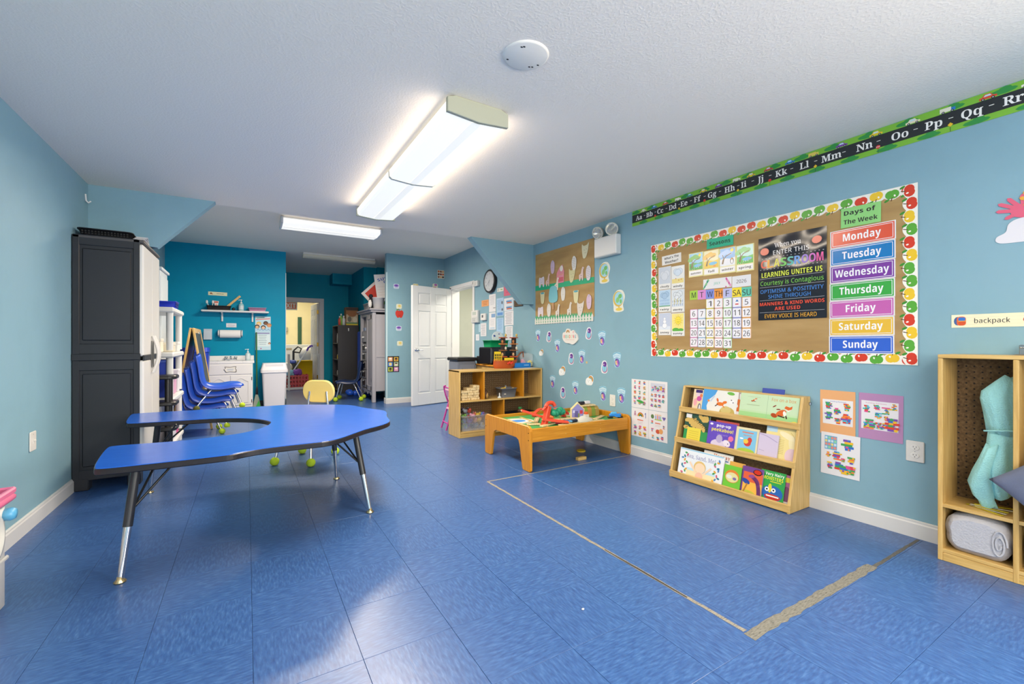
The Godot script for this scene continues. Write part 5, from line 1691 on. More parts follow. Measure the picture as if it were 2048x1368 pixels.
func door_wall_things() -> void:
	# stickers and cards on the blue wall behind the open door
	var zt := ZD + 0.001
	var items := [[2.241, 2.046, "purple oval eye sticker high left of the white door", "purple"], [2.59, 2.074, "yellow sun sticker just above the white door", "yellow"], [2.96, 2.098, "purple and red character sticker above the door's hinge side", "pair"],
		[2.29, 1.696, "pale yellow chick sticker above the red apple", "pale"], [2.285, 1.31, "purple oval eye sticker below the red apple", "purple"], [2.304, 1.046, "white daisy sticker above the framed faces", "pale"]]
	for e in items:
		var o := thing_at("wall_sticker", e[2], "wall sticker", on_back(e[0], e[1], zt), "stickers round the white door")
		cutout(o, rrect(0.1, 0.085, 0.02, 3), hexc("c2d4e2") if e[3] == "purple" else hexc("d9dcc8"), 0.0008)
		var a := Art.new(self, 0.001)
		match e[3]:
			"purple": a.ell(0, 0.012, 0.042, 0.024, hexc("8a62c0")).ell(0, 0.012, 0.022, 0.01, hexc("5a3f9a")).rect(0, -0.026, 0.06, 0.008, hexc("b49ad8"))
			"yellow": a.rect(0, 0.0, 0.085, 0.05, hexc("e2c83f")).rect(0, -0.015, 0.05, 0.016, hexc("c8922c")).ell(0, 0.015, 0.02, 0.012, hexc("f0e08a"))
			"pair": a.ell(0.01, 0.02, 0.03, 0.02, hexc("b05fae")).rect(-0.01, -0.028, 0.06, 0.02, hexc("c03a3a"))
			_: a.ell(0.005, 0.005, 0.03, 0.026, hexc("dccf8a")).ell(0.005, 0.008, 0.012, 0.01, hexc("e8c04a"))
		a.put(o, M.ink)
	var ap := thing_at("paper_apple", "red paper apple on the wall left of the white door", "paper cutout", on_back(2.296, 1.563, zt))
	cutout(ap, curve([Vector2(0, 0.05), Vector2(0.035, 0.065), Vector2(0.068, 0.04), Vector2(0.066, -0.01), Vector2(0.035, -0.068), Vector2(0.0, -0.058), Vector2(-0.035, -0.068), Vector2(-0.068, -0.012), Vector2(-0.066, 0.04), Vector2(-0.035, 0.062)], 4, true), hexc("c23326"), 0.0015, "apple")
	var a2 := Art.new(self, 0.0017)
	a2.line([Vector2(0, 0.045), Vector2(-0.01, 0.09)], 0.008, hexc("5a3a26")).ell(-0.035, 0.075, 0.024, 0.009, hexc("5a8a3f"), 0.4).line([Vector2(-0.02, -0.02), Vector2(0, -0.028), Vector2(0.02, -0.02)], 0.006, hexc("8a1f1a"))
	a2.put(ap, M.ink)
	var fp := thing_at("faces_poster", "small black poster of six coloured face squares beside the white door", "poster", on_back(2.187, 0.684, zt))
	sheet(fp, 0.209, 0.278, hexc("20222a"))
	var cols := [hexc("d89a6a"), hexc("d8b03f"), hexc("4f86d0"), hexc("a9c4a0"), hexc("b4c850"), hexc("c88ac0")]
	for k in 6:
		var a := Art.new(self, 0.0014)
		var c := Vector2(-0.05 + 0.1 * (k % 2), 0.085 - 0.087 * (k / 2))
		a.rect(c.x, c.y, 0.076, 0.072, cols[k]).ell(c.x, c.y - 0.004, 0.024, 0.022, [hexc("e8c8a8"), hexc("8a5a3a"), hexc("e8d49a"), hexc("f0dcc8"), hexc("6a4a34"), hexc("e8b8a8")][k]).ell(c.x, c.y + 0.014, 0.025, 0.013, [hexc("f0e8e0"), hexc("3a2a20"), hexc("e8d070"), hexc("5a4a40"), hexc("2a2020"), hexc("f0d0d8")][k]).rect(c.x, c.y - 0.012, 0.014, 0.003, hexc("b04a3a"))
		a.put(fp, M.ink, "face_square")
	var hw := card("picture_card", "small holiday card with orange and black pictures near the room corner", "picture card", on_back(3.07, 2.32, zt), 0.13, 0.155, hexc("e0d8c8"))
	var a3 := Art.new(self, 0.0014)
	for k in 9:
		var c := Vector2(-0.042 + 0.042 * (k % 3), 0.05 - 0.05 * (k / 3))
		a3.ell(c.x, c.y, 0.018, 0.02, [hexc("c8602f"), hexc("3a2a2a"), hexc("8a4a2c"), hexc("7a2a24"), hexc("d8a060")][(k * 2) % 5], k)
	a3.put(hw, M.ink)


# ---------------------------------------------------------------- the teal nook with the little sink
func pump_bottle(label: String, at: Vector3, h: float, body: Material) -> void:
	var o := thing("soap_bottle", label, "bottle", at)
	var r := h * 0.2
	var st := mb(true)
	lathe(st, [Vector2(0, 0), Vector2(r * 0.9, 0), Vector2(r, 0.005), Vector2(r, h * 0.52), Vector2(r * 0.8, h * 0.6), Vector2(r * 0.35, h * 0.66), Vector2(r * 0.35, h * 0.7), Vector2(0, h * 0.7)], 16)
	obj("bottle_body", st, body, o)
	var p := mb(true)
	lathe(p, [Vector2(0, h * 0.68), Vector2(r * 0.42, h * 0.68), Vector2(r * 0.42, h * 0.76), Vector2(r * 0.14, h * 0.78), Vector2(r * 0.14, h * 0.92), Vector2(0, h * 0.92)], 12)
	tube(p, [Vector3(r * 0.35, h * 0.95, 0), Vector3(-r * 0.5, h * 0.955, 0), Vector3(-r * 1.05, h * 0.93, 0)], r * 0.13, 6)
	ball(p, Vector3(0, h * 0.95, 0), Vector3(r * 0.4, h * 0.04, r * 0.3), 8)
	obj("pump", p, M.white, o)
	var lb := mb(true)
	lathe(lb, [Vector2(r * 1.02, h * 0.14), Vector2(r * 1.02, h * 0.44)], 16)
	obj("bottle_label", lb, paint(hexc("c8d4dc"), 0.5), o)


func teal_nook() -> void:
	var wh := paint(hexc("dcdcde"), 0.35)
	var v := thing("sink_cabinet", "small white sink cabinet with two arched doors against the teal wall", "sink cabinet", Vector3(-0.222, 0, ZT))
	var W := 0.6
	var D := 0.45
	var st := mb()
	box(st, Vector3(0, 0.4, D / 2), Vector3(W, 0.68, D - 0.004), 0.002)
	box(st, Vector3(0, 0.035, D / 2 - 0.03), Vector3(W - 0.01, 0.07, D - 0.06))
	obj("body", st, wh, v)
	var ct := mb()
	for b in [[-0.2425, 0.2275, 0.155, 0.455], [0.2425, 0.2275, 0.155, 0.455], [0, 0.41, 0.33, 0.09], [0, 0.055, 0.33, 0.11]]:
		box(ct, Vector3(b[0], 0.758, b[1]), Vector3(b[2], 0.036, b[3]), 0.003)
	box(ct, Vector3(0, 0.812, 0.012), Vector3(W + 0.04, 0.075, 0.022), 0.004)
	obj("countertop", ct, paint(hexc("e2e2e4"), 0.25), v)
	var bs := mb(true)
	lathe(bs, [Vector2(0, -0.03), Vector2(0.09, -0.02), Vector2(0.14, 0.03), Vector2(0.165, 0.1), Vector2(0.178, 0.104)], 24, Transform3D(Basis.from_scale(Vector3(1, 1, 0.78)), Vector3(0, 0.672, 0.235)))
	obj("basin", bs, wh, v)
	var fr := mb()
	box(fr, Vector3(0, 0.645, D), Vector3(W - 0.03, 0.15, 0.016), 0.004)
	obj("drawer_front", fr, wh, v)
	for s in [-1.0, 1.0]:
		var dm := mb()
		box(dm, Vector3(s * 0.143, 0.325, D), Vector3(0.278, 0.46, 0.018), 0.004)
		var door := obj("door", dm, wh, v)
		# arched raised panel
		var pts := [Vector2(-0.1, 0.13), Vector2(0.1, 0.13), Vector2(0.1, 0.46)]
		for i in 9:
			var x := 0.1 - 0.2 * i / 8.0
			pts.append(Vector2(x, 0.462 + 0.05 * pow(cos(x / 0.1 * PI / 2), 2.0)))
		pts.append(Vector2(-0.1, 0.46))
		var pm := mb()
		prism(pm, pts, D + 0.0085, D + 0.016, Transform3D(Basis(), Vector3(s * 0.143, 0, 0)), 0.006)
		obj("raised_panel", pm, wh, door)
		var hm := mb(true)
		tube(hm, [Vector3(s * 0.03, 0.35, D + 0.01), Vector3(s * 0.03, 0.36, D + 0.03), Vector3(s * 0.03, 0.42, D + 0.03), Vector3(s * 0.03, 0.43, D + 0.01)], 0.005, 6)
		obj("door_pull", hm, M.steel, door)
		for y in [0.15, 0.5]:
			var gm := mb()
			box(gm, Vector3(s * 0.286, y, D + 0.004), Vector3(0.01, 0.05, 0.016), 0.002)
			obj("hinge", gm, M.black, door)
	# ornate plate on the drawer front
	var pl := thing("name_plate", "small white plaque with ornate dark edge on the sink cabinet's drawer", "plaque", Vector3(-0.222, 0.647, ZT + D + 0.009))
	var pp := mb()
	prism(pp, curve([Vector2(-0.082, 0), Vector2(-0.06, 0.022), Vector2(-0.07, 0.045), Vector2(0.0, 0.04), Vector2(0.078, 0.048), Vector2(0.07, 0.015), Vector2(0.082, 0.0), Vector2(0.076, -0.042), Vector2(0.0, -0.034), Vector2(-0.05, -0.044), Vector2(-0.065, -0.02)], 3, true), 0, 0.004)
	obj("dark_edge", pp, paint(hexc("3a3634"), 0.5), pl)
	var pa := Art.new(self, 0.0042)
	pa.poly(curve([Vector2(-0.074, 0), Vector2(-0.054, 0.022), Vector2(-0.062, 0.038), Vector2(0.0, 0.033), Vector2(0.07, 0.041), Vector2(0.063, 0.013), Vector2(0.074, 0.0), Vector2(0.068, -0.035), Vector2(0.0, -0.028), Vector2(-0.046, -0.037), Vector2(-0.058, -0.017)], 3, true), hexc("e4e2dc"))
	lines(pa, 0.005, 0, 0.1, 0.034, 2, hexc("7f9ab8"))
	pa.put(pl, M.ink)
	var fc := thing("faucet", "chrome two-handle faucet on the white sink", "faucet", Vector3(-0.222, 0.776, ZT + 0.07))
	var fm := mb(true)
	box(fm, Vector3(0, 0.01, 0), Vector3(0.16, 0.02, 0.05), 0.006)
	obj("base", fm, M.chrome, fc)
	var sp := mb(true)
	tube(sp, [Vector3(0, 0.01, 0), Vector3(0, 0.055, 0.01), Vector3(0, 0.06, 0.06), Vector3(0, 0.045, 0.11)], 0.012, 8)
	obj("spout", sp, M.chrome, fc)
	for s in [-1.0, 1.0]:
		var hm := mb(true)
		lathe(hm, [Vector2(0, 0.015), Vector2(0.022, 0.015), Vector2(0.016, 0.03), Vector2(0.024, 0.045), Vector2(0.02, 0.06), Vector2(0, 0.062)], 12, Transform3D(Basis(), Vector3(s * 0.065, 0, 0)))
		obj("tap_handle", hm, M.chrome, fc)
	pump_bottle("clear pump soap bottle on the sink counter", Vector3(0.012, 0.777, ZT + 0.24), 0.185, paint(hexc("b9cfd6"), 0.2))
	# shelf with brackets
	var sh := thing("wall_shelf", "narrow white shelf on two brackets on the teal wall", "shelf", Vector3(-0.15, 1.572, ZT))
	var sm := mb()
	box(sm, Vector3(0, -0.014, 0.085), Vector3(0.92, 0.028, 0.168), 0.008)
	obj("board", sm, wh, sh)
	for x in [-0.19, 0.228]:
		var bm := mb()
		prism(bm, [Vector2(0, -0.17), Vector2(0.022, -0.17), Vector2(0.03, -0.06), Vector2(0.12, -0.045), Vector2(0.12, -0.028), Vector2(0, -0.028)], -0.012, 0.012, Transform3D(Basis(Vector3(0, 0, 1), Vector3(0, 1, 0), Vector3(-1, 0, 0)), Vector3(x, 0, 0)), 0.003)
		obj("bracket", bm, wh, sh)
	basket("mesh_basket", "black basket of brushes and tubes on the white wall shelf", Vector3(-0.38, 1.572, ZT + 0.09), 0.32, 0.13, 0.068, paint(hexc("232226"), 0.6))
	var items := [[-0.5, 0.05, 0.07, "white plastic spatula leaning in the black basket", "d8dce0", 0.5], [-0.47, 0.05, 0.09, "white brush standing in the black basket", "e0e2e4", -0.15]]
	for it in items:
		var o := thing("brush", it[3], "brush", Vector3(it[0], 1.58, ZT + 0.1))
		var bm := mb(true)
		tube(bm, [Vector3(0, 0, 0), Vector3(-it[5] * 0.06, 0.1, 0)], 0.006, 6)
		obj("handle", bm, paint(hexc(it[4]), 0.4), o)
		var b2 := mb(true)
		ball(b2, Vector3(-it[5] * 0.075, 0.118, 0), Vector3(0.016, 0.03, 0.008), 8)
		obj("head", b2, paint(hexc(it[4]), 0.4), o)
	var tb := thing("cream_tube", "white and red squeeze tube standing in the black basket", "tube", Vector3(-0.415, 1.58, ZT + 0.1))
	var tm := mb(true)
	tube(tm, [Vector3(0, 0.0, 0), Vector3(0, 0.03, 0)], 0.014, 10)
	obj("cap", tm, paint(hexc("d23f8a"), 0.4), tb)
	var tm2 := mb()
	prism(tm2, [Vector2(-0.018, 0.03), Vector2(0.018, 0.03), Vector2(0.034, 0.135), Vector2(-0.03, 0.14)], -0.01, 0.01, Transform3D.IDENTITY, 0.004)
	obj("tube_body", tm2, paint(hexc("e2ddd8"), 0.35), tb)
	var tm3 := Art.new(self, 0.0105)
	tm3.rect(0.0, 0.118, 0.05, 0.022, hexc("c8503f")).rect(0, 0.08, 0.024, 0.03, hexc("e0a0a0"))
	tm3.put(tb, M.ink)
	var bl := thing("blue_sponge", "dark blue round scrubber in the black basket", "scrubber", Vector3(-0.33, 1.62, ZT + 0.09))
	var bm2 := mb(true)
	ball(bm2, Vector3(0, 0.005, 0), Vector3(0.032, 0.026, 0.03), 10)
	obj("scrubber_pad", bm2, paint(hexc("1f2a6a"), 0.8), bl)
	var sk := thing("wooden_ruler", "wooden stick slanting up out of the black basket", "stick", Vector3(-0.305, 1.6, ZT + 0.08))
	var wm := mb()
	box(wm, Vector3(0, 0.15, 0), Vector3(0.032, 0.3, 0.006), 0.001, Transform3D(Basis(Vector3(0, 0, 1), -0.78), Vector3.ZERO))
	obj("stick", wm, M.birch_y, sk)
	var bb := thing("black_ball", "small black ball at the end of the black basket", "ball", Vector3(-0.185, 1.597, ZT + 0.1))
	var b3 := mb(true)
	ball(b3, Vector3.ZERO, Vector3(0.025, 0.025, 0.025), 12)
	obj("ball", b3, M.black, bb)
	pump_bottle("clear pump bottle standing on the wall shelf", Vector3(-0.08, 1.572, ZT + 0.09), 0.185, paint(hexc("9fc4cc"), 0.2))
	basket("pink_basket", "low pink plastic basket on the right end of the wall shelf", Vector3(0.145, 1.572, ZT + 0.09), 0.25, 0.13, 0.055, paint(hexc("d29ac0"), 0.4))
	# labels, towels, poster
	var z := ZT + 0.001
	var c := card("label_strip", "cream picture label above the wall shelf", "label strip", spin(on_back(-0.4, 1.84, z), -1.2), 0.252, 0.056, hexc("e0e0bc"))
	var a := Art.new(self, 0.0014)
	a.ell(-0.09, 0.002, 0.016, 0.012, hexc("8a5a3a"), 0.5).ell(-0.075, -0.006, 0.012, 0.006, hexc("c8503f"), -0.4)
	for i in 7:
		a.rect(-0.01 + 0.014 * i, 0, 0.009, 0.01, hexc("6a7068"))
	a.put(c, M.ink)
	c = card("label_strip", "small white label card above the paper towel roll", "label strip", on_back(-0.217, 1.341, z), 0.14, 0.066, hexc("d9dde6"))
	a = Art.new(self, 0.0014)
	a.line([Vector2(-0.05, -0.008), Vector2(-0.035, 0.012), Vector2(0.05, 0.0)], 0.003, hexc("8f98b0"))
	lines(a, 0.0, -0.012, 0.1, 0.02, 2, hexc("b09ab0"))
	a.put(c, M.ink)
	var th := thing("towel_holder", "white paper towel holder with a full roll on the teal wall", "paper towel holder", Vector3(-0.228, 1.2, ZT))
	for s in [-1.0, 1.0]:
		var em := mb()
		prism(em, curve([Vector2(0, -0.045), Vector2(0.05, -0.05), Vector2(0.105, -0.03), Vector2(0.105, 0.03), Vector2(0.05, 0.05), Vector2(0, 0.045)], 3, true), -0.009, 0.009, Transform3D(Basis(Vector3(0, 0, 1), Vector3(0, 1, 0), Vector3(-1, 0, 0)), Vector3(s * 0.158, 0.01, 0.003)), 0.003)
		obj("arm", em, wh, th)
	var rl := mb(true)
	prism(rl, oval(0.063, 0.063, Vector2.ZERO, 24), -0.14, 0.14, Transform3D(Basis(Vector3(0, 0, 1), Vector3(0, 1, 0), Vector3(-1, 0, 0)), Vector3(0, 0, 0.068)), 0.0, true)
	obj("paper_roll", rl, paint(hexc("e6e6e8"), 0.85), th)
	var po := card("poster", "tall blue hand-washing poster with children's faces right of the shelf", "poster", on_back(0.229, 1.216, z), 0.225, 0.56, hexc("b8d8e8"))
	a = Art.new(self, 0.0014)
	a.rect(0, 0.245, 0.2, 0.05, hexc("d8dce0")).line([Vector2(-0.1, 0.225), Vector2(0.1, 0.245)], 0.012, hexc("c8506a")).line([Vector2(-0.09, 0.25), Vector2(0.02, 0.262)], 0.012, hexc("4f9a8a"))
	for p in [[-0.06, 0.16, "e0c050", "e8c4a0"], [0.04, 0.17, "2f2420", "7a5238"], [0.09, 0.135, "b87a4a", "d89a6a"], [-0.085, 0.11, "2f2a28", "d8b08a"], [0.005, 0.1, "3a2c2a", "e4bc9c"]]:
		a.ell(p[0], p[1], 0.036, 0.034, hexc(p[2])).ell(p[0], p[1] - 0.008, 0.025, 0.024, hexc(p[3]))
	for i in 4:
		a.line([Vector2(-0.09 + 0.05 * i, 0.05), Vector2(-0.07 + 0.05 * i, 0.07), Vector2(-0.05 + 0.05 * i, 0.045)], 0.008, hexc("6f9fd0"))
	a.rect(0.0, 0.0, 0.19, 0.018, hexc("8f86b8"))
	a.rect(0.0, -0.12, 0.2, 0.2, hexc("d4e6ec"))
	for i in 6:
		a.rect(-0.005, -0.035 - 0.03 * i, 0.12 - 0.012 * (i % 3), 0.008, hexc("8fa8b8")).ell(-0.085, -0.035 - 0.03 * i, 0.005, 0.005, hexc("6f90b0"))
	a.ell(0.095, -0.17, 0.02, 0.018, hexc("6a4030")).ell(0.095, -0.176, 0.014, 0.012, hexc("e0b090")).ell(-0.03, -0.255, 0.01, 0.01, hexc("b04a8a"))
	a.put(po, M.ink)
	var ho := thing_at("paper_holder", "clear plastic wall pocket beside the wooden easel", "wall pocket", on_back(-0.53, 1.193, z))
	var hm := mb()
	box(hm, Vector3(0, 0, 0.004), Vector3(0.11, 0.168, 0.003), 0.001)
	box(hm, Vector3(0, -0.02, 0.03), Vector3(0.11, 0.128, 0.003), 0.001)
	for s in [-1.0, 1.0]:
		box(hm, Vector3(s * 0.0535, -0.02, 0.017), Vector3(0.003, 0.128, 0.026))
	box(hm, Vector3(0, -0.0825, 0.017), Vector3(0.11, 0.003, 0.026))
	obj("pocket", hm, M.frosted, ho)
	# broom and bin
	var br := thing("broom", "broom with a thin green handle leaning on the teal wall by the bin", "broom", Vector3(0.145, 0, ZT + 0.1))
	var b4 := mb(true)
	tube(b4, [Vector3(-0.005, 0.27, 0.03), Vector3(-0.012, 1.23, -0.08)], 0.011, 8)
	obj("handle", b4, paint(hexc("2f6a3a"), 0.4), br)
	var b5 := mb(true)
	lathe(b5, [Vector2(0, 0.2), Vector2(0.02, 0.2), Vector2(0.016, 0.3), Vector2(0.012, 0.34), Vector2(0, 0.34)], 10, Transform3D(Basis(), Vector3(-0.005, 0, 0.03)))
	obj("socket", b5, M.black, br)
	var b6 := mb()
	prism(b6, [Vector2(-0.06, 0.01), Vector2(0.055, 0.0), Vector2(0.03, 0.15), Vector2(0.012, 0.21), Vector2(-0.02, 0.21), Vector2(-0.035, 0.15)], -0.018, 0.018, Transform3D(Basis(), Vector3(-0.005, 0.002, 0.035)), 0.005)
	obj("bristles", b6, paint(hexc("8f9a90"), 0.9), br)
	var b7 := mb()
	prism(b7, [Vector2(-0.025, 0.002), Vector2(0.05, 0.0), Vector2(0.02, 0.12)], 0.054, 0.062)
	obj("green_tips", b7, paint(hexc("3fae4a"), 0.8), br)
	var bn := thing("trash_bin", "tall white plastic swing-top bin at the end of the teal wall", "trash bin", Vector3(0.385, 0, ZT + 0.2))
	var bm3 := mb()
	frustum(bm3, Vector3(0.3, 0.22, 0.0), Vector3(0.355, 0.29, 0.58), 0.0)
	obj("bin_body", bm3, paint(hexc("d6d6de"), 0.35), bn)
	var ld := mb()
	frustum(ld, Vector3(0.392, 0.32, 0.575), Vector3(0.392, 0.32, 0.62), 0.0)
	frustum(ld, Vector3(0.385, 0.31, 0.62), Vector3(0.335, 0.24, 0.725), 0.0)
	obj("lid", ld, paint(hexc("e0e0e6"), 0.35), bn)
	var fl := mb()
	box(fl, Vector3(0, 0.675, 0.136), Vector3(0.25, 0.075, 0.004), 0.0015, Transform3D(Basis(Vector3(1, 0, 0), 0.0), Vector3.ZERO))
	obj("flap", fl, paint(hexc("dadae2"), 0.35), bn)


func frustum(st: SurfaceTool, a: Vector3, b: Vector3, _bev: float) -> void:   # (width, depth, height) of two rounded rectangles, joined
	var pa := rrect(a.x, a.y, minf(a.x, a.y) * 0.12, 3)
	var pb := rrect(b.x, b.y, minf(b.x, b.y) * 0.12, 3)
	var n := pa.size()
	smooth(st, true)
	for i in n:
		var j := (i + 1) % n
		quad(st, Vector3(pa[i].x, a.z, -pa[i].y), Vector3(pa[j].x, a.z, -pa[j].y), Vector3(pb[j].x, b.z, -pb[j].y), Vector3(pb[i].x, b.z, -pb[i].y))
	smooth(st, false)
	for i in range(1, n - 1):
		tri(st, Vector3(pa[0].x, a.z, -pa[0].y), Vector3(pa[i + 1].x, a.z, -pa[i + 1].y), Vector3(pa[i].x, a.z, -pa[i].y))
		tri(st, Vector3(pb[0].x, b.z, -pb[0].y), Vector3(pb[i].x, b.z, -pb[i].y), Vector3(pb[i + 1].x, b.z, -pb[i + 1].y))


func tub_mesh(st: SurfaceTool, w: float, d: float, h: float, taper: float, th: float) -> void:   # an open container, walls of thickness th, rim on top
	var rings := [[w * taper, d * taper, 0.0], [w, d, h], [w + 0.012, d + 0.012, h - 0.004], [w + 0.012, d + 0.012, h + 0.003], [w - th * 2, d - th * 2, h + 0.003], [w * taper - th * 2, d * taper - th * 2, th]]
	smooth(st, true)
	for r in rings.size() - 1:
		var pa := rrect(rings[r][0], rings[r][1], minf(w, d) * 0.12, 3)
		var pb := rrect(rings[r + 1][0], rings[r + 1][1], minf(w, d) * 0.12, 3)
		for i in pa.size():
			var j := (i + 1) % pa.size()
			quad(st, Vector3(pa[i].x, rings[r][2], -pa[i].y), Vector3(pa[j].x, rings[r][2], -pa[j].y), Vector3(pb[j].x, rings[r + 1][2], -pb[j].y), Vector3(pb[i].x, rings[r + 1][2], -pb[i].y))
	smooth(st, false)
	var e: Array = rings[5]
	var q := rrect(e[0], e[1], minf(w, d) * 0.12, 3)
	var q0 := rrect(rings[0][0], rings[0][1], minf(w, d) * 0.12, 3)
	for i in range(1, q.size() - 1):
		tri(st, Vector3(q[0].x, th, -q[0].y), Vector3(q[i].x, th, -q[i].y), Vector3(q[i + 1].x, th, -q[i + 1].y))
		tri(st, Vector3(q0[0].x, 0, -q0[0].y), Vector3(q0[i + 1].x, 0, -q0[i + 1].y), Vector3(q0[i].x, 0, -q0[i].y))


func basket(called: String, label: String, at: Vector3, w: float, d: float, h: float, m: Material, turn := 0.0) -> Node3D:
	var o := thing(called, label, "basket", at, turn)
	var st := mb()
	tub_mesh(st, w, d, h, 0.9, 0.004)
	obj("tub", st, m, o)
	# a row of slots let into the long sides
	var n := int(w / 0.02)
	var sl := mb()
	for k in n:
		var x := -w * 0.44 + w * 0.88 * (k + 0.5) / n
		for s in [-1.0, 1.0]:
			for r in 2:
				box(sl, Vector3(x, h * (0.35 + 0.3 * r), s * (d * (0.4775 + 0.015 * (r - 0.3)) + 0.0006)), Vector3(0.01, h * 0.2, 0.003))
	var so := obj("side_slots", sl, paint((m as StandardMaterial3D).albedo_color.darkened(0.45), 0.7), o)
	so.set_meta("kind", "stuff")
	return o


# ---------------------------------------------------------------- the back hall and the room past it
func back_hall() -> void:
	var bk := paint(hexc("26252b"), 0.5)
	var o := thing("bookcase", "narrow dark bookcase in the back hall, seen from its side", "bookcase", Vector3(1.82, 0, -9.98))
	var D := 0.42
	var W := 0.66
	for z in [-W / 2 + 0.012, W / 2 - 0.012]:
		var sm := mb()
		box(sm, Vector3(0, 0.71, z), Vector3(D, 1.42, 0.024), 0.003)
		obj("side_panel", sm, bk, o)
	for y in [0.06, 0.36, 0.7, 1.04, 1.41]:
		var sm := mb()
		box(sm, Vector3(-0.0, y, 0), Vector3(D - 0.01, 0.022, W - 0.048), 0.002)
		obj("shelf", sm, bk, o)
	var bm := mb()
	box(bm, Vector3(D / 2 - 0.008, 0.71, 0), Vector3(0.01, 1.4, W - 0.05))
	obj("back_panel", bm, bk, o)
	var wt := mb()
	box(wt, Vector3(0.0, 1.33, W / 2 + 0.001), Vector3(0.018, 0.06, 0.004), 0.001)
	obj("wall_clip", wt, M.white, o)
	var shelf_items := [[1.66, 1.052, "c8a42c", 0.13, "yellow bottle on the dark bookcase's upper shelf"], [1.66, 1.052, "d8d8d8", 0.2, "white bottle behind the yellow bottle in the bookcase"], [1.65, 0.712, "e0c43a", 0.1, "yellow cup on the bookcase's middle shelf"], [1.66, 0.372, "b8b4ac", 0.1, "pale jar low in the dark bookcase"], [1.65, 0.072, "a08a60", 0.12, "tan jar on the bookcase's bottom shelf"]]
	for k in shelf_items.size():
		var s: Array = shelf_items[k]
		var j := thing("storage_jar", s[4], "jar", Vector3(s[0], s[1], -9.78 - 0.08 * (k % 2)))
		var jm := mb(true)
		lathe(jm, [Vector2(0, 0), Vector2(0.034, 0), Vector2(0.036, 0.01), Vector2(0.036, s[3] * 0.8), Vector2(0.024, s[3] * 0.88)], 14)
		obj("jar_body", jm, paint(hexc(s[2]), 0.4), j)
		var lm := mb(true)
		lathe(lm, [Vector2(0.03, s[3] * 0.85), Vector2(0.03, s[3]), Vector2(0, s[3])], 14)
		obj("jar_lid", lm, M.white, j)
	var tops := [[1.66, 0.19, 0.03, "c84a3a", "small red bottle on top of the dark bookcase"], [1.69, 0.24, 0.03, "7fb04a", "green labelled bottle on top of the dark bookcase"], [1.74, 0.2, 0.035, "c9ccd0", "grey-white bottle on top of the dark bookcase"]]
	for s in tops:
		var j := thing("bottle", s[4], "bottle", Vector3(s[0], 1.421, -9.74))
		var jm := mb(true)
		lathe(jm, [Vector2(0, 0), Vector2(s[2], 0), Vector2(s[2], s[1] * 0.65), Vector2(s[2] * 0.4, s[1] * 0.8), Vector2(s[2] * 0.4, s[1] * 0.88)], 14)
		obj("bottle_body", jm, paint(hexc(s[3]), 0.4), j)
		var lm := mb(true)
		lathe(lm, [Vector2(s[2] * 0.5, s[1] * 0.86), Vector2(s[2] * 0.5, s[1]), Vector2(0, s[1])], 12)
		obj("cap", lm, M.white, j)
	var bx := thing("picture_box", "cardboard box with a brown and cream printed front on the dark bookcase", "box", Vector3(1.9, 1.421, -9.8))
	var xm := mb()
	box(xm, Vector3(0, 0.19, 0), Vector3(0.25, 0.38, 0.2), 0.004)
	obj("carton", xm, paint(hexc("8a5f3a"), 0.7), bx)
	var xa := Art.new(self, 0.1005)
	xa.rect(0, 0.13, 0.23, 0.2, hexc("b8a78a")).ell(0, 0.24, 0.09, 0.06, hexc("8f5a34")).ell(-0.05, 0.13, 0.04, 0.06, hexc("6a6458")).ell(0.06, 0.12, 0.045, 0.06, hexc("d0c4ac")).rect(0, 0.045, 0.23, 0.03, hexc("3f7a5a")).rect(0, 0.02, 0.24, 0.03, hexc("c9b83a")).rect(0, 0.345, 0.24, 0.06, hexc("3a2a22"))
	xa.put(bx, M.ink)
	var sb := thing("wedge_stand", "grey plastic wedge stand beside the cardboard box", "stand", Vector3(1.77, 1.421, -9.9))
	var wm := mb()
	prism(wm, [Vector2(-0.06, 0), Vector2(0.06, 0), Vector2(0.06, 0.26), Vector2(0.03, 0.26)], -0.05, 0.05, Transform3D.IDENTITY, 0.004)
	obj("wedge", wm, paint(hexc("8f8f94"), 0.5), sb)
	# blue folding mat standing on edge
	var mt := thing("folding_mat", "bright blue gym mat standing on edge between bookcase and grey cabinet", "mat", Vector3(2.0, 0, -9.09), 0.03)
	for k in 3:
		var mm := mb()
		box(mm, Vector3(-0.055 + 0.055 * k, 0.64, 0), Vector3(0.05, 1.28, 0.34), 0.018)
		obj("mat_panel", mm, paint(hexc("1a50c0"), 0.35), mt)
	var sp := mb()
	box(sp, Vector3(-0.0, 1.1, 0.172), Vector3(0.15, 0.045, 0.003), 0.001)
	obj("strap", sp, paint(hexc("c8ccd8"), 0.5), mt)
	var bt := thing("cloth_bag", "crumpled blue plastic bag on the floor by the blue mat", "bag", Vector3(1.78, 0, -9.15))
	var btm := mb(true)
	for k in 6:
		ball(btm, Vector3(0.07 * cos(k * 2.1), 0.05 + 0.012 * (k % 3), 0.06 * sin(k * 2.1)), Vector3(0.075, 0.055, 0.06), 8)
	obj("bag", btm, paint(hexc("1f55c8"), 0.4), bt)
	grey_cabinet()
	# the cream room past the far door
	var ex := thing_at("exit_sign", "red-lettered EXIT sign above the far doorway's room", "exit sign", on_back(0.86, 1.93, -11.6))
	var em := mb()
	box(em, Vector3(0, 0, -0.03), Vector3(0.33, 0.2, 0.05), 0.005)
	obj("case", em, paint(hexc("e0d8c8"), 0.5), ex)
	var exa := Art.new(self, -0.0045)
	exa.rect(0, 0, 0.29, 0.15, hexc("e6764f")).text("EXIT", 0, 0, 0.11, hexc("f4e8d8"), "bold", 0.26)
	exa.put(ex, M.ink)
	var rod := mb()
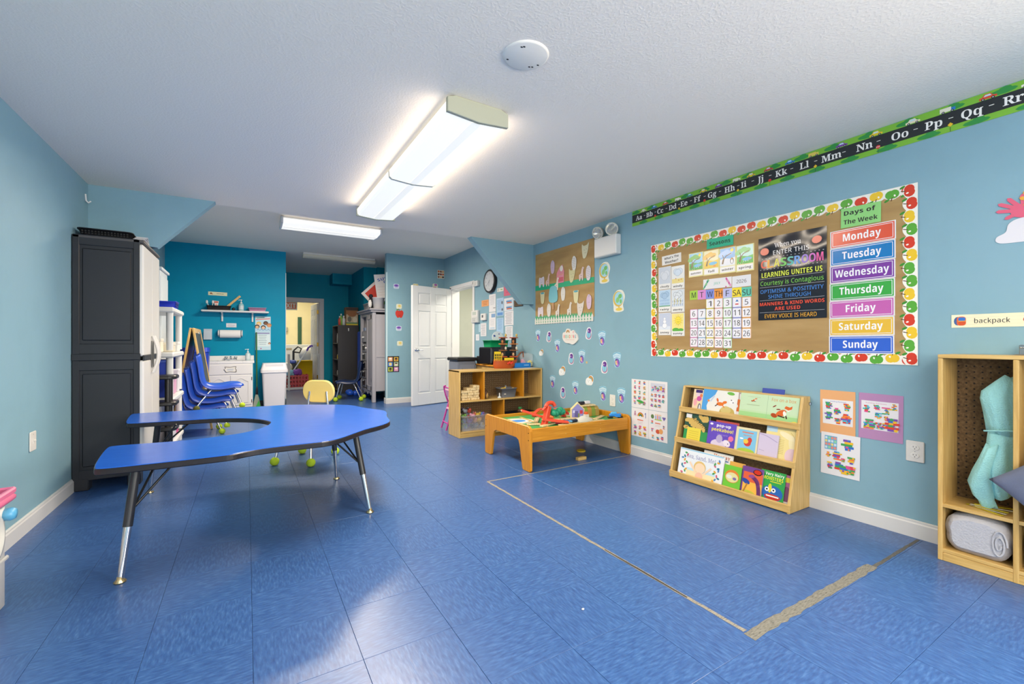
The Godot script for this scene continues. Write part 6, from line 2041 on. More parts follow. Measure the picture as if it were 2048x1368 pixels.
	box(rod, Vector3(0, 0.35, -0.03), Vector3(0.03, 0.5, 0.03))
	obj("stem", rod, paint(hexc("d8d0c0"), 0.5), ex)
	var gs := thing_at("green_sign", "tall narrow dark green sign on the cream room's wall", "sign", on_back(1.28, 1.25, -13.79))
	sheet(gs, 0.1, 1.05, hexc("2f5a48"), null, 0.01)
	var th := thing_at("wall_heater", "small grey box on the cream wall left in the far doorway", "wall box", on_back(0.84, 1.42, -13.79))
	var tm := mb()
	box(tm, Vector3(0, 0, 0.04), Vector3(0.28, 0.14, 0.08), 0.02)
	obj("case", tm, paint(hexc("a9a79c"), 0.4), th)
	var wb := thing("white_counter", "white cabinet unit along the back of the cream room", "cabinet", Vector3(0.6, 0, -13.54))
	var wm2 := mb()
	box(wm2, Vector3(0, 0.5, 0), Vector3(1.9, 1.0, 0.5), 0.01)
	obj("body", wm2, paint(hexc("dde0e4"), 0.5), wb)
	var wd := mb()
	for k in 3:
		box(wd, Vector3(0.0 + 0.36 * (k - 1), 0.88, 0.252), Vector3(0.16, 0.05, 0.006), 0.002)
	obj("drawer_pulls", wd, paint(hexc("b0a080"), 0.5), wb).set_meta("kind", "stuff")
	# red crate, yellow bucket, vacuum, mop: just inside the far door
	var cr := thing("plastic_crate", "red plastic crate with open lattice sides in the far doorway", "crate", Vector3(0.98, 0, -11.3))
	var red := paint(hexc("b01f2e"), 0.4)
	var cm := mb()
	for s in [-1.0, 1.0]:
		for k in 4:
			box(cm, Vector3(0, 0.02 + 0.09 * k, s * 0.15), Vector3(0.48, 0.03, 0.012))
			box(cm, Vector3(s * 0.235, 0.02 + 0.09 * k, 0), Vector3(0.012, 0.03, 0.3))
		for k in 8:
			box(cm, Vector3(-0.22 + 0.063 * k, 0.16, s * 0.15), Vector3(0.025, 0.31, 0.011))
		for k in 5:
			box(cm, Vector3(s * 0.235, 0.16, -0.13 + 0.065 * k), Vector3(0.011, 0.31, 0.025))
	box(cm, Vector3(0, 0.01, 0), Vector3(0.46, 0.015, 0.29))
	obj("lattice", cm, red, cr)
	for e in [[0.93, 0.34, "7a3fa0", "purple ball of cloth on the red crate"], [0.78, 0.32, "7fb8d0", "pale blue cloth on the red crate"]]:
		var g := thing("cloth_bundle", e[3], "cloth", Vector3(e[0] + 0.06, e[1] - 0.02, -11.28))
		var gm := mb(true)
		for k in 4:
			ball(gm, Vector3(0.04 * cos(k * 1.9), 0.03 + 0.015 * k, 0.04 * sin(k * 1.9)), Vector3(0.075, 0.06, 0.06), 8)
		obj("cloth", gm, paint(hexc(e[2]), 0.8), g)
	var yb := thing("mop_bucket", "yellow mop bucket behind the red crate", "bucket", Vector3(1.22, 0, -11.75))
	var ym := mb()
	tub_mesh(ym, 0.36, 0.34, 0.62, 0.85, 0.01)
	obj("tub", ym, paint(hexc("d8b81a"), 0.4), yb)
	var mp := thing("mop", "mop with a white handle and purple grip leaning in the far doorway", "mop", Vector3(1.03, 0, -11.55))
	var mm2 := mb(true)
	tube(mm2, [Vector3(-0.12, 0.35, 0.02), Vector3(0.2, 0.86, -0.02)], 0.015, 8)
	obj("handle", mm2, paint(hexc("d0d2d6"), 0.4), mp)
	var mg := mb(true)
	tube(mg, [Vector3(0.2, 0.86, -0.02), Vector3(0.23, 0.93, -0.02), Vector3(0.29, 0.98, -0.02), Vector3(0.34, 0.97, -0.02)], 0.022, 8)
	obj("grip", mg, paint(hexc("5a2fa8"), 0.4), mp)
	var mh := mb(true)
	ball(mh, Vector3(-0.14, 0.32, 0.02), Vector3(0.06, 0.05, 0.05), 8)
	obj("mop_head", mh, paint(hexc("c8d4dc"), 0.9), mp)
	var vc := thing("vacuum_cleaner", "black and blue upright vacuum cleaner in the cream room", "vacuum cleaner", Vector3(1.0, 0, -12.3))
	var v1 := mb(true)
	tube(v1, [Vector3(0, 0.5, 0), Vector3(0.0, 0.85, 0)], 0.025, 8)
	tube(v1, [Vector3(0, 0.85, 0), Vector3(0.1, 0.95, 0), Vector3(0.18, 0.9, 0), Vector3(0.14, 0.8, 0), Vector3(0.0, 0.82, 0)], 0.018, 8)
	obj("handle", v1, M.black, vc)
	var v2 := mb()
	box(v2, Vector3(0, 0.35, 0), Vector3(0.22, 0.42, 0.2), 0.03)
	obj("canister", v2, paint(hexc("22242c"), 0.3), vc)
	var v3 := mb()
	box(v3, Vector3(-0.02, 0.57, 0.02), Vector3(0.16, 0.1, 0.16), 0.03)
	obj("dust_cap", v3, paint(hexc("2448a8"), 0.3), vc)
	var v4 := mb()
	box(v4, Vector3(0, 0.07, 0.05), Vector3(0.32, 0.13, 0.34), 0.03)
	obj("floor_head", v4, M.black, vc)
	var bg := thing("trash_bag", "white plastic bag hanging behind the mop", "bag", Vector3(1.36, 0, -12.6))
	var b1 := mb(true)
	ball(b1, Vector3(0, 0.75, 0), Vector3(0.22, 0.2, 0.12), 12)
	ball(b1, Vector3(0, 0.35, 0), Vector3(0.19, 0.35, 0.15), 12)
	obj("bag", b1, paint(hexc("dcdcdf"), 0.5), bg)
	var fan := thing("round_fan", "round white fan low at the left of the far doorway", "fan", Vector3(0.8, 0, -11.75))
	var f1 := mb(true)
	lathe(f1, [Vector2(0, -0.06), Vector2(0.1, -0.05), Vector2(0.14, 0), Vector2(0.1, 0.05), Vector2(0, 0.06)], 20, Transform3D(Basis(Vector3(1, 0, 0), PI / 2), Vector3(0, 0.45, 0)))
	obj("head", f1, paint(hexc("d8d8d8"), 0.4), fan)
	var f2 := mb(true)
	tube(f2, [Vector3(0, 0, 0), Vector3(0, 0.35, 0)], 0.02, 8)
	lathe(f2, [Vector2(0, 0), Vector2(0.12, 0), Vector2(0.1, 0.03), Vector2(0, 0.04)], 16)
	obj("foot", f2, paint(hexc("c8c8c8"), 0.4), fan)
	# wooden threshold gate
	var gt := thing("baby_gate", "pale safety gate across the far doorway", "gate", Vector3(0.0, 0, ZF + 0.06))
	var gm2 := paint(hexc("b9bcc2"), 0.4)
	for e in [[0.79, 0.4, 0.045, 0.8], [1.4, 0.4, 0.03, 0.8]]:
		var g := mb()
		box(g, Vector3(e[0], e[1], 0), Vector3(e[2], e[3], 0.03), 0.004)
		obj("post", g, gm2, gt)
	for y in [0.04, 0.79]:
		if y > 0.5:
			continue
		var g := mb()
		box(g, Vector3(1.03, y, 0), Vector3(0.78, 0.05, 0.035), 0.004)
		obj("rail", g, gm2, gt)


func grey_cabinet() -> void:
	var gm := paint(hexc("a2a0a8"), 0.45)
	var gd := paint(hexc("8e8c95"), 0.5)
	# its front faces -x: built facing +z and turned
	var o := thing("storage_cabinet", "tall grey wooden cabinet with glazed drawers beside the blue wall's end", "cabinet", Vector3(2.14, 0, -8.37), -PI / 2)
	var W := 0.96
	var D := 0.5
	var H := 1.6
	var f := D / 2
	for s in [-1.0, 1.0]:
		var sm := mb()
		box(sm, Vector3(s * (W / 2 - 0.012), 0.88, 0), Vector3(0.024, H - 0.24, D - 0.02), 0.002)
		box(sm, Vector3(s * (W / 2 + 0.002), 0.81, -0.01), Vector3(0.012, 0.03, D - 0.12), 0.002)
		obj("side_panel", sm, gm, o)
		for z in [-1.0, 1.0]:
			var pm := mb()
			box(pm, Vector3(s * (W / 2 - 0.03), H / 2, z * (D / 2 - 0.028)), Vector3(0.075, H, 0.062), 0.006)
			obj("corner_post", pm, gm, o)
	var tp := mb()
	box(tp, Vector3(0, H + 0.012, 0), Vector3(W + 0.07, 0.03, D + 0.07), 0.006)
	box(tp, Vector3(0, H + 0.045, 0), Vector3(W + 0.12, 0.035, D + 0.12), 0.01)
	obj("cornice", tp, gm, o)
	var bk := mb()
	box(bk, Vector3(0, 0.85, -D / 2 + 0.01), Vector3(W - 0.05, H - 0.2, 0.012))
	obj("back_panel", bk, gd, o)
	var ap := mb()
	var pts := [Vector2(-0.42, 0.2), Vector2(-0.42, 0.08)]
	for k in 13:
		pts.append(Vector2(-0.36 + 0.06 * k, 0.14 + 0.028 * sin(k * PI / 2)))
	pts.append_array([Vector2(0.42, 0.08), Vector2(0.42, 0.2)])
	prism(ap, pts, f - 0.03, f - 0.01)
	obj("apron", ap, gm, o)
	# columns: drawers at viewer's left, a tall panelled door at right
	var xm := -0.02
	var dv := mb()
	box(dv, Vector3(xm, 0.88, f - 0.03), Vector3(0.03, H - 0.26, 0.045))
	box(dv, Vector3(0, H - 0.03, f - 0.03), Vector3(W - 0.1, 0.06, 0.045))
	obj("frame", dv, gm, o)
	for y in [0.2, 1.27]:
		var sm := mb()
		box(sm, Vector3(0, y, 0), Vector3(W - 0.05, 0.02, D - 0.05))
		obj("shelf", sm, gd, o)
	for k in 5:
		var y := 0.3 + 0.165 * k
		var dm := mb()
		box(dm, Vector3(-0.23, y, f - 0.02), Vector3(0.37, 0.15, 0.022), 0.004)
		var dr := obj("drawer", dm, gm, o)
		var gl := mb()
		box(gl, Vector3(-0.23, y, f - 0.008), Vector3(0.22, 0.1, 0.004), 0.001)
		obj("drawer_glass", gl, paint(hexc("2e3036"), 0.15), dr)
		var kn := mb(true)
		ball(kn, Vector3(-0.23, y + 0.045, f + 0.004), Vector3(0.045, 0.012, 0.012), 8)
		obj("cup_pull", kn, M.white, dr)
	for s in [-1.0, 1.0]:
		var dm := mb()
		box(dm, Vector3(-0.23 + s * 0.094, 1.17, f - 0.02), Vector3(0.182, 0.2, 0.022), 0.004)
		var dr := obj("small_door", dm, gm, o)
		var kn := mb(true)
		ball(kn, Vector3(-0.23 + s * 0.03, 1.16, f + 0.008), Vector3(0.014, 0.014, 0.018), 8)
		obj("knob", kn, M.white, dr)
	var dm := mb()
	box(dm, Vector3(0.215, 0.88, f - 0.018), Vector3(0.4, 1.36, 0.022), 0.004)
	for e in [[0.215, 1.52, 0.4, 0.09], [0.215, 0.24, 0.4, 0.09], [0.055, 0.88, 0.075, 1.36], [0.378, 0.88, 0.075, 1.36]]:
		box(dm, Vector3(e[0], e[1], f - 0.004), Vector3(e[2], e[3], 0.012), 0.004)
	var td := obj("tall_door", dm, gm, o)
	var kn := mb(true)
	ball(kn, Vector3(0.04, 0.96, f + 0.015), Vector3(0.016, 0.016, 0.02), 8)
	obj("knob", kn, M.white, td)
	for y in [0.4, 1.4]:
		var hg := mb()
		box(hg, Vector3(0.414, y, f + 0.002), Vector3(0.012, 0.07, 0.012), 0.002)
		obj("hinge", hg, M.steel, td)
	# things on and in it
	var sb := thing("small_box", "small blue and white box in the grey cabinet's open niche", "box", Vector3(1.96, 1.281, -8.62))
	var s1 := mb()
	box(s1, Vector3(0, 0.03, 0), Vector3(0.1, 0.06, 0.16), 0.004)
	obj("carton", s1, paint(hexc("9aa8c8"), 0.5), sb)
	var wb := thing("storage_bin", "white plastic tub on the left end of the grey cabinet", "storage bin", Vector3(2.1, 1.664, -8.62), PI / 2)
	var w1 := mb()
	tub_mesh(w1, 0.42, 0.34, 0.13, 0.88, 0.006)
	obj("tub", w1, paint(hexc("d0d0d4"), 0.4), wb)
	var bu := thing("bucket", "white bucket on the grey cabinet in front of the poster boards", "bucket", Vector3(2.02, 1.664, -8.0))
	var b1 := mb(true)
	lathe(b1, [Vector2(0, 0), Vector2(0.085, 0), Vector2(0.105, 0.19), Vector2(0.11, 0.19), Vector2(0.11, 0.2), Vector2(0.1, 0.2), Vector2(0.082, 0.01), Vector2(0, 0.01)], 20)
	obj("tub", b1, paint(hexc("d4d4da"), 0.4), bu)
	var ty := thing("toy_car", "small black and green toy car on the grey cabinet", "toy car", Vector3(1.97, 1.664, -8.22))
	var t1 := mb()
	box(t1, Vector3(0, 0.045, 0), Vector3(0.07, 0.04, 0.14), 0.01)
	obj("car_body", t1, paint(hexc("4a8a2f"), 0.4), ty)
	for k in 4:
		var t2 := mb(true)
		lathe(t2, [Vector2(0, -0.012), Vector2(0.026, -0.012), Vector2(0.026, 0.012), Vector2(0, 0.012)], 12, Transform3D(Basis(Vector3(0, 0, 1), PI / 2), Vector3(0.036 * (1 if k % 2 else -1), 0.026, 0.045 * (1 if k / 2 else -1))))
		obj("wheel", t2, M.black, ty)
	var pn := thing("toy_penguin", "black and white plush penguin beside the bucket on the grey cabinet", "plush toy", Vector3(1.9, 1.664, -8.05))
	var p1 := mb(true)
	ball(p1, Vector3(0, 0.1, 0), Vector3(0.05, 0.1, 0.05), 10)
	ball(p1, Vector3(0, 0.225, 0), Vector3(0.04, 0.04, 0.04), 10)
	obj("plush_body", p1, paint(hexc("1e2028"), 0.8), pn)
	var p2 := mb(true)
	ball(p2, Vector3(-0.02, 0.09, 0.025), Vector3(0.036, 0.075, 0.034), 10)
	obj("belly", p2, paint(hexc("dcdcdc"), 0.8), pn)
	var rp := thing_at("poster_board", "white board with a large red triangle standing corner down on the grey cabinet", "poster board", Transform3D(Basis(Vector3(0, 0, 1), deg_to_rad(44)), Vector3(2.07, 1.955, -8.32)))
	sheet(rp, 0.4, 0.4, hexc("dcd8d8"), null, 0.005)
	Art.new(self, 0.0052).poly([Vector2(-0.15, 0.155), Vector2(0.155, 0.155), Vector2(0.155, -0.16), Vector2(-0.15, -0.05)], hexc("c63c30")).put(rp, M.ink)
	var sp := thing_at("poster_board", "white poster lettered SUPER in blue, cut off by the blue wall's end", "poster board", Transform3D(Basis(Vector3(0, 0, 1), deg_to_rad(7)) * Basis(Vector3(1, 0, 0), -0.08), Vector3(2.25, 2.0, -8.16)))
	sheet(sp, 0.46, 0.66, hexc("dddce0"), null, 0.005)
	var sa := Art.new(self, 0.0052)
	sa.text("SUPER", -0.02, 0.255, 0.05, hexc("2f5fb8"), "bold", 0.32, 0, 0.2).text("FL", -0.03, 0.19, 0.045, hexc("2f5fb8"), "bold", 0.08, 0, 0.1)
	for k in 4:
		sa.rect(-0.02, 0.1 - 0.05 * k, 0.36, 0.004, hexc("c8b8c0"))
	sa.ell(-0.1, -0.2, 0.05, 0.025, hexc("7fbf4a"), 0.3).ell(-0.16, -0.28, 0.03, 0.02, hexc("3a3a3a"))
	sa.put(sp, M.ink)
	var cn := thing("paper_roll", "beige cardboard tube standing behind the poster boards", "tube", Vector3(2.3, 1.664, -8.45))
	var c1 := mb(true)
	lathe(c1, [Vector2(0, 0), Vector2(0.05, 0), Vector2(0.05, 0.85), Vector2(0.04, 0.85), Vector2(0.04, 0.8), Vector2(0, 0.8)], 16)
	obj("tube", c1, paint(hexc("bdb6aa"), 0.8), cn)


# ---------------------------------------------------------------- left wall: cabinet, racks, easel
func left_storage() -> void:
	var dk := paint(hexc("1f2229"), 0.45)
	var lt := paint(hexc("d8d6d2"), 0.4)
	# tall utility cabinet: dark carcass, pale doors facing +x (built facing +z, then turned)
	var W := 0.7
	var D := 0.4
	var H := 1.84
	var o := thing("utility_cabinet", "tall dark plastic utility cabinet with off-white doors against the left wall", "cabinet", Vector3(XL + 0.004 + D / 2, 0, -4.285 - W / 2), PI / 2)
	var body := mb()
	box(body, Vector3(0, 0.96, -0.02), Vector3(W - 0.02, 1.74, D - 0.05), 0.004)
	obj("body", body, dk, o)
	var rl := mb()
	for s in [-1.0, 1.0]:
		for z in [-D / 2 + 0.02, D / 2 - 0.045]:
			box(rl, Vector3(s * (W / 2 - 0.009), 0.96, z), Vector3(0.018, 1.76, 0.04), 0.004)
		for y in [0.11, 0.9, 1.02, 1.805]:
			box(rl, Vector3(s * (W / 2 - 0.0105), y, -0.012), Vector3(0.018, 0.075, D - 0.05), 0.004)
		box(rl, Vector3(s * (W / 2 - 0.006), 0.96, -0.012), Vector3(0.022, 0.05, D - 0.02), 0.004)
		for y in [[0.17, 0.84], [1.08, 1.745]]:
			box(rl, Vector3(s * (W / 2 - 0.011), (y[0] + y[1]) / 2, -0.012), Vector3(0.016, y[1] - y[0], D - 0.13), 0.006)
	obj("side_moulding", rl, dk, o)
	for s in [-1.0, 1.0]:
		for z in [-D / 2 + 0.05, D / 2 - 0.06]:
			var ft := mb()
			box(ft, Vector3(s * (W / 2 - 0.045), 0.045, z), Vector3(0.09, 0.09, 0.08), 0.006)
			obj("foot", ft, dk, o)
	var tp := mb()
	box(tp, Vector3(0, H - 0.012, 0), Vector3(W, 0.026, D), 0.006)
	obj("top", tp, paint(hexc("4c4a4c"), 0.5), o)
	for s in [-1.0, 1.0]:
		for l in 2:
			var dm := mb()
			box(dm, Vector3(s * W / 4, 1.385 if l else 0.52, D / 2 - 0.02), Vector3(W / 2 - 0.006, 0.845 if l else 0.82, 0.034), 0.01)
			var dr := obj("door", dm, lt, o)
			if l:
				continue
			var hm := mb()
			var pts := []
			for k in 13:
				var y := 0.82 + 0.3 * k / 12.0
				pts.append(Vector3(s * 0.035, y, D / 2 + 0.006 + 0.034 * sin(PI * k / 12)))
			tube(hm, pts, 0.011, 8)
			obj("handle", hm, lt, dr)
			var rc := mb()
			prism(rc, oval(0.022, 0.11, Vector2(s * 0.035, 0.97), 16), D / 2 - 0.004, D / 2 + 0.001)
			obj("handle_recess", rc, paint(hexc("5a5a58"), 0.5), dr)
	for s in [-1.0, 1.0]:
		var bd := mb()
		box(bd, Vector3(s * 0.2, 0.95, D / 2 - 0.005), Vector3(0.29, 0.04, 0.012), 0.003)
		obj("band", bd, dk, o)
	var tr := basket("plastic_tray", "black slotted plastic tray on top of the tall dark cabinet", Vector3(-0.9, 1.842, -4.46), 0.3, 0.3, 0.05, paint(hexc("15161a"), 0.45))
	tr.rotation.y = 0.05
	var pp := thing("paper_stack", "small stack of white papers beside the black tray on the cabinet", "papers", Vector3(-0.715, 1.842, -4.47))
	for k in 4:
		var pm := mb()
		box(pm, Vector3(0.004 * k, 0.004 + 0.008 * k, 0), Vector3(0.07, 0.006, 0.24), 0.0, Transform3D(Basis(Vector3(0, 1, 0), 0.04 * k), Vector3.ZERO))
		obj("sheet", pm, paint(hexc("c9c9cc"), 0.7), pp)
	var hk := thing_at("wall_hook", "small white hook high in the corner of the left wall", "hook", on_left(-4.6, 2.18))
	var hm2 := mb(true)
	tube(hm2, [Vector3(0, 0.03, 0.002), Vector3(0, -0.02, 0.006), Vector3(0, -0.035, 0.02), Vector3(0, -0.02, 0.034)], 0.006, 6)
	obj("hook", hm2, M.white, hk)
	# white plastic shelf unit on round posts
	var wr := paint(hexc("dadcdc"), 0.4)
	var r := thing("plastic_rack", "white plastic shelving rack with round posts behind the tall cabinet", "shelving rack", Vector3(-0.82, 0, -5.68))
	for y in [0.1, 0.53, 0.965, 1.4]:
		var sm := mb()
		box(sm, Vector3(0, y - 0.02, 0), Vector3(0.44, 0.05, 0.78), 0.012)
		obj("shelf", sm, wr, r)
	for x in [-0.18, 0.18]:
		for z in [-0.33, 0.33]:
			for k in 4:
				var pm := mb(true)
				var y0: float = [0.0, 0.125, 0.555, 0.99][k]
				var y1: float = [0.08, 0.51, 0.945, 1.38][k]
				tube(pm, [Vector3(x, y0, z), Vector3(x, y1, z)], 0.028, 12)
				obj("post", pm, wr, r)
	basket("blue_basket", "bright blue slotted basket on top of the white rack", Vector3(-0.72, 1.406, -5.72), 0.24, 0.2, 0.075, paint(hexc("1c36c8"), 0.4), PI / 2)
	var fr := thing("leaning_board", "dark-edged white board leaning upright on the white rack", "leaning board", Vector3(-0.85, 1.406, -5.62), 0.0)
	var fm := mb()
	box(fm, Vector3(0, 0.165, 0), Vector3(0.014, 0.33, 0.26), 0.002, Transform3D(Basis(Vector3(0, 0, 1), 0.06), Vector3.ZERO))
	obj("board", fm, paint(hexc("dcdcdc"), 0.5), fr)
	var fe := mb()
	for z in [-0.135, 0.135]:
		box(fe, Vector3(0.002, 0.165, z), Vector3(0.02, 0.33, 0.014), 0.002, Transform3D(Basis(Vector3(0, 0, 1), 0.06), Vector3.ZERO))
	obj("edge_strip", fe, M.black, fr)
	# odds and ends on the rack
	var boxes := [[-0.78, 0.971, -5.42, 0.14, 0.13, 0.2, "e4e0d4", "white tissue box on the rack's upper middle shelf"], [-0.7, 0.971, -5.62, 0.13, 0.09, 0.13, "d9d2bf", "cream cardboard box on the rack's upper middle shelf"], [-0.72, 0.971, -5.85, 0.2, 0.1, 0.18, "e2e2de", "white tray box at the far end of the rack's middle shelf"],
		[-0.75, 0.536, -5.45, 0.2, 0.36, 0.2, "1a3aa8", "tall dark blue bin low on the white rack"], [-0.72, 0.536, -5.75, 0.16, 0.16, 0.16, "d8a8c4", "pink box low on the white rack"], [-0.7, 0.536, -5.93, 0.14, 0.24, 0.1, "dcdce2", "white box beside the pink box low on the rack"], [-0.72, 0.106, -5.5, 0.2, 0.22, 0.26, "d4d0da", "pale storage box on the rack's bottom shelf"], [-0.72, 0.106, -5.8, 0.18, 0.18, 0.2, "c84a8a", "magenta box on the rack's bottom shelf"]]
	for b in boxes:
		var bo := thing("storage_box", b[7], "box", Vector3(b[0], b[1], b[2]))
		var bm := mb()
		box(bm, Vector3(0, b[4] / 2, 0), Vector3(b[3], b[4], b[5]), 0.006)
		obj("box_body", bm, paint(hexc(b[6]), 0.5), bo)
		var lm := mb()
		box(lm, Vector3(0, b[4] - 0.012, 0), Vector3(b[3] + 0.008, 0.028, b[5] + 0.008), 0.004)
		obj("lid", lm, paint(hexc(b[6]).lightened(0.15), 0.5), bo)
	# small black plastic shelf
	var bs := thing("black_rack", "small black three-tier plastic rack beside the cabinet doors", "shelving rack", Vector3(-0.72, 0, -5.13))
	for y in [0.08, 0.29, 0.52, 0.76]:
		var sm := mb()
		prism(sm, rrect(0.34, 0.24, 0.06, 4), 0, 0.035, flat_t(y - 0.03), 0.008)
		obj("shelf", sm, M.black, bs)
	for x in [-0.12, 0.1]:
		for z in [-0.07, 0.07]:
			var pm := mb(true)
			tube(pm, [Vector3(x, 0, z), Vector3(x, 0.75, z)], 0.022, 10)
			obj("post", pm, M.black, bs)
	# tall pale cabinet farther along the wall
	var tc := thing("tall_cabinet", "tall pale grey-white cabinet behind the white rack", "cabinet", Vector3(-0.935, 0, -6.33))
	var t1 := mb()
	box(t1, Vector3(0, 0.93, 0), Vector3(0.25, 1.86, 0.5), 0.004)
	obj("body", t1, paint(hexc("c3ccd4"), 0.4), tc)
	var t2 := mb()
	box(t2, Vector3(0.005, 1.875, 0), Vector3(0.28, 0.03, 0.53), 0.004)
	obj("top", t2, paint(hexc("d4dadf"), 0.4), tc)
	var t3 := mb()
	box(t3, Vector3(0.128, 0.95, 0), Vector3(0.012, 1.7, 0.46), 0.004)
	obj("door", t3, paint(hexc("ccd4da"), 0.35), tc)
	# A-frame easel
	var ea := thing("easel", "wooden A-frame easel with a dark chalkboard behind the stacked blue chairs", "easel", Vector3(-0.57, 0, -6.97))
	for s in [-1.0, 1.0]:
		var tl := Basis(Vector3(0, 0, 1), s * 0.15)
		var et := Transform3D(tl, Vector3(s * 0.012, 1.24, 0))
		for z in [-0.42, 0.42]:
			var lm := mb()
			box(lm, Vector3(0, -0.625, z), Vector3(0.022, 1.25, 0.06), 0.004, et)
			obj("leg", lm, M.birch_y, ea)
		for y in [-0.03, -0.75]:
			var cm := mb()
			box(cm, Vector3(0, y, 0), Vector3(0.02, 0.06, 0.8), 0.003, et)
			obj("crossbar", cm, M.birch_z, ea)
		var pm := mb()
		box(pm, Vector3(0, -0.39, 0), Vector3(0.01, 0.68, 0.8), 0.001, et)
		obj("panel", pm, paint(hexc("3c464a"), 0.6) if s > 0 else M.birch_y, ea)
	var cl := mb()
	box(cl, Vector3(0.03, 1.185, -0.1), Vector3(0.014, 0.03, 0.1), 0.004)
	obj("clip", cl, M.chrome, ea)
	var bb := thing("storage_bin", "blue plastic bin behind the easel by the teal wall", "storage bin", Vector3(-0.7, 0, -7.75))
	var bm2 := mb()
	frustum(bm2, Vector3(0.4, 0.3, 0), Vector3(0.46, 0.36, 0.95), 0)
	obj("bin_body", bm2, paint(hexc("1c3fb8"), 0.4), bb)
	var bl := mb()
	frustum(bl, Vector3(0.48, 0.38, 0.93), Vector3(0.46, 0.36, 0.99), 0)
	obj("lid", bl, paint(hexc("2448c8"), 0.4), bb)


# ---------------------------------------------------------------- chairs
func felt_ball(o: Node3D, at: Vector3, r: float, col: Color) -> void:
	var tb := mb(true)
	var n := 10
	for i in n:
		for j in 14:
			var p := []
			for q in [[0, 0], [0, 1], [1, 1], [1, 0]]:
				var th: float = PI * (i + q[0]) / n
				var ph: float = TAU * ((j + q[1]) % 14) / 14
				var rr: float = r * (1.0 + 0.06 * sin(ph * 5 + th * 7) * sin(th))
				p.append(at + Vector3(sin(th) * cos(ph) * rr, maxf(cos(th) * rr, -at.y + 0.001), -sin(th) * sin(ph) * rr))
			if p[0].distance_to(p[1]) < 0.00001:
				tri(tb, p[0], p[3], p[2])
			elif p[2].distance_to(p[3]) < 0.00001:
				tri(tb, p[0], p[2], p[1])
			else:
				quad(tb, p[0], p[3], p[2], p[1])
	obj("tennis_ball", tb, paint(col, 0.95), o)


func shell_chair(label: String, col: Color, seat_y: float, at: Vector3, turn: float, group := "") -> Node3D:
	# one-piece plastic shell facing +x on bent chrome legs
	var o := thing("shell_chair", label, "chair", at, turn, group)
	var prof := curve([Vector2(0.205, -0.025), Vector2(0.19, 0.0), Vector2(0.1, 0.008), Vector2(0.0, -0.006), Vector2(-0.1, 0.0), Vector2(-0.155, 0.03), Vector2(-0.18, 0.1), Vector2(-0.195, 0.22), Vector2(-0.215, 0.345), Vector2(-0.225, 0.36)], 4)
	var n := prof.size()
	var m := 19
	var grid := []
	for side in 2:
		var g := []
		for i in n:
			var t := float(i) / (n - 1)
			var hw := 0.185 - 0.02 * smoothstep(0.55, 1.0, t)
			if i > n - 5:
				hw -= 0.035 * pow((i - n + 5) / 4.0, 2.0)
			if i < 4:
				hw -= 0.03 * pow((4 - i) / 4.0, 2.0)
			var row := []
			for k in m:
				var u := -1.0 + 2.0 * k / (m - 1)
				var lift := 0.016 * u * u - 0.055 * pow(maxf(0.0, absf(u) - 0.78) / 0.22, 2.0)
				var tang: Vector2 = (prof[mini(i + 1, n - 1)] - prof[maxi(i - 1, 0)]).normalized()
				var nrm := Vector2(-tang.y, tang.x) * -1.0
				var p: Vector2 = prof[i] + nrm * (lift - side * 0.008)
				row.append(Vector3(p.x, p.y + seat_y, u * hw))
			g.append(row)
		grid.append(g)
	var st := mb(true)
	for i in n - 1:
		for k in m - 1:
			quad(st, grid[0][i][k], grid[0][i][k + 1], grid[0][i + 1][k + 1], grid[0][i + 1][k])
			quad(st, grid[1][i][k], grid[1][i + 1][k], grid[1][i + 1][k + 1], grid[1][i][k + 1])
	for i in n - 1:
		quad(st, grid[1][i][0], grid[0][i][0], grid[0][i + 1][0], grid[1][i + 1][0])
		quad(st, grid[0][i][m - 1], grid[1][i][m - 1], grid[1][i + 1][m - 1], grid[0][i + 1][m - 1])
	for k in m - 1:
		quad(st, grid[0][0][k], grid[1][0][k], grid[1][0][k + 1], grid[0][0][k + 1])
		quad(st, grid[1][n - 1][k], grid[0][n - 1][k], grid[0][n - 1][k + 1], grid[1][n - 1][k + 1])
	obj("shell", st, paint(col, 0.3), o)
	var y := seat_y - 0.022
	for s in [-1.0, 1.0]:
		for f in [-1.0, 1.0]:
			var lg := mb(true)
			var fx: float = 0.19 if f > 0 else -0.25
			tube(lg, curve([Vector3(0.0, y, s * 0.11), Vector3(f * 0.07, y - 0.005, s * 0.13), Vector3(f * 0.12, y - 0.04, s * 0.15), Vector3(fx * 0.93, 0.06, s * 0.18), Vector3(fx, 0.012, s * 0.185)], 4), 0.0105, 8)
			obj("leg", lg, M.chrome, o)
	var br := mb(true)
	tube(br, [Vector3(-0.02, y, -0.12), Vector3(-0.02, y, 0.12)], 0.009, 8)
	obj("crossbar", br, M.chrome, o)
	return o


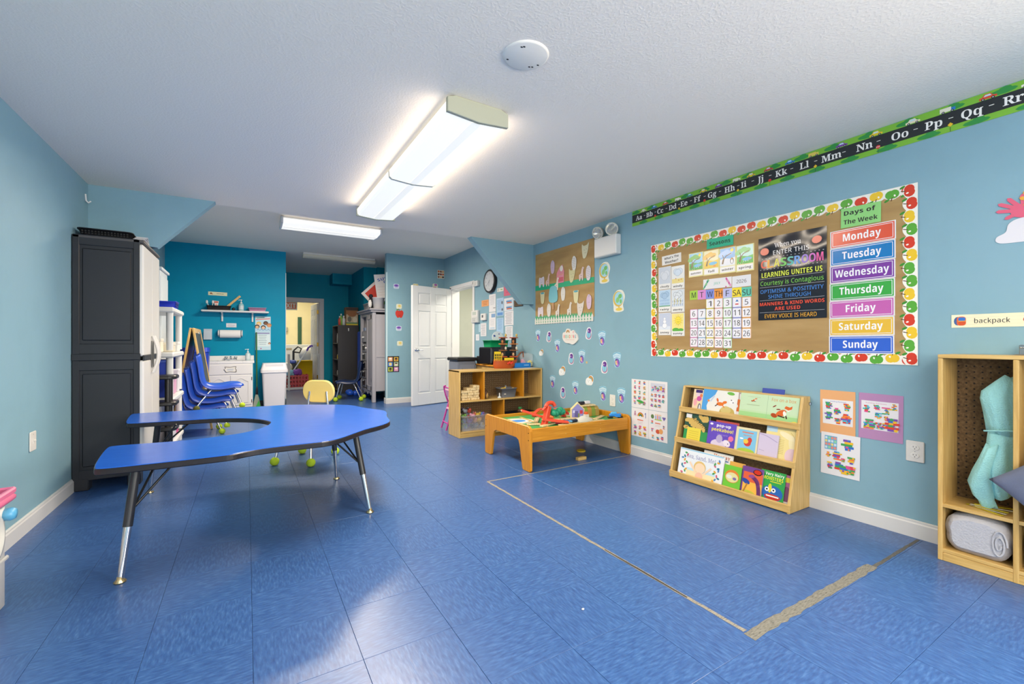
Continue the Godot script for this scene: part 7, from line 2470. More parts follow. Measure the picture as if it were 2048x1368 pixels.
func chairs() -> void:
	var green := hexc("aecb2f")
	var names := ["lowest blue chair of the stack, near the floor", "second blue chair from the bottom of the stack", "middle blue chair of the stack beside the easel", "blue chair just under the topmost in the stack", "topmost blue plastic chair of the stack, seat facing the sink"]
	for k in 5:
		var c := shell_chair(names[k], hexc("2450bd"), 0.27, Vector3(-0.46 + 0.05 * k, 0.075 * k, -6.29), 0.12, "stacked blue chairs")
		if k == 0:
			for p in [[0.19, 0.185], [0.19, -0.185], [-0.25, 0.185], [-0.25, -0.185]]:
				felt_ball(c, Vector3(p[0], 0.033, p[1]), 0.034, green if p[0] > 0 else hexc("4a4f22"))
		else:
			for p in [[0.19, 0.185], [-0.25, 0.185]]:
				felt_ball(c, Vector3(p[0], 0.02, p[1]), 0.032, green if p[0] > 0 else hexc("565a26"))
	# navy chair in the hall, turned to the left
	var nc := shell_chair("navy blue plastic chair with green tennis balls in front of the dark bookcase", hexc("16284f"), 0.36, Vector3(1.6, 0, -8.5), PI - 0.35)
	for p in [[0.19, 0.185], [0.19, -0.185], [-0.25, 0.185], [-0.25, -0.185]]:
		felt_ball(nc, Vector3(p[0], 0.038, p[1]), 0.042, green)
	var hb := mb(true)
	tube(hb, curve([Vector3(-0.2, 0.4, -0.11), Vector3(-0.225, 0.52, -0.11), Vector3(-0.235, 0.535, -0.08), Vector3(-0.235, 0.535, 0.08), Vector3(-0.225, 0.52, 0.11), Vector3(-0.2, 0.4, 0.11)], 4), 0.009, 8)
	obj("back_frame", hb, M.chrome, nc)
	# yellow chair tucked in at the far side of the blue table, its front towards +x before turning
	var yc := thing("yellow_chair", "cream-yellow chair with oval back and green tennis balls at the blue table", "chair", Vector3(0.462, 0, -4.39), -2.23)
	var yl := paint(hexc("e3cb7c"), 0.4)
	var st := mb()
	prism(st, rrect(0.36, 0.34, 0.09, 5), 0, 0.024, flat_t(0.335), 0.008)
	obj("seat", st, yl, yc)
	var bk := mb()
	prism(bk, rrect(0.32, 0.215, 0.1, 6), -0.013, 0.013, Transform3D(Basis(Vector3(0, 0, 1), Vector3(0.08, 1, 0).normalized(), Vector3(-1, 0.08, 0).normalized()), Vector3(-0.205, 0.6, 0)), 0.009)
	obj("backrest", bk, yl, yc)
	for s in [-1.0, 1.0]:
		for f in [-1.0, 1.0]:
			var lg := mb(true)
			tube(lg, [Vector3(f * 0.14, 0.335, s * 0.13), Vector3(f * 0.2, 0.04, s * 0.165)], 0.0115, 10)
			obj("leg", lg, M.chrome, yc)
			felt_ball(yc, Vector3(f * 0.203, 0.034, s * 0.167), 0.037, green)
		var up := mb(true)
		tube(up, curve([Vector3(-0.1, 0.33, s * 0.115), Vector3(-0.16, 0.325, s * 0.115), Vector3(-0.185, 0.37, s * 0.11), Vector3(-0.195, 0.6, s * 0.085)], 4), 0.011, 8)
		obj("upright", up, M.chrome, yc)


# ---------------------------------------------------------------- the blue horseshoe table
func activity_table() -> void:
	var edge := [Vector2(-0.535, -2.5), Vector2(-0.4, -2.492), Vector2(-0.257, -2.49), Vector2(-0.114, -2.49), Vector2(-0.065, -2.495), Vector2(-0.01, -2.53), Vector2(0.057, -2.552), Vector2(0.157, -2.56), Vector2(0.307, -2.56), Vector2(0.37, -2.562), Vector2(0.445, -2.6), Vector2(0.53, -2.69), Vector2(0.628, -2.795), Vector2(0.722, -2.855), Vector2(0.81, -2.94), Vector2(0.845, -3.03),
		Vector2(0.865, -3.2), Vector2(0.915, -3.36), Vector2(0.925, -3.48), Vector2(0.87, -3.59), Vector2(0.815, -3.72), Vector2(0.78, -3.87), Vector2(0.72, -3.975), Vector2(0.5, -4.11), Vector2(0.32, -4.21), Vector2(0.25, -4.222), Vector2(0.142, -4.22), Vector2(-0.2, -4.262), Vector2(-0.4, -4.268), Vector2(-0.715, -4.3), Vector2(-0.742, -4.27),
		Vector2(-0.695, -3.83), Vector2(-0.66, -3.785), Vector2(-0.44, -3.76), Vector2(-0.262, -3.742), Vector2(-0.14, -3.715), Vector2(-0.015, -3.64), Vector2(0.08, -3.535), Vector2(0.133, -3.41), Vector2(0.14, -3.345), Vector2(0.11, -3.22), Vector2(0.036, -3.097), Vector2(-0.06, -3.022), Vector2(-0.28, -2.975), Vector2(-0.485, -3.003), Vector2(-0.59, -3.015), Vector2(-0.615, -2.99), Vector2(-0.565, -2.53)]
	var base := Vector3(0.1, 0, -3.4)
	var o := thing("activity_table", "large bright blue horseshoe activity table with a wavy edge", "table", base)
	var pl := []
	for p in chaikin(chaikin(edge)):
		pl.append(Vector2(p.x - base.x, -(p.y - base.z)))
	var Y := 0.532
	var top := mb()
	prism(top, pl, 0, 0.004, flat_t(Y - 0.003), 0.0015)
	var tm: StandardMaterial3D = paint(hexc("1b5fc9"), 0.22).duplicate()
	tm.albedo_texture = noise_tex(77, 0.02, [hexc("1a5dc7"), hexc("1b5fc9"), hexc("1e62cc")], [0.2, 0.5, 0.85], 5, 256)
	tm.albedo_color = Color.WHITE
	tm.uv1_triplanar = true
	tm.uv1_scale = Vector3(1.2, 1.2, 3.0)
	obj("tabletop", top, tm, o)
	var rim := mb()
	prism(rim, inset(pl if signed(pl) > 0 else rev(pl), -0.003), -0.03, -0.001, flat_t(Y), 0.004)
	obj("edge_band", rim, paint(hexc("1e1a1e"), 0.35), o)
	# legs: dark upper tube, chrome lower tube, swivel glide and a brace
	var legs := [[Vector3(-0.44, 0, -2.66), Vector3(-0.484, 0, -2.577)], [Vector3(0.59, 0, -2.94), Vector3(0.661, 0, -2.825)], [Vector3(0.56, 0, -3.6), Vector3(0.599, 0, -3.651)], [Vector3(-0.53, 0, -3.88), Vector3(-0.595, 0, -3.729)]]
	legs[3] = [Vector3(-0.53, 0, -3.9), Vector3(-0.59, 0, -4.0)]
	for l in legs:
		var a: Vector3 = l[0] - base + Vector3(0, Y - 0.02, 0)
		var b: Vector3 = l[1] - base + Vector3(0, 0.012, 0)
		var mid := a.lerp(b, 0.56)
		var um := mb(true)
		tube(um, [a, mid], 0.0185, 14)
		var up := obj("leg", um, paint(hexc("23242a"), 0.35), o)
		var lm := mb(true)
		tube(lm, [mid, b], [0.0155, 0.0125], 14)
		obj("leg_extension", lm, M.chrome, up)
		var gm := mb(true)
		lathe(gm, [Vector2(0, -0.012), Vector2(0.022, -0.012), Vector2(0.024, -0.006), Vector2(0.013, 0.004), Vector2(0.011, 0.016), Vector2(0, 0.018)], 16, Transform3D(Basis(), b))
		obj("glide", gm, paint(hexc("c8b48a"), 0.25, 1.0), up)
		var inw := (Vector3(0, a.y, 0) - a)
		inw.y = 0
		inw = inw.normalized()
		var sd := inw.cross(Vector3.UP)
		for s in [-1.0, 1.0]:
			var bm := mb(true)
			tube(bm, [a + inw * 0.2 + sd * s * 0.06, a.lerp(b, 0.42) + inw * 0.012], 0.0055, 6)
			obj("brace", bm, M.black, up)
		var pm := mb()
		prism(pm, oval(0.06, 0.06, Vector2(a.x, -a.z), 16), -0.008, 0.0, flat_t(Y - 0.03))
		obj("mounting_plate", pm, M.black, up)


func chaikin(p: Array) -> Array:
	var q := []
	for i in p.size():
		var a: Vector2 = p[i]
		var b: Vector2 = p[(i + 1) % p.size()]
		q.append_array([a.lerp(b, 0.25), a.lerp(b, 0.75)])
	return q


func signed(p: Array) -> float:
	var s := 0.0
	for i in p.size():
		s += p[i].cross(p[(i + 1) % p.size()])
	return s


func rev(p: Array) -> Array:
	var q := p.duplicate()
	q.reverse()
	return q


# ---------------------------------------------------------------- the cube shelf and what stands on it
func pegboard(parent: Node3D, x: float, y: float, w: float, h: float, z: float, step: float, dot: float, col: Color) -> void:
	var st := mb()
	box(st, Vector3(x, y, z), Vector3(w, h, 0.006))
	var bd := obj("pegboard", st, M.hardboard, parent)
	var a := Art.new(self, z + 0.0032)
	var nx := int(w / step)
	var ny := int(h / step)
	for i in nx:
		for j in ny:
			a.ell(x - w / 2 + step * (i + 0.5), y - h / 2 + step * (j + 0.5), dot, dot, col, 0, 6)
			a.z -= a.step
	var p := a.put(bd, M.ink, "peg_holes")
	p.set_meta("kind", "stuff")


func cube_shelf() -> void:
	var o := thing("cube_shelf", "low birch plywood shelf with five open cubbies and pegboard back, end against the right wall", "shelf", Vector3(2.57, 0, -4.62))
	var W := 1.12
	var H := 0.748
	var D := 0.3
	var f := D / 2
	var bx: Material = M.birch_x
	var by: Material = M.birch_y
	for s in [-1.0, 1.0]:
		var sm := mb()
		box(sm, Vector3(s * (W / 2 - 0.009), H / 2, 0), Vector3(0.018, H, D), 0.003)
		obj("side_panel", sm, by, o)
	for y in [0.055, 0.402, H - 0.009]:
		var sm := mb()
		box(sm, Vector3(0, y, 0), Vector3(W - 0.036 if y < 0.7 else W, 0.018, D - 0.004), 0.003)
		obj("shelf", sm, bx, o)
	var kb := mb()
	box(kb, Vector3(0, 0.023, f - 0.012), Vector3(W - 0.036, 0.046, 0.016), 0.002)
	obj("kick_board", kb, bx, o)
	for d in [[-0.247, 0.575], [0.287, 0.575], [0.015, 0.228]]:
		var dm := mb()
		box(dm, Vector3(d[0], d[1], 0), Vector3(0.018, 0.33, D - 0.008), 0.002)
		obj("divider", dm, M.maple_y, o)
	pegboard(o, 0, 0.4, W - 0.03, 0.69, -f + 0.004, 0.025, 0.0028, hexc("d8ccac"))
	var z0 := -4.62
	# stacked plank blocks in the left cubby
	var names := ["lowest row", "second row", "third row", "fourth row", "fifth row", "top row"]
	for r in 6:
		for k in (6 if r < 4 else 4 if r == 4 else 2):
			var x := 2.05 + 0.0375 * k + (0.0 if r % 2 else 0.008)
			if r >= 4:
				x = 2.05 + 0.0375 * (k + (2 if r == 4 else 4))
			var b := thing("wooden_block", "pale wooden plank block, %s of the cube shelf stack, %s from the left" % [names[r], ["first", "second", "third", "fourth", "fifth", "sixth"][k]], "block", Vector3(x + 0.018, 0.4125 + 0.0275 * r, -4.56 + 0.006 * sin(k * 5.0 + r * 3.0)), 0.05 * sin(k * 3.0 + r), "plank blocks stacked in the cube shelf")
			var bm := mb()
			box(bm, Vector3(0, 0.0132, 0), Vector3(0.0355, 0.0262, 0.11), 0.002)
			obj("plank", bm, M.pale_wood if M.has("pale_wood") else streaky("pale_wood", 61, [hexc("c9ae7c"), hexc("d9c294"), hexc("e4d0a6")], [0.2, 0.5, 0.85], Vector3(9, 9, 3), 0.6, 0.01, true), b)
	var gb := thing("toy_bin", "small grey open plastic bin of toys in the middle cubby", "toy bin", Vector3(2.675, 0.412, -4.58))
	var gm := mb()
	tub_mesh(gm, 0.21, 0.17, 0.105, 0.86, 0.004)
	obj("tub", gm, paint(hexc("6f747e"), 0.4), gb)
	var lb := Art.new(self, 0.0)
	lb.rect(-0.06, 0.055, 0.026, 0.035, hexc("dcd2b8"))
	var lo := lb.put(gb, M.ink, "label_patch")
	lo.position = Vector3(0, 0, 0.083)
	lo.rotation.x = -0.1
	for k in 3:
		var t := thing("toy_bolt", ["yellow toy bolt lying on top in the grey bin, left", "yellow and white toy stick over the front rim of the grey bin", "grey toy peg standing in the grey bin"][k], "toy part", Vector3([2.63, 2.72, 2.68][k], [0.507, 0.5, 0.5][k], [-4.58, -4.53, -4.6][k]), 0.4 * k)
		var tm := mb(true)
		if k == 2:
			tube(tm, [Vector3(0, 0, 0), Vector3(0, 0.045, 0)], 0.01, 8)
		else:
			tube(tm, [Vector3(-0.03, 0.005, 0), Vector3(0.03, 0.012, 0)], 0.008, 8)
			ball(tm, Vector3(0.03, 0.012, 0), Vector3(0.013, 0.013, 0.013), 8)
		obj("peg", tm, paint(hexc("d8b03a") if k < 2 else hexc("8a96a4"), 0.4), t)
	var ow := thing("toy_owl", "small brown toy owl against the divider in the middle cubby", "toy animal", Vector3(2.362, 0.412, -4.52))
	var om := mb(true)
	ball(om, Vector3(0, 0.05, 0), Vector3(0.03, 0.05, 0.03), 10)
	ball(om, Vector3(-0.008, 0.1, 0), Vector3(0.022, 0.024, 0.022), 10)
	obj("owl_body", om, paint(hexc("4a2c1c"), 0.6), ow)
	var ob := mb(true)
	ball(ob, Vector3(0.012, 0.042, 0.014), Vector3(0.02, 0.036, 0.02), 8)
	obj("belly", ob, paint(hexc("b08a4a"), 0.6), ow)
	var cp := thing("toy_piece", "small white toy piece standing left of the grey bin", "toy part", Vector3(2.55, 0.412, -4.52))
	var cm := mb(true)
	lathe(cm, [Vector2(0, 0), Vector2(0.024, 0), Vector2(0.02, 0.012), Vector2(0.007, 0.02), Vector2(0.006, 0.055), Vector2(0, 0.06)], 12)
	obj("piece", cm, paint(hexc("d4dce0"), 0.3), cp)
	# clear bin of toys, lower left
	var cb := thing("clear_bin", "clear plastic bin full of small toys in the lower left cubby", "storage bin", Vector3(2.225, 0.065, -4.6))
	var c1 := mb()
	tub_mesh(c1, 0.36, 0.22, 0.17, 0.88, 0.004)
	obj("tub", c1, M.clear, cb)
	var cols := [hexc("6a9a4a"), hexc("2c2f3a"), hexc("d89ab0"), hexc("d8d4cc"), hexc("7a5aa8"), hexc("c8503f"), hexc("d8b84a"), hexc("5a8ac8"), hexc("8a8f98"), hexc("e4a878")]
	var tn := ["green", "black", "pink", "white", "purple", "red", "yellow", "blue", "grey", "peach"]
	var where := ["at the left end", "near the left", "left of the middle", "in the middle", "right of the middle", "near the right", "at the right end"]
	for k in 24:
		var c: int = (k * 7 + k / 5) % 10
		var px := -0.13 + 0.043 * (k % 7)
		var t := thing("small_toy", "small %s toy figure %s of the clear bin, %s" % [tn[c], where[k % 7], ["among the lowest", "below the rim", "level with the rim", "heaped on top"][k / 7]], "small toy", Vector3(2.225 + px * 0.95, 0.075 + 0.06 * (k / 7), -4.6 + 0.035 * sin(k * 2.3)), k * 1.3, "toys in the clear bin")
		var tm := mb(true)
		ball(tm, Vector3(0, 0.026, 0), Vector3(0.034, 0.026, 0.024), 8)
		ball(tm, Vector3(0.028, 0.044, 0.004), Vector3(0.018, 0.018, 0.018), 8)
		obj("figure_body", tm, paint(cols[c], 0.4), t)
		var t2 := mb(true)
		ball(t2, Vector3(-0.025, 0.045, 0), Vector3(0.01, 0.022, 0.01), 6)
		obj("tail", t2, paint(cols[(c + 3) % 10], 0.4), t)
	var dk := thing("dark_tray", "dark tray of toys in the lower right cubby behind the train table", "tray", Vector3(2.86, 0.065, -4.6))
	var dm := mb()
	tub_mesh(dm, 0.44, 0.22, 0.14, 0.9, 0.005)
	obj("tub", dm, paint(hexc("2a2f3c"), 0.4), dk)
	var gt := thing("small_toy", "green capped brown toy on the dark tray in the lower right cubby", "small toy", Vector3(2.86, 0.2, -4.56))
	var g1 := mb(true)
	ball(g1, Vector3(0, 0.03, 0), Vector3(0.04, 0.03, 0.03), 10)
	obj("figure_body", g1, paint(hexc("5a4030"), 0.5), gt)
	var g2 := mb(true)
	ball(g2, Vector3(0, 0.062, 0), Vector3(0.03, 0.02, 0.026), 10)
	obj("cap", g2, paint(hexc("3f8a4a"), 0.5), gt)
	# a second unit stands back to back with it
	var b2 := thing("low_cabinet", "yellowish low cabinet standing back to back with the cube shelf", "cabinet", Vector3(2.87, 0, -5.06))
	var bm := mb()
	box(bm, Vector3(0, 0.38, 0), Vector3(0.48, 0.76, 0.5), 0.004)
	obj("body", bm, M.birch_y, b2)
	var bt := mb()
	box(bt, Vector3(0, 0.772, 0), Vector3(0.52, 0.022, 0.54), 0.004)
	obj("top", bt, M.maple_x, b2)
	var ct := thing("drawer_cart", "grey plastic drawer cart with a black tray top beside the low cabinet", "cart", Vector3(2.46, 0, -5.37))
	var c3 := mb()
	box(c3, Vector3(0, 0.41, 0), Vector3(0.26, 0.82, 0.3), 0.01)
	obj("body", c3, paint(hexc("6f7684"), 0.45), ct)
	for k in 4:
		var d := mb()
		box(d, Vector3(0, 0.12 + 0.19 * k, 0.152), Vector3(0.22, 0.17, 0.012), 0.004)
		var dr := obj("drawer", d, paint(hexc("7c8494"), 0.4), ct)
		var kn := mb(true)
		ball(kn, Vector3(-0.07, 0.14 + 0.19 * k, 0.162), Vector3(0.014, 0.014, 0.01), 8)
		obj("knob", kn, M.black, dr)
	var c4 := mb()
	box(c4, Vector3(0, 0.845, 0), Vector3(0.3, 0.045, 0.34), 0.012)
	obj("tray_top", c4, M.black, ct)
	var pc := thing("paper_cutter", "flat black tray behind the black box, by the doorway", "tray", Vector3(2.74, 0.784, -5.24))
	var p1 := mb()
	box(p1, Vector3(0, 0.05, 0), Vector3(0.22, 0.1, 0.1), 0.008)
	obj("tray", p1, M.black, pc)
	var mw := thing("black_box_oven", "black toy oven with dark glass door on the low cabinet", "toy oven", Vector3(2.8, 0.784, -5.02), 0.25)
	var m1 := mb()
	box(m1, Vector3(0, 0.115, 0), Vector3(0.44, 0.21, 0.24), 0.012)
	obj("case", m1, paint(hexc("131419"), 0.25), mw)
	var m2 := mb()
	box(m2, Vector3(-0.12, 0.12, 0.122), Vector3(0.17, 0.16, 0.006), 0.003)
	obj("glass_door", m2, paint(hexc("23272f"), 0.08), mw)
	var m3 := mb()
	box(m3, Vector3(-0.01, 0.11, 0.13), Vector3(0.014, 0.14, 0.014), 0.003)
	obj("handle", m3, paint(hexc("3a3d44"), 0.3), mw)
	for x in [-0.18, 0.18]:
		var m4 := mb()
		box(m4, Vector3(x, 0.005, 0.08), Vector3(0.03, 0.012, 0.03))
		obj("foot", m4, M.black, mw)
	var gbn := thing("green_bin", "bright green plastic bin on top of the black toy oven", "toy bin", Vector3(2.8, 1.005, -5.06), 0.2)
	var gb2 := mb()
	tub_mesh(gb2, 0.32, 0.16, 0.085, 0.93, 0.004)
	obj("tub", gb2, paint(hexc("12a868"), 0.4), gbn)
	var ds := thing("round_disc", "white round disc with blue spots leaning in the green bin", "disc", Vector3(2.84, 1.012, -5.07))
	var dm2 := mb()
	prism(dm2, oval(0.085, 0.085, Vector2(0, 0.115), 24), 0, 0.012, Transform3D(Basis(Vector3(1, 0, 0), -0.15), Vector3.ZERO), 0.003)
	obj("disc", dm2, paint(hexc("d8dde2"), 0.4), ds)
	var da := Art.new(self, 0.0005)
	for e in [[-0.05, 0.14, 0.016], [0.03, 0.09, 0.014], [0.02, 0.165, 0.01], [-0.02, 0.06, 0.01]]:
		da.ell(e[0], e[1], e[2], e[2] * 0.8, hexc("3a4a9a"), e[0] * 9)
	var dp := da.put(ds, M.ink)
	dp.position.z = 0.012
	dp.rotation.x = -0.15
	pirate_ship()
	var bb := thing("blue_box", "small bright blue box at the front edge of the cube shelf", "box", Vector3(2.955, H + 0.001, -4.69), 0.02)
	var b3 := mb()
	box(b3, Vector3(0, 0.03, 0), Vector3(0.235, 0.058, 0.1), 0.003)
	obj("carton", b3, paint(hexc("1273c4"), 0.4), bb)
	var ba := Art.new(self, 0.0502)
	for k in 8:
		ba.rect(0.02 + 0.009 * k, 0.032, 0.006, 0.014 - 0.004 * (k % 2), hexc("a8d0ee"))
	ba.put(bb, M.ink)
	var pa := thing("paper_sheet", "loose white paper lying on the cube shelf under the blue box", "paper", Vector3(2.93, H + 0.0005, -4.56))
	var p2 := mb()
	box(p2, Vector3(0, 0.0005, 0), Vector3(0.3, 0.001, 0.12), 0.0, Transform3D(Basis(Vector3(0, 1, 0), 0.06), Vector3.ZERO))
	obj("sheet", p2, paint(hexc("dfe0e6"), 0.7), pa)
	var bag := thing("clear_bag", "clear zip bag of pink and yellow toys at the wall end of the cube shelf", "bag", Vector3(3.06, H + 0.001, -4.7))
	var g3 := mb(true)
	prism(g3, curve([Vector2(-0.085, 0), Vector2(0.07, 0), Vector2(0.075, 0.08), Vector2(0.07, 0.17), Vector2(-0.1, 0.17), Vector2(-0.095, 0.08)], 3, true), -0.035, 0.035, Transform3D.IDENTITY, 0.02, true)
	obj("bag", g3, M.clear, bag)
	var sm := thing("smiley_ball", "yellow smiling toy face inside the clear bag", "toy ball", Vector3(3.09, H + 0.05, -4.69))
	var s1 := mb(true)
	ball(s1, Vector3.ZERO, Vector3(0.04, 0.042, 0.022), 14)
	obj("ball", s1, paint(hexc("e2cb3a"), 0.4), sm)
	for e in [[-0.014, 0.012], [0.014, 0.012], [0.0, -0.014]]:
		var s2 := mb(true)
		ball(s2, Vector3(e[0], e[1], 0.0205), Vector3(0.005 if e[1] > 0 else 0.014, 0.005 if e[1] > 0 else 0.003, 0.003), 6)
		obj("face_mark", s2, M.black, sm)
	var pk := thing("pink_toy", "pink toy wedge inside the clear bag", "toy part", Vector3(3.01, H + 0.02, -4.7), 0.1)
	var pm := mb()
	prism(pm, [Vector2(-0.04, 0), Vector2(0.05, 0), Vector2(-0.02, 0.085), Vector2(-0.045, 0.075)], -0.02, 0.02, Transform3D.IDENTITY, 0.005)
	obj("wedge", pm, paint(hexc("d87a94"), 0.4), pk)
	# small pink folding chair behind the shelf's open end
	var fc := thing("folding_chair", "small magenta folding chair peeking out behind the cube shelf", "chair", Vector3(2.2, 0, -5.0), -0.1)
	var mg := paint(hexc("c0409c"), 0.35)
	for z in [-0.12, 0.12]:
		var l1 := mb(true)
		tube(l1, curve([Vector3(0.1, 0.01, z), Vector3(-0.06, 0.33, z), Vector3(-0.11, 0.5, z), Vector3(-0.1, 0.525, z * 0.8)], 3), 0.011, 8)
		obj("frame_tube", l1, mg, fc)
		var l2 := mb(true)
		tube(l2, [Vector3(-0.15, 0.01, z * 0.85), Vector3(-0.07, 0.27, z * 0.85), Vector3(-0.02, 0.4, z * 0.85)], 0.011, 8)
		obj("rear_leg", l2, mg, fc)
	for e in [[-0.1, 0.51, 0.1], [-0.13, 0.09, 0.1], [0.06, 0.09, 0.12]]:
		var r := mb(true)
		tube(r, [Vector3(e[0], e[1], -e[2]), Vector3(e[0], e[1], e[2])], 0.009, 8)
		obj("rung", r, mg, fc)
	var sk := mb()
	prism(sk, rrect(0.2, 0.22, 0.05, 4), 0, 0.025, flat_t(0.24), 0.008)
	obj("seat", sk, paint(hexc("dc9cc4"), 0.4), fc)
	var bk := mb()
	prism(bk, rrect(0.2, 0.1, 0.03, 3), -0.008, 0.008, Transform3D(Basis(Vector3(0, 0, 1), Vector3(-0.3, 1, 0).normalized(), Vector3(-1, -0.3, 0).normalized()), Vector3(-0.09, 0.44, 0)), 0.004)
	obj("backrest", bk, paint(hexc("dc9cc4"), 0.4), fc)


func pirate_ship() -> void:
	var o := thing("toy_ship", "orange and brown toy pirate ship with two dark tower masts and yellow rails", "toy ship", Vector3(2.7, 0.749, -4.68), -0.06)
	var hull := mb(true)
	var prof := [[0.0, 0.62, 0.8], [0.03, 0.72, 0.95], [0.075, 0.8, 1.0], [0.1, 0.9, 1.02]]
	for i in 3:
		var a: Array = prof[i]
		var b: Array = prof[i + 1]
		for k in 20:
			var u := TAU * k / 20
			var v := TAU * (k + 1) / 20
			var f := func(w: float, e: Array) -> Vector3:
				var sx := signf(cos(w)) * pow(absf(cos(w)), 0.6)
				return Vector3(sx * 0.16 * e[2] + 0.03 * e[0] / 0.1, e[0] + (0.03 * maxf(0.0, absf(sx) - 0.6) if e[0] > 0.07 else 0.0), -sin(w) * 0.06 * e[1] * (1.0 - 0.35 * pow(maxf(0, sx), 3.0)))
			quad(hull, f.call(u, a), f.call(v, a), f.call(v, b), f.call(u, b))
	obj("hull", hull, paint(hexc("b4501e"), 0.4), o)
	var dk := mb()
	prism(dk, oval(0.15, 0.05, Vector2(0.02, 0), 20), 0, 0.006, flat_t(0.078))
	obj("deck", dk, paint(hexc("7a3c1e"), 0.5), o)
	var yl := paint(hexc("e2c21a"), 0.4)
	for e in [[-0.11, 0.19, 0.09, 0.03], [0.045, 0.112, 0.13, 0.032]]:
		var r := mb()
		box(r, Vector3(e[0], e[1], 0.056), Vector3(e[2], e[3], 0.008), 0.003)
		obj("name_board", r, yl, o)
	for k in 5:
		var r := mb()
		box(r, Vector3(-0.15 + 0.024 * k, 0.135, 0.052), Vector3(0.006, 0.085, 0.006))
		obj("stern_post", r, yl, o)
	for y in [0.115, 0.145]:
		var r := mb()
		box(r, Vector3(-0.1, y, 0.052), Vector3(0.11, 0.006, 0.006))
		obj("stern_rail", r, yl, o)
	for m in 2:
		var x := -0.01 + 0.15 * m
		var mast := mb()
		box(mast, Vector3(x, 0.23, 0), Vector3(0.05, 0.3, 0.045), 0.006)
		var mo := obj("tower", mast, paint(hexc("2a1a14"), 0.5), o)
		for k in 4:
			var bl := mb()
			box(bl, Vector3(x, 0.14 + 0.078 * k, 0.0), Vector3(0.085, 0.012, 0.075), 0.003)
			obj("platform", bl, paint(hexc(["c8532a", "8a5a34", "c87a3a", "a8482a"][k]), 0.5), mo)
			var fg := mb(true)
			ball(fg, Vector3(x + 0.022 * (1 if k % 2 else -1), 0.168 + 0.078 * k, 0.03), Vector3(0.015, 0.022, 0.013), 8)
			obj("figure", fg, paint(hexc(["c89a6a", "d8d0c0", "b0703a", "c8a85a"][k]), 0.5), mo)
	var bs := mb(true)
	tube(bs, [Vector3(0.15, 0.1, 0), Vector3(0.24, 0.19, 0), Vector3(0.27, 0.2, 0), Vector3(0.275, 0.13, 0)], 0.008, 8)
	obj("bowsprit", bs, paint(hexc("8a4a24"), 0.5), o)
	var rd := mb(true)
	for k in 4:
		ball(rd, Vector3(0.03 + 0.02 * k, 0.06 + 0.01 * (k % 2), 0.062), Vector3(0.014, 0.016, 0.006), 8)
	obj("red_emblem", rd, paint(hexc("d8341e"), 0.4), o)


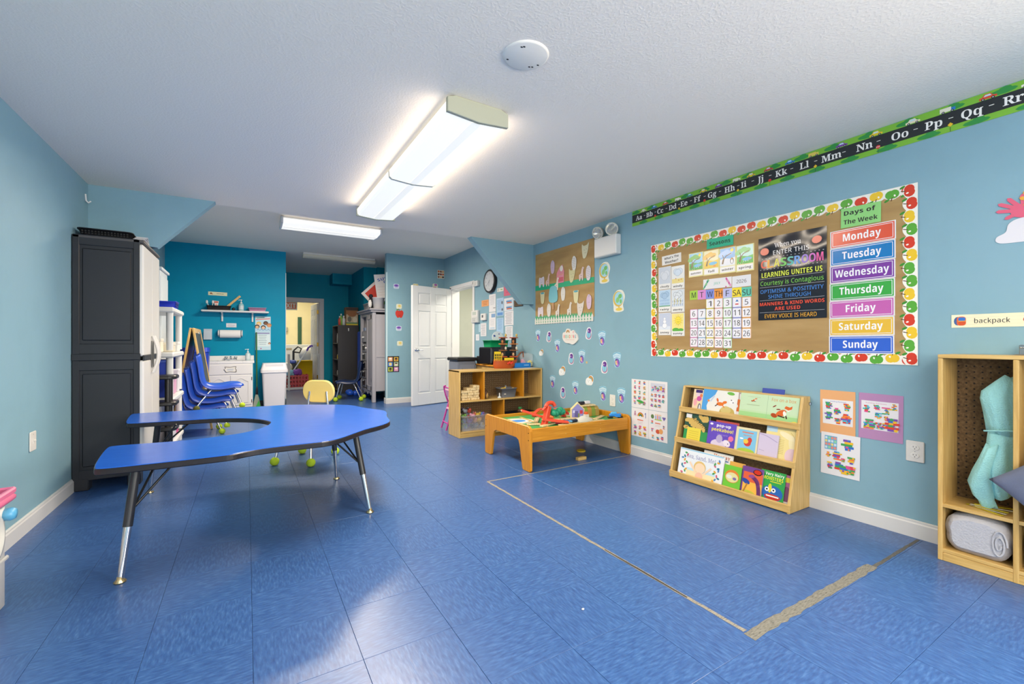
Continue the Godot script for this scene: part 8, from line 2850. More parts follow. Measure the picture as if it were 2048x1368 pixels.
# ---------------------------------------------------------------- train table
func train_table() -> void:
	var W := 1.15     # along x
	var D := 0.8      # along z
	var o := thing("train_table", "low orange maple train table with arched end panels", "play table", Vector3(2.555, 0, -3.4))
	var mx: Material = M.maple_x
	var mz: Material = M.maple_y
	for s in [-1.0, 1.0]:
		var em := mb()
		var p := [Vector2(-0.4, 0.03)]
		p = []
		var half := [Vector2(0.385, 0.0), Vector2(0.398, 0.014), Vector2(0.4, 0.335), Vector2(0.39, 0.362), Vector2(0.365, 0.376)]
		for v in half:
			p.append(v)
		for k in range(half.size() - 1, -1, -1):
			p.append(Vector2(-half[k].x, half[k].y))
		var inner := [Vector2(-0.29, 0.0), Vector2(-0.276, 0.012), Vector2(-0.232, 0.2), Vector2(-0.215, 0.235), Vector2(-0.18, 0.25)]
		for v in inner:
			p.append(v)
		for k in range(inner.size() - 1, -1, -1):
			p.append(Vector2(-inner[k].x, inner[k].y))
		prism(em, p, -0.0125, 0.0125, Transform3D(Basis(Vector3(0, 0, 1), Vector3(0, 1, 0), Vector3(-1, 0, 0)), Vector3(s * (W / 2 - 0.0125), 0, 0)), 0.004)
		obj("end_panel", em, mz, o)
		var sm := mb()
		box(sm, Vector3(0, 0.297, s * (D / 2 - 0.022)), Vector3(W - 0.05, 0.112, 0.018), 0.004)
		obj("side_rail", sm, mx, o)
		for q in [[-0.33, 0.33], [-0.33, 0.28], [0.33, 0.33], [0.33, 0.28]]:
			var dm := mb()
			prism(dm, oval(0.004, 0.004, Vector2(q[0], q[1]), 8), 0, 0.002, Transform3D(Basis(), Vector3(q[0] * -0.4, 0, D / 2 - 0.0135)) if s > 0 else Transform3D(Basis(Vector3(0, 1, 0), PI), Vector3(0, 0, -D / 2 + 0.0135)))
			obj("screw_plug", dm, M.birch_x, o)
		for q in [[-0.375, 0.32], [-0.375, 0.26], [0.375, 0.32], [0.375, 0.26]]:
			var dm := mb()
			prism(dm, oval(0.005, 0.005, Vector2(q[0], q[1]), 8), 0.0123, 0.0135, Transform3D(Basis(Vector3(0, 0, 1), Vector3(0, 1, 0), Vector3(-1, 0, 0)), Vector3(-W / 2 + 0.0125, 0, 0)))
			obj("screw", dm, M.black, o)
	var bd := mb()
	box(bd, Vector3(0, 0.317, 0), Vector3(W - 0.05, 0.014, D - 0.06))
	obj("play_board", bd, paint(hexc("3f9a52"), 0.5), o)
	var sb := mb()
	box(sb, Vector3(0, 0.19, -D / 2 + 0.12), Vector3(W - 0.05, 0.03, 0.02), 0.003)
	obj("stretcher", sb, M.maple_x, o)
	var a := Art.new(self, 0.0)
	for e in [[-0.36, 0.13, 0.15, 0.14], [0.1, -0.1, 0.2, 0.12], [0.35, 0.15, 0.14, 0.12]]:
		a.ell(e[0], e[1], e[2], e[3], hexc("dcd8cc"), 0, 24).ell(e[0], e[1], e[2] * 0.86, e[3] * 0.82, hexc("c9b878"), 0, 24).ell(e[0], e[1], e[2] * 0.72, e[3] * 0.66, hexc("dce2ea"), 0, 24).ell(e[0], e[1], e[2] * 0.5, e[3] * 0.42, hexc("4f8fd8"), 0, 24)
	for k in 5:
		a.line([Vector2(-0.5 + 0.2 * k, -0.3), Vector2(-0.45 + 0.22 * k, 0.3)], 0.03, hexc("c9ad6a"))
	a.rect(0.2, 0.28, 0.5, 0.06, hexc("8fc05a"))
	var ap := a.put(o, M.ink)
	ap.position = Vector3(0, 0.3245, 0)
	ap.rotation.x = -PI / 2
	var y0 := 0.3265
	var wood: Material = M.pale_wood
	# wooden track pieces
	var tracks := [[2.3, -3.2, 0.2, 0.35], [2.5, -3.13, 0.26, 0.1], [2.76, -3.12, 0.24, -0.12], [2.95, -3.25, 0.22, 0.5], [2.6, -3.35, 0.26, -0.2], [2.86, -3.4, 0.2, 0.1], [2.35, -3.45, 0.22, 0.9], [2.2, -3.28, 0.12, -0.4], [3.0, -3.55, 0.2, 1.2], [2.62, -3.62, 0.24, 0.2]]
	var tw := ["at the front left corner", "along the front rail, left", "along the front rail, right", "near the front right corner", "before the little house", "beside the tunnel hill", "beside the orange crane", "short piece at the table's left end", "by the right end panel", "behind the little house"]
	for k in tracks.size():
		var t: Array = tracks[k]
		var tr := thing("track_piece", "pale wooden train track piece %s" % tw[k], "toy track", Vector3(t[0], y0 + 0.001 * (k % 3), t[1]), t[3], "wooden track pieces")
		var tm := mb()
		box(tm, Vector3(0, 0.006, 0), Vector3(t[2], 0.012, 0.042), 0.002)
		obj("track", tm, wood, tr)
		var gm := mb()
		for z in [-0.011, 0.011]:
			box(gm, Vector3(0, 0.0122, z), Vector3(t[2] - 0.01, 0.001, 0.005))
		obj("groove", gm, paint(hexc("b09464"), 0.7), tr)
	# orange crane / ramp tower
	var cr := thing("toy_crane", "tall orange-red toy crane leaning over the front left of the train table", "toy crane", Vector3(2.25, y0, -3.22), 0.2)
	var red := paint(hexc("d8452a"), 0.4)
	var c1 := mb()
	box(c1, Vector3(0, 0.075, 0), Vector3(0.045, 0.2, 0.05), 0.006, Transform3D(Basis(Vector3(0, 0, 1), -0.32), Vector3(0.03, 0, 0)))
	obj("mast", c1, red, cr)
	var c2 := mb(true)
	tube(c2, curve([Vector3(0.05, 0.16, 0), Vector3(0.08, 0.19, 0), Vector3(0.13, 0.19, 0.01), Vector3(0.15, 0.16, 0.02)], 3), 0.018, 8)
	tube(c2, [Vector3(0.06, 0.17, 0), Vector3(0.02, 0.13, -0.01)], 0.012, 8)
	obj("boom", c2, red, cr)
	for k in 2:
		var rp := thing("toy_ramp", ["long orange and wood ramp slanting down past the crane", "second orange ramp crossing the first near the front rail"][k], "toy track", Vector3([2.28, 2.36][k], y0 + 0.01, [-3.3, -3.17][k]), [-0.35, -0.5][k])
		var t := Transform3D(Basis(Vector3(0, 0, 1), [-0.32, -0.12][k]), Vector3(0, [0.055, 0.025][k], 0))
		var r1 := mb()
		box(r1, Vector3.ZERO, Vector3([0.36, 0.24][k], 0.009, 0.04), 0.002, t)
		obj("ramp", r1, wood, rp)
		for z in [-0.023, 0.023]:
			var r2 := mb()
			box(r2, Vector3(0, 0.005, z), Vector3([0.36, 0.24][k], 0.018, 0.006), 0.002, t)
			obj("rail", r2, red, rp)
	# leafy tower
	var lf := thing("toy_treehouse", "green leafy toy canopy on a yellow wire stand with a red base", "toy tree", Vector3(2.44, y0, -3.25), 0.3)
	var l1 := mb()
	prism(l1, oval(0.062, 0.05, Vector2.ZERO, 18), 0, 0.012, flat_t(0.0), 0.003)
	obj("base", l1, paint(hexc("c02a44"), 0.4), lf)
	for s in [-1.0, 1.0]:
		var w := mb(true)
		tube(w, [Vector3(s * 0.05, 0.01, 0), Vector3(s * 0.052, 0.085, 0)], 0.004, 6)
		obj("stand_wire", w, paint(hexc("c9a84a"), 0.4), lf)
	var l2 := mb(true)
	for k in 9:
		ball(l2, Vector3(-0.075 + 0.019 * k, 0.1 + 0.012 * sin(k * 2.0), 0.015 * cos(k * 3.0)), Vector3(0.026, 0.03, 0.036), 8)
	obj("canopy", l2, paint(hexc("0f8a68"), 0.5), lf)
	# red bridges at the back
	for k in 3:
		var b := thing("toy_bridge", ["red toy bridge at the back of the train table, left", "red toy bridge at the back of the train table, middle", "red toy bridge with orange deck behind the little house"][k], "toy bridge", Vector3([2.55, 2.72, 2.6][k], y0, [-3.66, -3.6, -3.45][k]), [0.15, -0.2, 0.3][k])
		var pts := []
		var b1 := mb()
		for j in 9:
			var x := -0.11 + 0.0275 * j
			pts.append(Vector2(x, 0.05 * sin(PI * j / 8) + 0.012))
		for j in range(8, -1, -1):
			pts.append(Vector2(pts[j].x, pts[j].y + 0.012))
		prism(b1, pts, -0.022, 0.022, Transform3D.IDENTITY, 0.002)
		obj("deck", b1, [red, paint(hexc("d8503a"), 0.4), paint(hexc("e0713a"), 0.4)][k], b)
		for x in [-0.1, 0.1]:
			var b2 := mb()
			box(b2, Vector3(x, 0.01, 0), Vector3(0.02, 0.022, 0.05), 0.003)
			obj("pier", b2, paint(hexc("c0342a"), 0.4), b)
	# little house front
	var hs := thing("toy_house", "small lilac toy house front with a yellow roof edge on the train table", "toy house", Vector3(2.77, y0, -3.36), -0.35)
	var h1 := mb()
	prism(h1, [Vector2(-0.07, 0), Vector2(0.07, 0), Vector2(0.07, 0.09), Vector2(0, 0.155), Vector2(-0.07, 0.09)], -0.015, 0.015, Transform3D.IDENTITY, 0.003)
	obj("front", h1, paint(hexc("d8c890"), 0.5), hs)
	var ha := Art.new(self, 0.0152)
	ha.poly([Vector2(-0.06, 0.008), Vector2(0.06, 0.008), Vector2(0.06, 0.086), Vector2(0, 0.142), Vector2(-0.06, 0.086)], hexc("8a86c4"))
	for k in 6:
		ha.rect(0, 0.02 + 0.013 * k, 0.118, 0.0015, hexc("6f6aa8"))
	ha.rect(-0.015, 0.04, 0.035, 0.06, hexc("5a568f")).rect(0.035, 0.06, 0.03, 0.035, hexc("c0344a")).rect(0.01, 0.028, 0.014, 0.04, hexc("7a8a3a")).rect(-0.04, 0.065, 0.018, 0.025, hexc("c8c8e8"))
	ha.put(hs, M.ink)
	var ob := thing("toy_block", "small white and orange toy block in front of the little house", "toy block", Vector3(2.83, y0, -3.3))
	var o1 := mb()
	box(o1, Vector3(0, 0.02, 0), Vector3(0.05, 0.04, 0.035), 0.004)
	obj("block", o1, paint(hexc("dcd6c8"), 0.4), ob)
	var o2 := mb()
	box(o2, Vector3(0, 0.052, 0), Vector3(0.03, 0.024, 0.03), 0.004)
	obj("cap", o2, paint(hexc("e0642a"), 0.4), ob)
	# tunnel hill
	var th := thing("toy_tunnel", "brown and green toy tunnel hill right of the little house", "toy tunnel", Vector3(2.95, y0, -3.42), -0.1)
	for k in 5:
		var t1 := mb()
		var w := 0.045
		var x := -0.09 + w * k
		prism(t1, [Vector2(-0.05, 0), Vector2(-0.045, 0.07), Vector2(-0.02, 0.095), Vector2(0.03, 0.095), Vector2(0.05, 0.07), Vector2(0.055, 0)], x - w / 2, x + w / 2, Transform3D(Basis(Vector3(0, 0, -1), Vector3(0, 1, 0), Vector3(1, 0, 0)), Vector3.ZERO), 0.004)
		obj("hill_slice", t1, paint([hexc("b08a3a"), hexc("8a9a3a"), hexc("b8863a"), hexc("7f8f3a"), hexc("a88a44")][k], 0.5), th)
	var t2 := mb()
	box(t2, Vector3(-0.02, 0.104, 0), Vector3(0.2, 0.014, 0.07), 0.003)
	obj("roof_track", t2, wood, th)
	var bt := thing("toy_train", "black and purple toy train on top of the tunnel hill", "toy train", Vector3(2.93, y0 + 0.1115, -3.44), 0.1)
	for k in 2:
		var b1 := mb()
		box(b1, Vector3(-0.045 + 0.08 * k, 0.018, 0), Vector3(0.07, 0.03, 0.034), 0.006)
		obj("carriage", b1, paint(hexc("221c2c") if k == 0 else hexc("dcd8dc"), 0.3), bt)
	var bl := thing("toy_airplane", "bright blue toy airplane on black wheels at the front right of the train table", "toy airplane", Vector3(3.04, y0 + 0.012, -3.12), -0.4)
	var blu := paint(hexc("2f86d8"), 0.35)
	var l3 := mb()
	box(l3, Vector3(0, 0.028, 0), Vector3(0.12, 0.03, 0.035), 0.01)
	obj("fuselage", l3, blu, bl)
	var l4 := mb()
	box(l4, Vector3(-0.015, 0.046, 0), Vector3(0.06, 0.024, 0.03), 0.008)
	obj("cabin", l4, paint(hexc("58b0e8"), 0.3), bl)
	var l5 := mb()
	box(l5, Vector3(0.01, 0.02, 0), Vector3(0.05, 0.008, 0.12), 0.003)
	obj("wing", l5, blu, bl)
	for x in [-0.05, 0.05]:
		var l6 := mb()
		box(l6, Vector3(x, 0.006, 0), Vector3(0.05, 0.014, 0.036), 0.004)
		obj("wheel_block", l6, M.black, bl)
	var mo := thing("toy_mound", "grey-white plaster mound by the front rail of the train table", "toy hill", Vector3(2.68, y0 + 0.008, -3.16))
	var m1 := mb(true)
	lathe(m1, [Vector2(0.11, 0), Vector2(0.1, 0.018), Vector2(0.06, 0.034), Vector2(0.03, 0.048), Vector2(0, 0.052)], 14, Transform3D(Basis.from_scale(Vector3(1, 1, 0.5)), Vector3.ZERO))
	obj("mound", m1, paint(hexc("c4c2b8"), 0.8), mo)
	var nv := thing("toy_wagon", "small navy toy wagon by the front rail, left of the mound", "toy wagon", Vector3(2.55, y0 + 0.012, -3.14), 0.2)
	var n1 := mb()
	box(n1, Vector3(0, 0.015, 0), Vector3(0.075, 0.024, 0.036), 0.006)
	obj("wagon_body", n1, paint(hexc("1c2340"), 0.35), nv)
	var n2 := mb()
	box(n2, Vector3(-0.045, 0.015, 0), Vector3(0.02, 0.016, 0.03), 0.004)
	obj("coupling", n2, paint(hexc("5a9ac8"), 0.4), nv)
	# dropped on the floor underneath
	var yd := thing("plastic_disc", "yellow round lid lying on the floor under the train table", "lid", Vector3(2.8, 0, -3.34))
	var y1 := mb(true)
	lathe(y1, [Vector2(0.042, 0), Vector2(0.045, 0.004), Vector2(0.043, 0.012), Vector2(0.038, 0.014), Vector2(0.03, 0.01), Vector2(0, 0.01)], 24)
	obj("lid", y1, paint(hexc("c9a81f"), 0.4), yd)
	var wb := thing("floor_block", "tan wooden block lying on the floor under the train table's front edge", "block", Vector3(2.6, 0, -3.1), 0.05)
	var w1 := mb()
	box(w1, Vector3(0, 0.014, 0), Vector3(0.1, 0.028, 0.04), 0.003)
	obj("block", w1, M.birch_x, wb)


# ---------------------------------------------------------------- book rack
var rack_turn := -13.0


func book(label: String, x0: float, x1: float, tier: int, layer: float, h: float, cover: Color, thick := 0.008, tilt := 0.0) -> Node3D:
	# x0..x1: its span along the wall (world z); layer: how many book thicknesses behind the lip it leans
	var y: float = [0.022, 0.284, 0.522][tier]
	var z: float = [0.239, 0.176, 0.12][tier] - layer * 0.009
	var t := on_right((x0 + x1) / 2, y, z + 0.001) * Transform3D(Basis(Vector3(1, 0, 0), deg_to_rad(rack_turn)) * Basis(Vector3(0, 0, 1), tilt), Vector3.ZERO)
	var o := thing_at("picture_book", label, "book", t, "picture books on the rack")
	var w := x1 - x0
	var cm := mb()
	for s in [-1.0, 1.0]:
		box(cm, Vector3(0, h / 2, s * (thick / 2 - 0.0006)), Vector3(w, h, 0.0012), 0.0005)
	box(cm, Vector3(-w / 2 + 0.0006, h / 2, 0), Vector3(0.0012, h, thick), 0.0005)
	obj("cover", cm, paint(cover, 0.32), o)
	var pm := mb()
	box(pm, Vector3(0.0, h / 2, 0), Vector3(w - 0.006, h - 0.005, thick - 0.0026))
	obj("pages", pm, paint(hexc("dcd6c6"), 0.8), o)
	return o


func book_art(o: Node3D, thick := 0.008) -> Art:
	return Art.new(self, thick / 2 + 0.0003)


func fox(a: Art, x: float, y: float, s: float) -> void:
	var c := hexc("d0622a")
	a.ell(x - s * 0.62, y - s * 0.34, s * 0.26, s * 0.17, hexc("a8461c"), -0.3).ell(x - s * 0.1, y - s * 0.1, s * 0.42, s * 0.24, c, 0.5).line([Vector2(x - s * 0.3, y - s * 0.32), Vector2(x + s * 0.15, y - s * 0.4)], s * 0.1, hexc("4a2a20")).line([Vector2(x + s * 0.2, y - s * 0.1), Vector2(x + s * 0.34, y - s * 0.46)], s * 0.1, hexc("4a2a20")).ell(x + s * 0.16, y - s * 0.1, s * 0.12, s * 0.2, hexc("eee6dc"), 0.3)
	a.poly([Vector2(x + s * 0.1, y + s * 0.32), Vector2(x + s * 0.2, y + s * 0.5), Vector2(x + s * 0.5, y + s * 0.42), Vector2(x + s * 0.68, y + s * 0.54), Vector2(x + s * 0.66, y + s * 0.3), Vector2(x + s * 0.42, y + s * 0.1)], c).poly([Vector2(x + s * 0.12, y + s * 0.3), Vector2(x + s * 0.42, y + s * 0.06), Vector2(x + s * 0.66, y + s * 0.28), Vector2(x + s * 0.4, y + s * 0.18)], hexc("eee6dc"))


func book_rack() -> void:
	var o := thing_at("book_rack", "sloping birch display rack with three tiers of picture books against the right wall", "book rack", on_right(-1.9025, 0, 0.002))
	var W := 0.905
	var bz: Material = M.birch_x
	for s in [-1.0, 1.0]:
		var sm := mb()
		prism(sm, [Vector2(0, 0), Vector2(0.255, 0), Vector2(0.258, 0.02), Vector2(0.088, 0.71), Vector2(0.08, 0.716), Vector2(0, 0.716)], -0.009, 0.009, Transform3D(Basis(Vector3(0, 0, 1), Vector3(0, 1, 0), Vector3(-1, 0, 0)), Vector3(s * (W / 2 - 0.009), 0, 0)), 0.003)
		obj("side_panel", sm, M.birch_y, o)
	var tops := [0.03, 0.292, 0.53]
	for k in 3:
		var y: float = tops[k]
		var z: float = 0.252 - 0.236 * y
		var lm := mb()
		box(lm, Vector3(0, y, z + 0.005), Vector3(W + 0.004, 0.05 if k == 0 else 0.042, 0.018), 0.003)
		obj("lip", lm, bz, o)
		var fm := mb()
		box(fm, Vector3(0, y - 0.018, z - 0.045), Vector3(W - 0.036, 0.012, 0.09))
		obj("tier_floor", fm, bz, o)
		var bm := mb()
		var h: float = 0.262 if k < 2 else 0.19
		box(bm, Vector3(0, h / 2, 0), Vector3(W - 0.036, h, 0.006), 0.0, Transform3D(Basis(Vector3(1, 0, 0), deg_to_rad(-13)), Vector3(0, y - 0.012, z - 0.075)))
		obj("back_board", bm, M.hardboard, o)
	var tp := mb()
	box(tp, Vector3(0, 0.71, 0.04), Vector3(W - 0.036, 0.012, 0.08), 0.002)
	obj("top_strip", tp, bz, o)
	var sc := mb(true)
	box(sc, Vector3(W / 2 + 0.004, 0.67, 0.012), Vector3(0.012, 0.02, 0.02), 0.003)
	obj("wall_bracket", sc, M.steel, o)
	# bottom tier
	var b := book("white picture book lettered Hooray, behind the seaside book", -2.1, -1.868, 0, 1.6, 0.24, hexc("dfdcd6"))
	book_art(b).text("Hooray", 0.03, 0.216, 0.024, hexc("b8502c"), "serifbold", 0.13).rect(0.05, 0.19, 0.07, 0.008, hexc("4a7ab8")).put(b, M.gloss)
	b = book("wide white seaside picture book lettered Sea, Sand, Me at the lower left", -2.295, -1.92, 0, 0, 0.222, hexc("dde3ea"), 0.01)
	var a := book_art(b, 0.01)
	a.rect(0, 0.216, 0.36, 0.008, hexc("8fc4e0")).rect(0.01, 0.04, 0.24, 0.07, hexc("ead9ac")).rect(0.01, 0.075, 0.24, 0.018, hexc("b9d8ea"))
	a.text("Sea, Sand, Me!", 0.0, 0.172, 0.03, hexc("7d80b4"), "serif", 0.24)
	for k in 26:
		var s := -1.0 if k % 2 else 1.0
		a.ell(s * (0.135 + 0.02 * sin(k * 2.4)), 0.02 + 0.0068 * k, 0.012, 0.007, [hexc("4f9a5a"), hexc("2f7a8f"), hexc("d8a03a"), hexc("c8607a"), hexc("5a86b8")][k % 5], k)
	a.ell(0.0, 0.105, 0.05, 0.045, hexc("d8b874"), 0, 18).ell(0.002, 0.098, 0.043, 0.038, hexc("ecd0b4"), 0, 18).line([Vector2(-0.03, 0.06), Vector2(-0.085, 0.125)], 0.014, hexc("ecd0b4")).line([Vector2(0.035, 0.06), Vector2(0.09, 0.115)], 0.014, hexc("ecd0b4")).ell(0.002, 0.038, 0.032, 0.03, hexc("e8b8a4"))
	a.put(b, M.gloss)
	b = book("orange edged thin book behind the small green book", -1.885, -1.775, 0, 1.2, 0.205, hexc("d8a24a"))
	b = book("small bright green book with an orange oval picture", -1.915, -1.788, 0, 0, 0.178, hexc("6cbc3a"))
	a = book_art(b)
	a.ell(0, 0.105, 0.052, 0.045, hexc("d8803a"), 0, 20).ell(0, 0.098, 0.046, 0.034, hexc("d8d49a"), 0, 20).ell(-0.02, 0.1, 0.02, 0.013, hexc("dcdcd8")).ell(0.02, 0.092, 0.014, 0.01, hexc("7a6aa8")).rect(0.035, 0.02, 0.036, 0.02, hexc("dcdce0")).put(b, M.gloss)
	b = book("purple and orange dinosaur book with a spiral spine", -1.782, -1.64, 0, 0.3, 0.2, hexc("6a3f8a"), 0.01)
	a = book_art(b, 0.01)
	a.rect(0.004, 0.1, 0.13, 0.13, hexc("d8603f")).rect(0.004, 0.055, 0.13, 0.09, hexc("e8b04a")).ell(-0.02, 0.025, 0.05, 0.02, hexc("b8b84a")).line(curve([Vector2(0.055, 0.005), Vector2(0.05, 0.06), Vector2(0.035, 0.11), Vector2(0.005, 0.135)], 4), 0.026, hexc("8a4a8a")).ell(-0.005, 0.14, 0.022, 0.011, hexc("8a4a8a"), 0.2).ell(-0.04, 0.1, 0.03, 0.016, hexc("2f4a9a"), -0.4).line([Vector2(-0.03, 0.085), Vector2(-0.05, 0.03)], 0.01, hexc("a8783a")).ell(0.032, 0.172, 0.03, 0.02, hexc("2a1a1a")).ell(0.032, 0.174, 0.025, 0.015, hexc("c8321f"))
	a.put(b, M.gloss)
	var sp := mb(true)
	for k in 18:
		tube(sp, [Vector3(-0.075, 0.012 + 0.0105 * k, 0.005), Vector3(-0.078, 0.014 + 0.0105 * k, 0.0), Vector3(-0.075, 0.016 + 0.0105 * k, -0.005)], 0.0016, 5)
	obj("spiral_binding", sp, M.steel, b)
	b = book("green monster book with a big blue toothy face at the lower right", -1.66, -1.505, 0, 1.2, 0.205, hexc("2f9a48"))
	a = book_art(b)
	a.text("Very Hairy", 0.01, 0.185, 0.018, hexc("dfe8dc"), "bold", 0.12).text("MONSTERS", 0.0, 0.158, 0.022, hexc("d8d83a"), "bold", 0.13).rect(0.02, 0.138, 0.07, 0.006, hexc("c8c83a")).ell(0.005, 0.065, 0.066, 0.05, hexc("2b62b0"), 0, 20).ell(-0.012, 0.095, 0.012, 0.03, hexc("d8c83a")).ell(-0.03, 0.085, 0.014, 0.014, hexc("e8e8ea")).ell(0.012, 0.085, 0.014, 0.014, hexc("e8e8ea")).ell(-0.03, 0.085, 0.006, 0.006, hexc("1a1a2a")).ell(0.012, 0.085, 0.006, 0.006, hexc("1a1a2a")).ell(0.008, 0.042, 0.052, 0.018, hexc("b8342a")).rect(0.008, 0.046, 0.08, 0.008, hexc("e8e4e0")).put(b, M.gloss)
	b = book("pinkish purple book at the far right end of the bottom tier", -1.54, -1.472, 0, 2.0, 0.2, hexc("a8608a"))
	a = book_art(b)
	a.rect(0.01, 0.17, 0.05, 0.03, hexc("d8c83a")).ell(0.01, 0.08, 0.022, 0.05, hexc("7a4a6a")).rect(0.0, 0.02, 0.05, 0.03, hexc("d8d0c8")).put(b, M.gloss)
	# middle tier
	b = book("dark green leopard book with a yellow panel at the left of the middle tier", -2.3, -2.085, 1, 0.8, 0.225, hexc("1f4a3a"), 0.01)
	a = book_art(b, 0.01)
	a.rect(0, 0.05, 0.21, 0.1, hexc("2f8f4e"))
	for k in 22:
		a.ell(-0.09 + 0.18 * fmod(k * 0.37, 1.0), 0.115 + 0.095 * fmod(k * 0.61, 1.0), 0.026, 0.015, hexc("caa95e"), k)
	for k in 50:
		a.ell(-0.095 + 0.19 * fmod(k * 0.387, 1.0), 0.11 + 0.1 * fmod(k * 0.618, 1.0), 0.0035, 0.0025, hexc("3a2c1c"), k, 6)
		a.z -= a.step
	a.z += a.step
	a.rect(-0.015, 0.06, 0.12, 0.115, hexc("dccb4a")).rect(-0.075, 0.205, 0.05, 0.03, hexc("dcdcde"))
	for k in 5:
		a.rect(-0.015, 0.09 - 0.016 * k, 0.085, 0.003, hexc("c0a83a"))
	a.put(b, M.gloss)
	b = book("red book peeping out behind the purple unicorn book", -2.04, -1.862, 1, 1.8, 0.207, hexc("b84a44"))
	b = book("purple unicorn book lettered pop-up peekaboo", -2.085, -1.866, 1, 0, 0.196, hexc("5f45b4"), 0.01)
	a = book_art(b, 0.01)
	a.text("pop-up", 0.012, 0.172, 0.02, hexc("eceaf0"), "bold", 0.11).text("peekaboo!", 0.005, 0.14, 0.024, hexc("e6d84a"), "bold", 0.17).text("Unicorn", 0.01, 0.106, 0.012, hexc("a890dc"), "sans", 0.08).ell(-0.085, 0.176, 0.013, 0.008, hexc("e8e4f0"))
	a.ell(-0.015, 0.035, 0.06, 0.034, hexc("cfc4dc")).ell(0.05, 0.052, 0.03, 0.022, hexc("dcd4e4"), -0.5).ell(-0.01, 0.075, 0.026, 0.03, hexc("b0a4c8")).line([Vector2(0.055, 0.075), Vector2(0.085, 0.072)], 0.006, hexc("d8a05a")).ell(0.078, 0.09, 0.02, 0.019, hexc("e0709a")).ell(0.03, 0.012, 0.03, 0.012, hexc("d85a8a")).ell(0.06, 0.05, 0.004, 0.004, hexc("3a2a5a")).put(b, M.gloss)
	b = book("pale edged blue book with a red and yellow bird", -1.868, -1.705, 1, 0.4, 0.188, hexc("dcd0a8"), 0.012)
	a = book_art(b, 0.012)
	a.rect(0.004, 0.095, 0.13, 0.155, hexc("7fbcdc")).ell(0.004, 0.026, 0.063, 0.022, hexc("a8c44a")).ell(0.01, 0.085, 0.026, 0.024, hexc("c8443a")).ell(0.024, 0.105, 0.017, 0.02, hexc("c8443a")).ell(-0.002, 0.094, 0.018, 0.016, hexc("e8c24a")).ell(-0.035, 0.11, 0.014, 0.006, hexc("e8f0f4")).rect(0.006, 0.155, 0.08, 0.008, hexc("d07a6a")).rect(0.006, 0.135, 0.06, 0.005, hexc("c88a7a")).put(b, M.gloss)
	b = book("lilac book with a faint curved line, in front of the rabbit book", -1.705, -1.575, 1, 0.6, 0.172, hexc("c8bcd4"), 0.01)
	a = book_art(b, 0.01)
	a.line(curve([Vector2(-0.06, 0.165), Vector2(-0.01, 0.155), Vector2(0.06, 0.125)], 5), 0.004, hexc("a898c0")).line([Vector2(-0.055, 0.06), Vector2(-0.02, 0.055)], 0.002, hexc("9a8ab0")).put(b, M.gloss)
	b = book("large pale yellow rabbit book at the right end of the middle tier", -1.665, -1.452, 1, 1.8, 0.242, hexc("e3d290"), 0.009)
	a = book_art(b, 0.009)
	a.rect(-0.07, 0.215, 0.07, 0.05, hexc("b4d0e0"))
	a.ell(0.075, 0.12, 0.03, 0.065, hexc("e8dcb0"), 0.3, 18).ell(0.03, 0.175, 0.055, 0.018, hexc("eadfb8"), -0.4, 16).ell(0.065, 0.05, 0.04, 0.05, hexc("dcc0c8"), 0, 18).ell(0.092, 0.03, 0.016, 0.03, hexc("e8d0d0")).line(curve([Vector2(0.05, 0.2), Vector2(0.075, 0.17), Vector2(0.08, 0.135)], 5), 0.002, hexc("b49a5a"))
	for k in 9:
		a.rect(-0.02, 0.145 - 0.011 * k, 0.07, 0.0025, hexc("c9b26a"))
	a.put(b, M.gloss)
	# top tier
	b = book("narrow pink and purple collage book at the top left of the rack", -2.258, -2.168, 2, 0.6, 0.178, hexc("dcc8a8"))
	a = book_art(b)
	a.rect(0.004, 0.162, 0.06, 0.024, hexc("3a2a6a")).ell(0.0, 0.135, 0.024, 0.016, hexc("d8c0d0")).ell(0.01, 0.105, 0.022, 0.02, hexc("c0509a")).ell(-0.02, 0.075, 0.016, 0.03, hexc("e0a0a8")).ell(0.02, 0.04, 0.014, 0.03, hexc("6a6a7a")).ell(0.022, 0.035, 0.007, 0.025, hexc("d8d8dc")).ell(0.025, 0.13, 0.012, 0.014, hexc("d8784a")).put(b, M.gloss)
	b = book("blue and white picture book with a small running fox on the top tier", -2.17, -1.888, 2, 0.2, 0.198, hexc("dcdcd8"))
	a = book_art(b)
	a.poly([Vector2(-0.14, 0.0), Vector2(-0.085, 0.0), Vector2(-0.1, 0.06), Vector2(-0.085, 0.11), Vector2(-0.04, 0.15), Vector2(-0.02, 0.197), Vector2(-0.14, 0.197)], hexc("4d9ad8"))
	a.ell(0.07, 0.03, 0.06, 0.04, hexc("b8a45c")).ell(0.06, 0.045, 0.04, 0.03, hexc("c8b878")).ell(0.085, 0.17, 0.03, 0.012, hexc("6cb04a"), -0.1).ell(0.1, 0.11, 0.02, 0.018, hexc("e6e6e8")).ell(0.095, 0.122, 0.005, 0.004, hexc("2a2a2a")).ell(0.11, 0.105, 0.005, 0.004, hexc("2a2a2a"))
	a.line([Vector2(-0.07, 0.1), Vector2(-0.045, 0.14)], 0.012, hexc("b8c8dc")).ell(-0.088, 0.1, 0.01, 0.009, hexc("d88a4a"))
	a.ell(0.01, 0.085, 0.03, 0.014, hexc("d8702a")).ell(-0.014, 0.112, 0.008, 0.016, hexc("d0622a"), 0.4).ell(0.045, 0.1, 0.018, 0.011, hexc("d8702a"), 0.3).line([Vector2(-0.01, 0.08), Vector2(-0.028, 0.066)], 0.007, hexc("4a2a20")).line([Vector2(0.03, 0.076), Vector2(0.045, 0.064)], 0.007, hexc("d8702a")).put(b, M.gloss)
	b = book("slim white book with a tall orange fox face between two wider books", -1.93, -1.858, 2, 0.7, 0.193, hexc("e0dcd8"))
